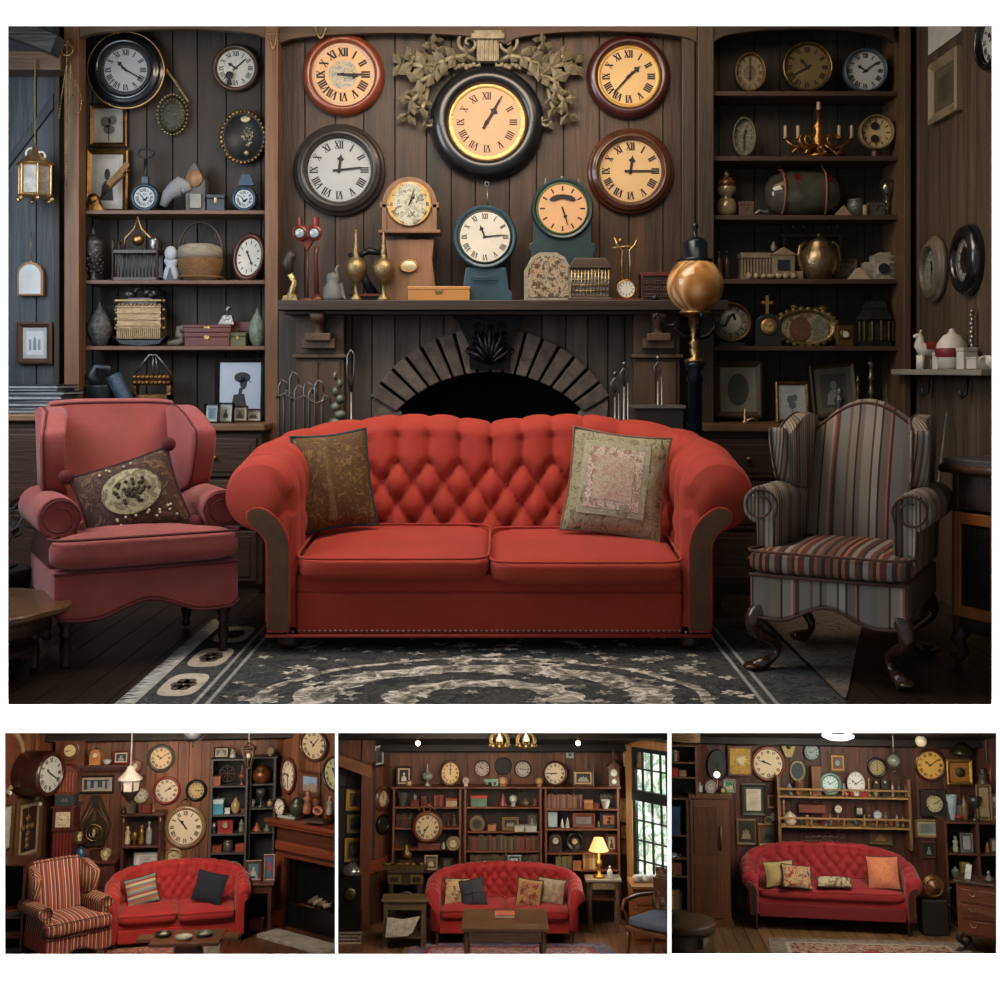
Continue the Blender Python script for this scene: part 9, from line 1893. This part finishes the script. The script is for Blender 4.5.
# right side shelving and chest
y=-.75; zt=gz(822,965,y); xa,xb=gx(945.5,y),gx(1012,y); zm=[gz(p,970,y) for p in (854,882)]; t=bookcase('open_shelves','reddish brown open shelves at the right',xa,xb,y,.4,zm,wood('4a2c1c',.45,.3,ax='x'),zt,back=black); w=xb-xa; part(MB().box(-.02,.02,0,.38,0,zt),'divider',wood('4a2c1c',.45,.3),t)
rows('''frame 947 967 801 822 2c2a2a c2= c3=4a4c50 fw=.2|dark slanted frame at the left on the open shelves
globe 955 962 814 822 8a2428|red ball clock before the dark slanted frame
bowl 946 957 795 802 8a98a0|silver cup high on the dark slanted frame
egg 960 968 795 804 6a5030|brown vase next to the silver cup
goblet 968 982 796 822 2a2622 name=mushroom_lamp cat=lamp|dark mushroom-shaped lamp on the open shelves
frame 976 992 784 822 6a5636 c2=3a3226 c3=8a7a5c|gilt tilted large frame at the right on the open shelves
frame 988 1000 794 819 7a6038 c2= c3=9a9484 mo=bust mm=3a3a34|gilt framed photo cut by the right edge'''.replace('c2= ','c2=4a3c28 '),y=y+.15,z=zt)
rows('''torso 952 959 836 854 8a9078|pale green figurine in the upper right compartment
frame 960 973 833 854 5a5c60 c2= c3=8a8c8c|grey framed photo in the upper left compartment
torso 985 990 842 854 8a5a30|orange figurine in the right compartment
frame 990 998 838 854 5a4c34 c2= c3=8a8a84|small frame in the right compartment'''.replace('c2= ','c2=3a3a3a '),y=y+.1,z=zm[0])
rows('''urn 951 960 866 882 5a6058|grey-green lidded urn in the lower compartment
box 961 969 862 882 7a6a3c|olive box in the lower compartment''',y=y+.1,z=zm[1])
rows('''frame 985 1000 731 762 14181a c2=1c1c1a c3=5a4426 fw=.15|black framed dark picture high at the right edge
clock 989 1004 759 789 8a6a34 dr=.85 c2=9aa088 style=dot|oval gilt mirror at the right edge
torso 977 989 768 788 4a4640 name=bird_figurine|grey and white bird figurine on the right wall''',y=-.3)
y=-1.7; zt=gz(880,975,y); rzc=-.5; P=R.hit(958,925,1,y); t=thing('chest_of_drawers','reddish brown chest of three drawers at the lower right'+SUF,'chest of drawers',(P.x,y,.0),rzc); cm_=wood('5a2c18',.35,.35,ax='x',coat=.2); W=.9; part(MB().box(0,W,0,.4,.2,zt-.03),'carcass',cm_,t,.004); part(MB().box(-.03,W,-.03,.42,zt-.03,zt),'top_board',wood('3a2820',.4),t,.006)
for k in range(3):
    z0=.23+k*(zt-.3)/3; d=part(MB().box(.06,W-.02,-.015,.0,z0,z0+(zt-.3)/3-.03),'drawer',cm_,t,.004); mb=MB(); mb.tube([(.15,-.015,z0+.13),(.17,-.04,z0+.09),(.22,-.04,z0+.09),(.24,-.015,z0+.13)],.006,5); part(mb,'handle',gold('9a8468'),d)
for lx,ly in ((.04,.04),(W-.06,.04),(.04,.36)): mb=MB(); cabriole(mb,lx,ly,.22,-1,-1,.045); part(mb,'foot',ink if 0 else cm('1c1412'),t)
M0=t.matrix_world.copy()
for i,(xx,lab,ww,hh,c) in enumerate(((.12,'small white card stand, left one on the chest of drawers',.07,.17,'a8aaac'),(.38,'clear glass perfume bottle on the chest of drawers',0,.13,''),(.55,'small white card stand, right one on the chest of drawers',.08,.18,'a8acb0'))):
    if ww: solo(MB().prism([(-ww/2,0),(ww/2,0),(ww/2+.02,hh),(-ww/2+.02,hh)],-.01,.01),'card_stand',cm(c,var=.4,sc=20),lab+SUF,'card',rx=0,X=C3.I@M0@TX(xx,.14,zt+.001,-.15))
    else: mb=MB(); mb.lathe([(.04,0),(.05,.03),(.02,.07),(.02,.09),(.03,.1),(0,hh)],12); solo(mb,'perfume_bottle',cm('6a6a64',rough=.1),lab+SUF,'bottle',X=C3.I@M0@TX(xx,.14,zt+.001))
y=-1.0; x,w,zb,h=bx4(922,943,874,898,y); t=thing('brass_gong','round brown and gilt hat-like disc right of the sofa'+SUF,'gong',(x,y,zb+h/2)); mb=MB(); mb.lathe([(h*.5,0),(h*.5,.03),(h*.42,.06),(h*.36,.05),(h*.24,.1),(0,.13)],28,0,FRONT); part(mb,'disc',cm('5d3c20',metal=.4,rough=.35),t); mb=MB(); mb.torus(h*.38,.012,28,6,X=TX(0,-.06,0)); part(mb,'gilt_ring',gold('9a7a44'),t)
solo(MB().box(-.17,.17,-.12,.12,0,zb-.01),'black_stool',ink,'black box stool under the round disc'+SUF,'stool',(x,y+.05,.001),bevel=.02)
for i,px in enumerate((946,950)): mb=MB(); P=R.hit(px,912,1,-1.0); mb.tube([(.12*cos(k*.6)*(1-.04*k),.05*sin(k*.9),.05+.03*k) for k in range(11)],.012,6); solo(mb,'coiled_cable',cm('2c3238',rough=.4,metal=.4),('lower','upper')[i]+' coil of grey cable behind the chest of drawers'+SUF,'cable',(P.x,-1.0+.1*i,.02+.2*i))
redC=mat('8f1420',.75,0,.15,4,.3,200,sheen=.2); dkc3=wood('2c1a12',.3,.4,coat=.4)
camel_sofa('sofa','crimson tufted sofa with dark carved wooden arms and legs'+SUF,(gx(834,-1.2,920),-1.1,.12),-.08,a=1.0,D=.62,H=.92,Ha=.68,r_arm=.12,r_back=.07,fab=redC,panel=dkc3,feet=dkc3,nst=150,hump=False,s=.95,zsplit=.86,pleat=.085,rowk=1.15,amp=.05,seat=.46,z0=.32,legs='turned',lift=.12,cush=1,basecol=mat('6a0f1a',.8,0,.1))
x=gx(834,-1.3,920); t=thing('carved_crest','dark scroll carving on top of the crimson sofa back'+SUF,'carving',(x+.1,-.42,1.03)); mb=MB()
for k in range(7): a=-.24+.08*k; mb.tube([(a+.03*cos(b),0,.01+.03*sin(b)+.03*(1-(a/.32)**2)) for b in [q*.7 for q in range(9)]],.01,6)
part(mb,'scrolls',dkc3,t)
for nm,c,px,w,h,rx,ry,rz,zz in (('beige cushion at the left of the crimson sofa','a08c5c',780,.42,.32,-.3,-.05,.2,.72),('black and rust patterned cushion before the beige one',patch('cC1',['1c1814','8a3a2c','b59a70','26302c','5a2c24'],11),796,.40,.30,-.5,.1,.1,.71),('folded striped cushion lying in the middle of the crimson sofa',patch('cC2',['8a7a5c','b5a484','33291e','7a5a40'],9),833,.46,.16,-1.0,.0,0,.65),('orange tapestry cushion with round medallion at the right',patch('cC3',['9a5030','b87050','a86040','c48a64'],9),884,.42,.42,-.3,-.05,-.2,.76)):
    flat_cushion(nm,c,w,h,.13,gx(px,-1.0,885),-.98-(.1 if px in(796,833) else 0),zz,rx,ry,rz,px,partf=(lambda t,w,h,tk: face_patch(t,'round_medallion',patch('cC4',['a85a38','c07850','8a4428'],14),ell(0,0,.62,.62,24),w,h,tk,.001)) if px==884 else None)
rug('dark red and cream patterned rug before the crimson sofa',[(-1.35,-3.4),(1.5,-3.4),(1.3,-1.35),(-1.15,-1.35)],patch('rugC',['6a0f18','4a1018','a89a84','701820','2a1c28','c5b8a0'],7,.95,1.5),patch('rugCb',['2a2c3a','6a5c58','8a8074','4a1c24'],14),cm('9a9082'),patch('rugCm',['6a1420','9a2a30','4a0c14'],9),(.6,.5))
cut_room(before,[vplane(669.4,-1),TOPP])
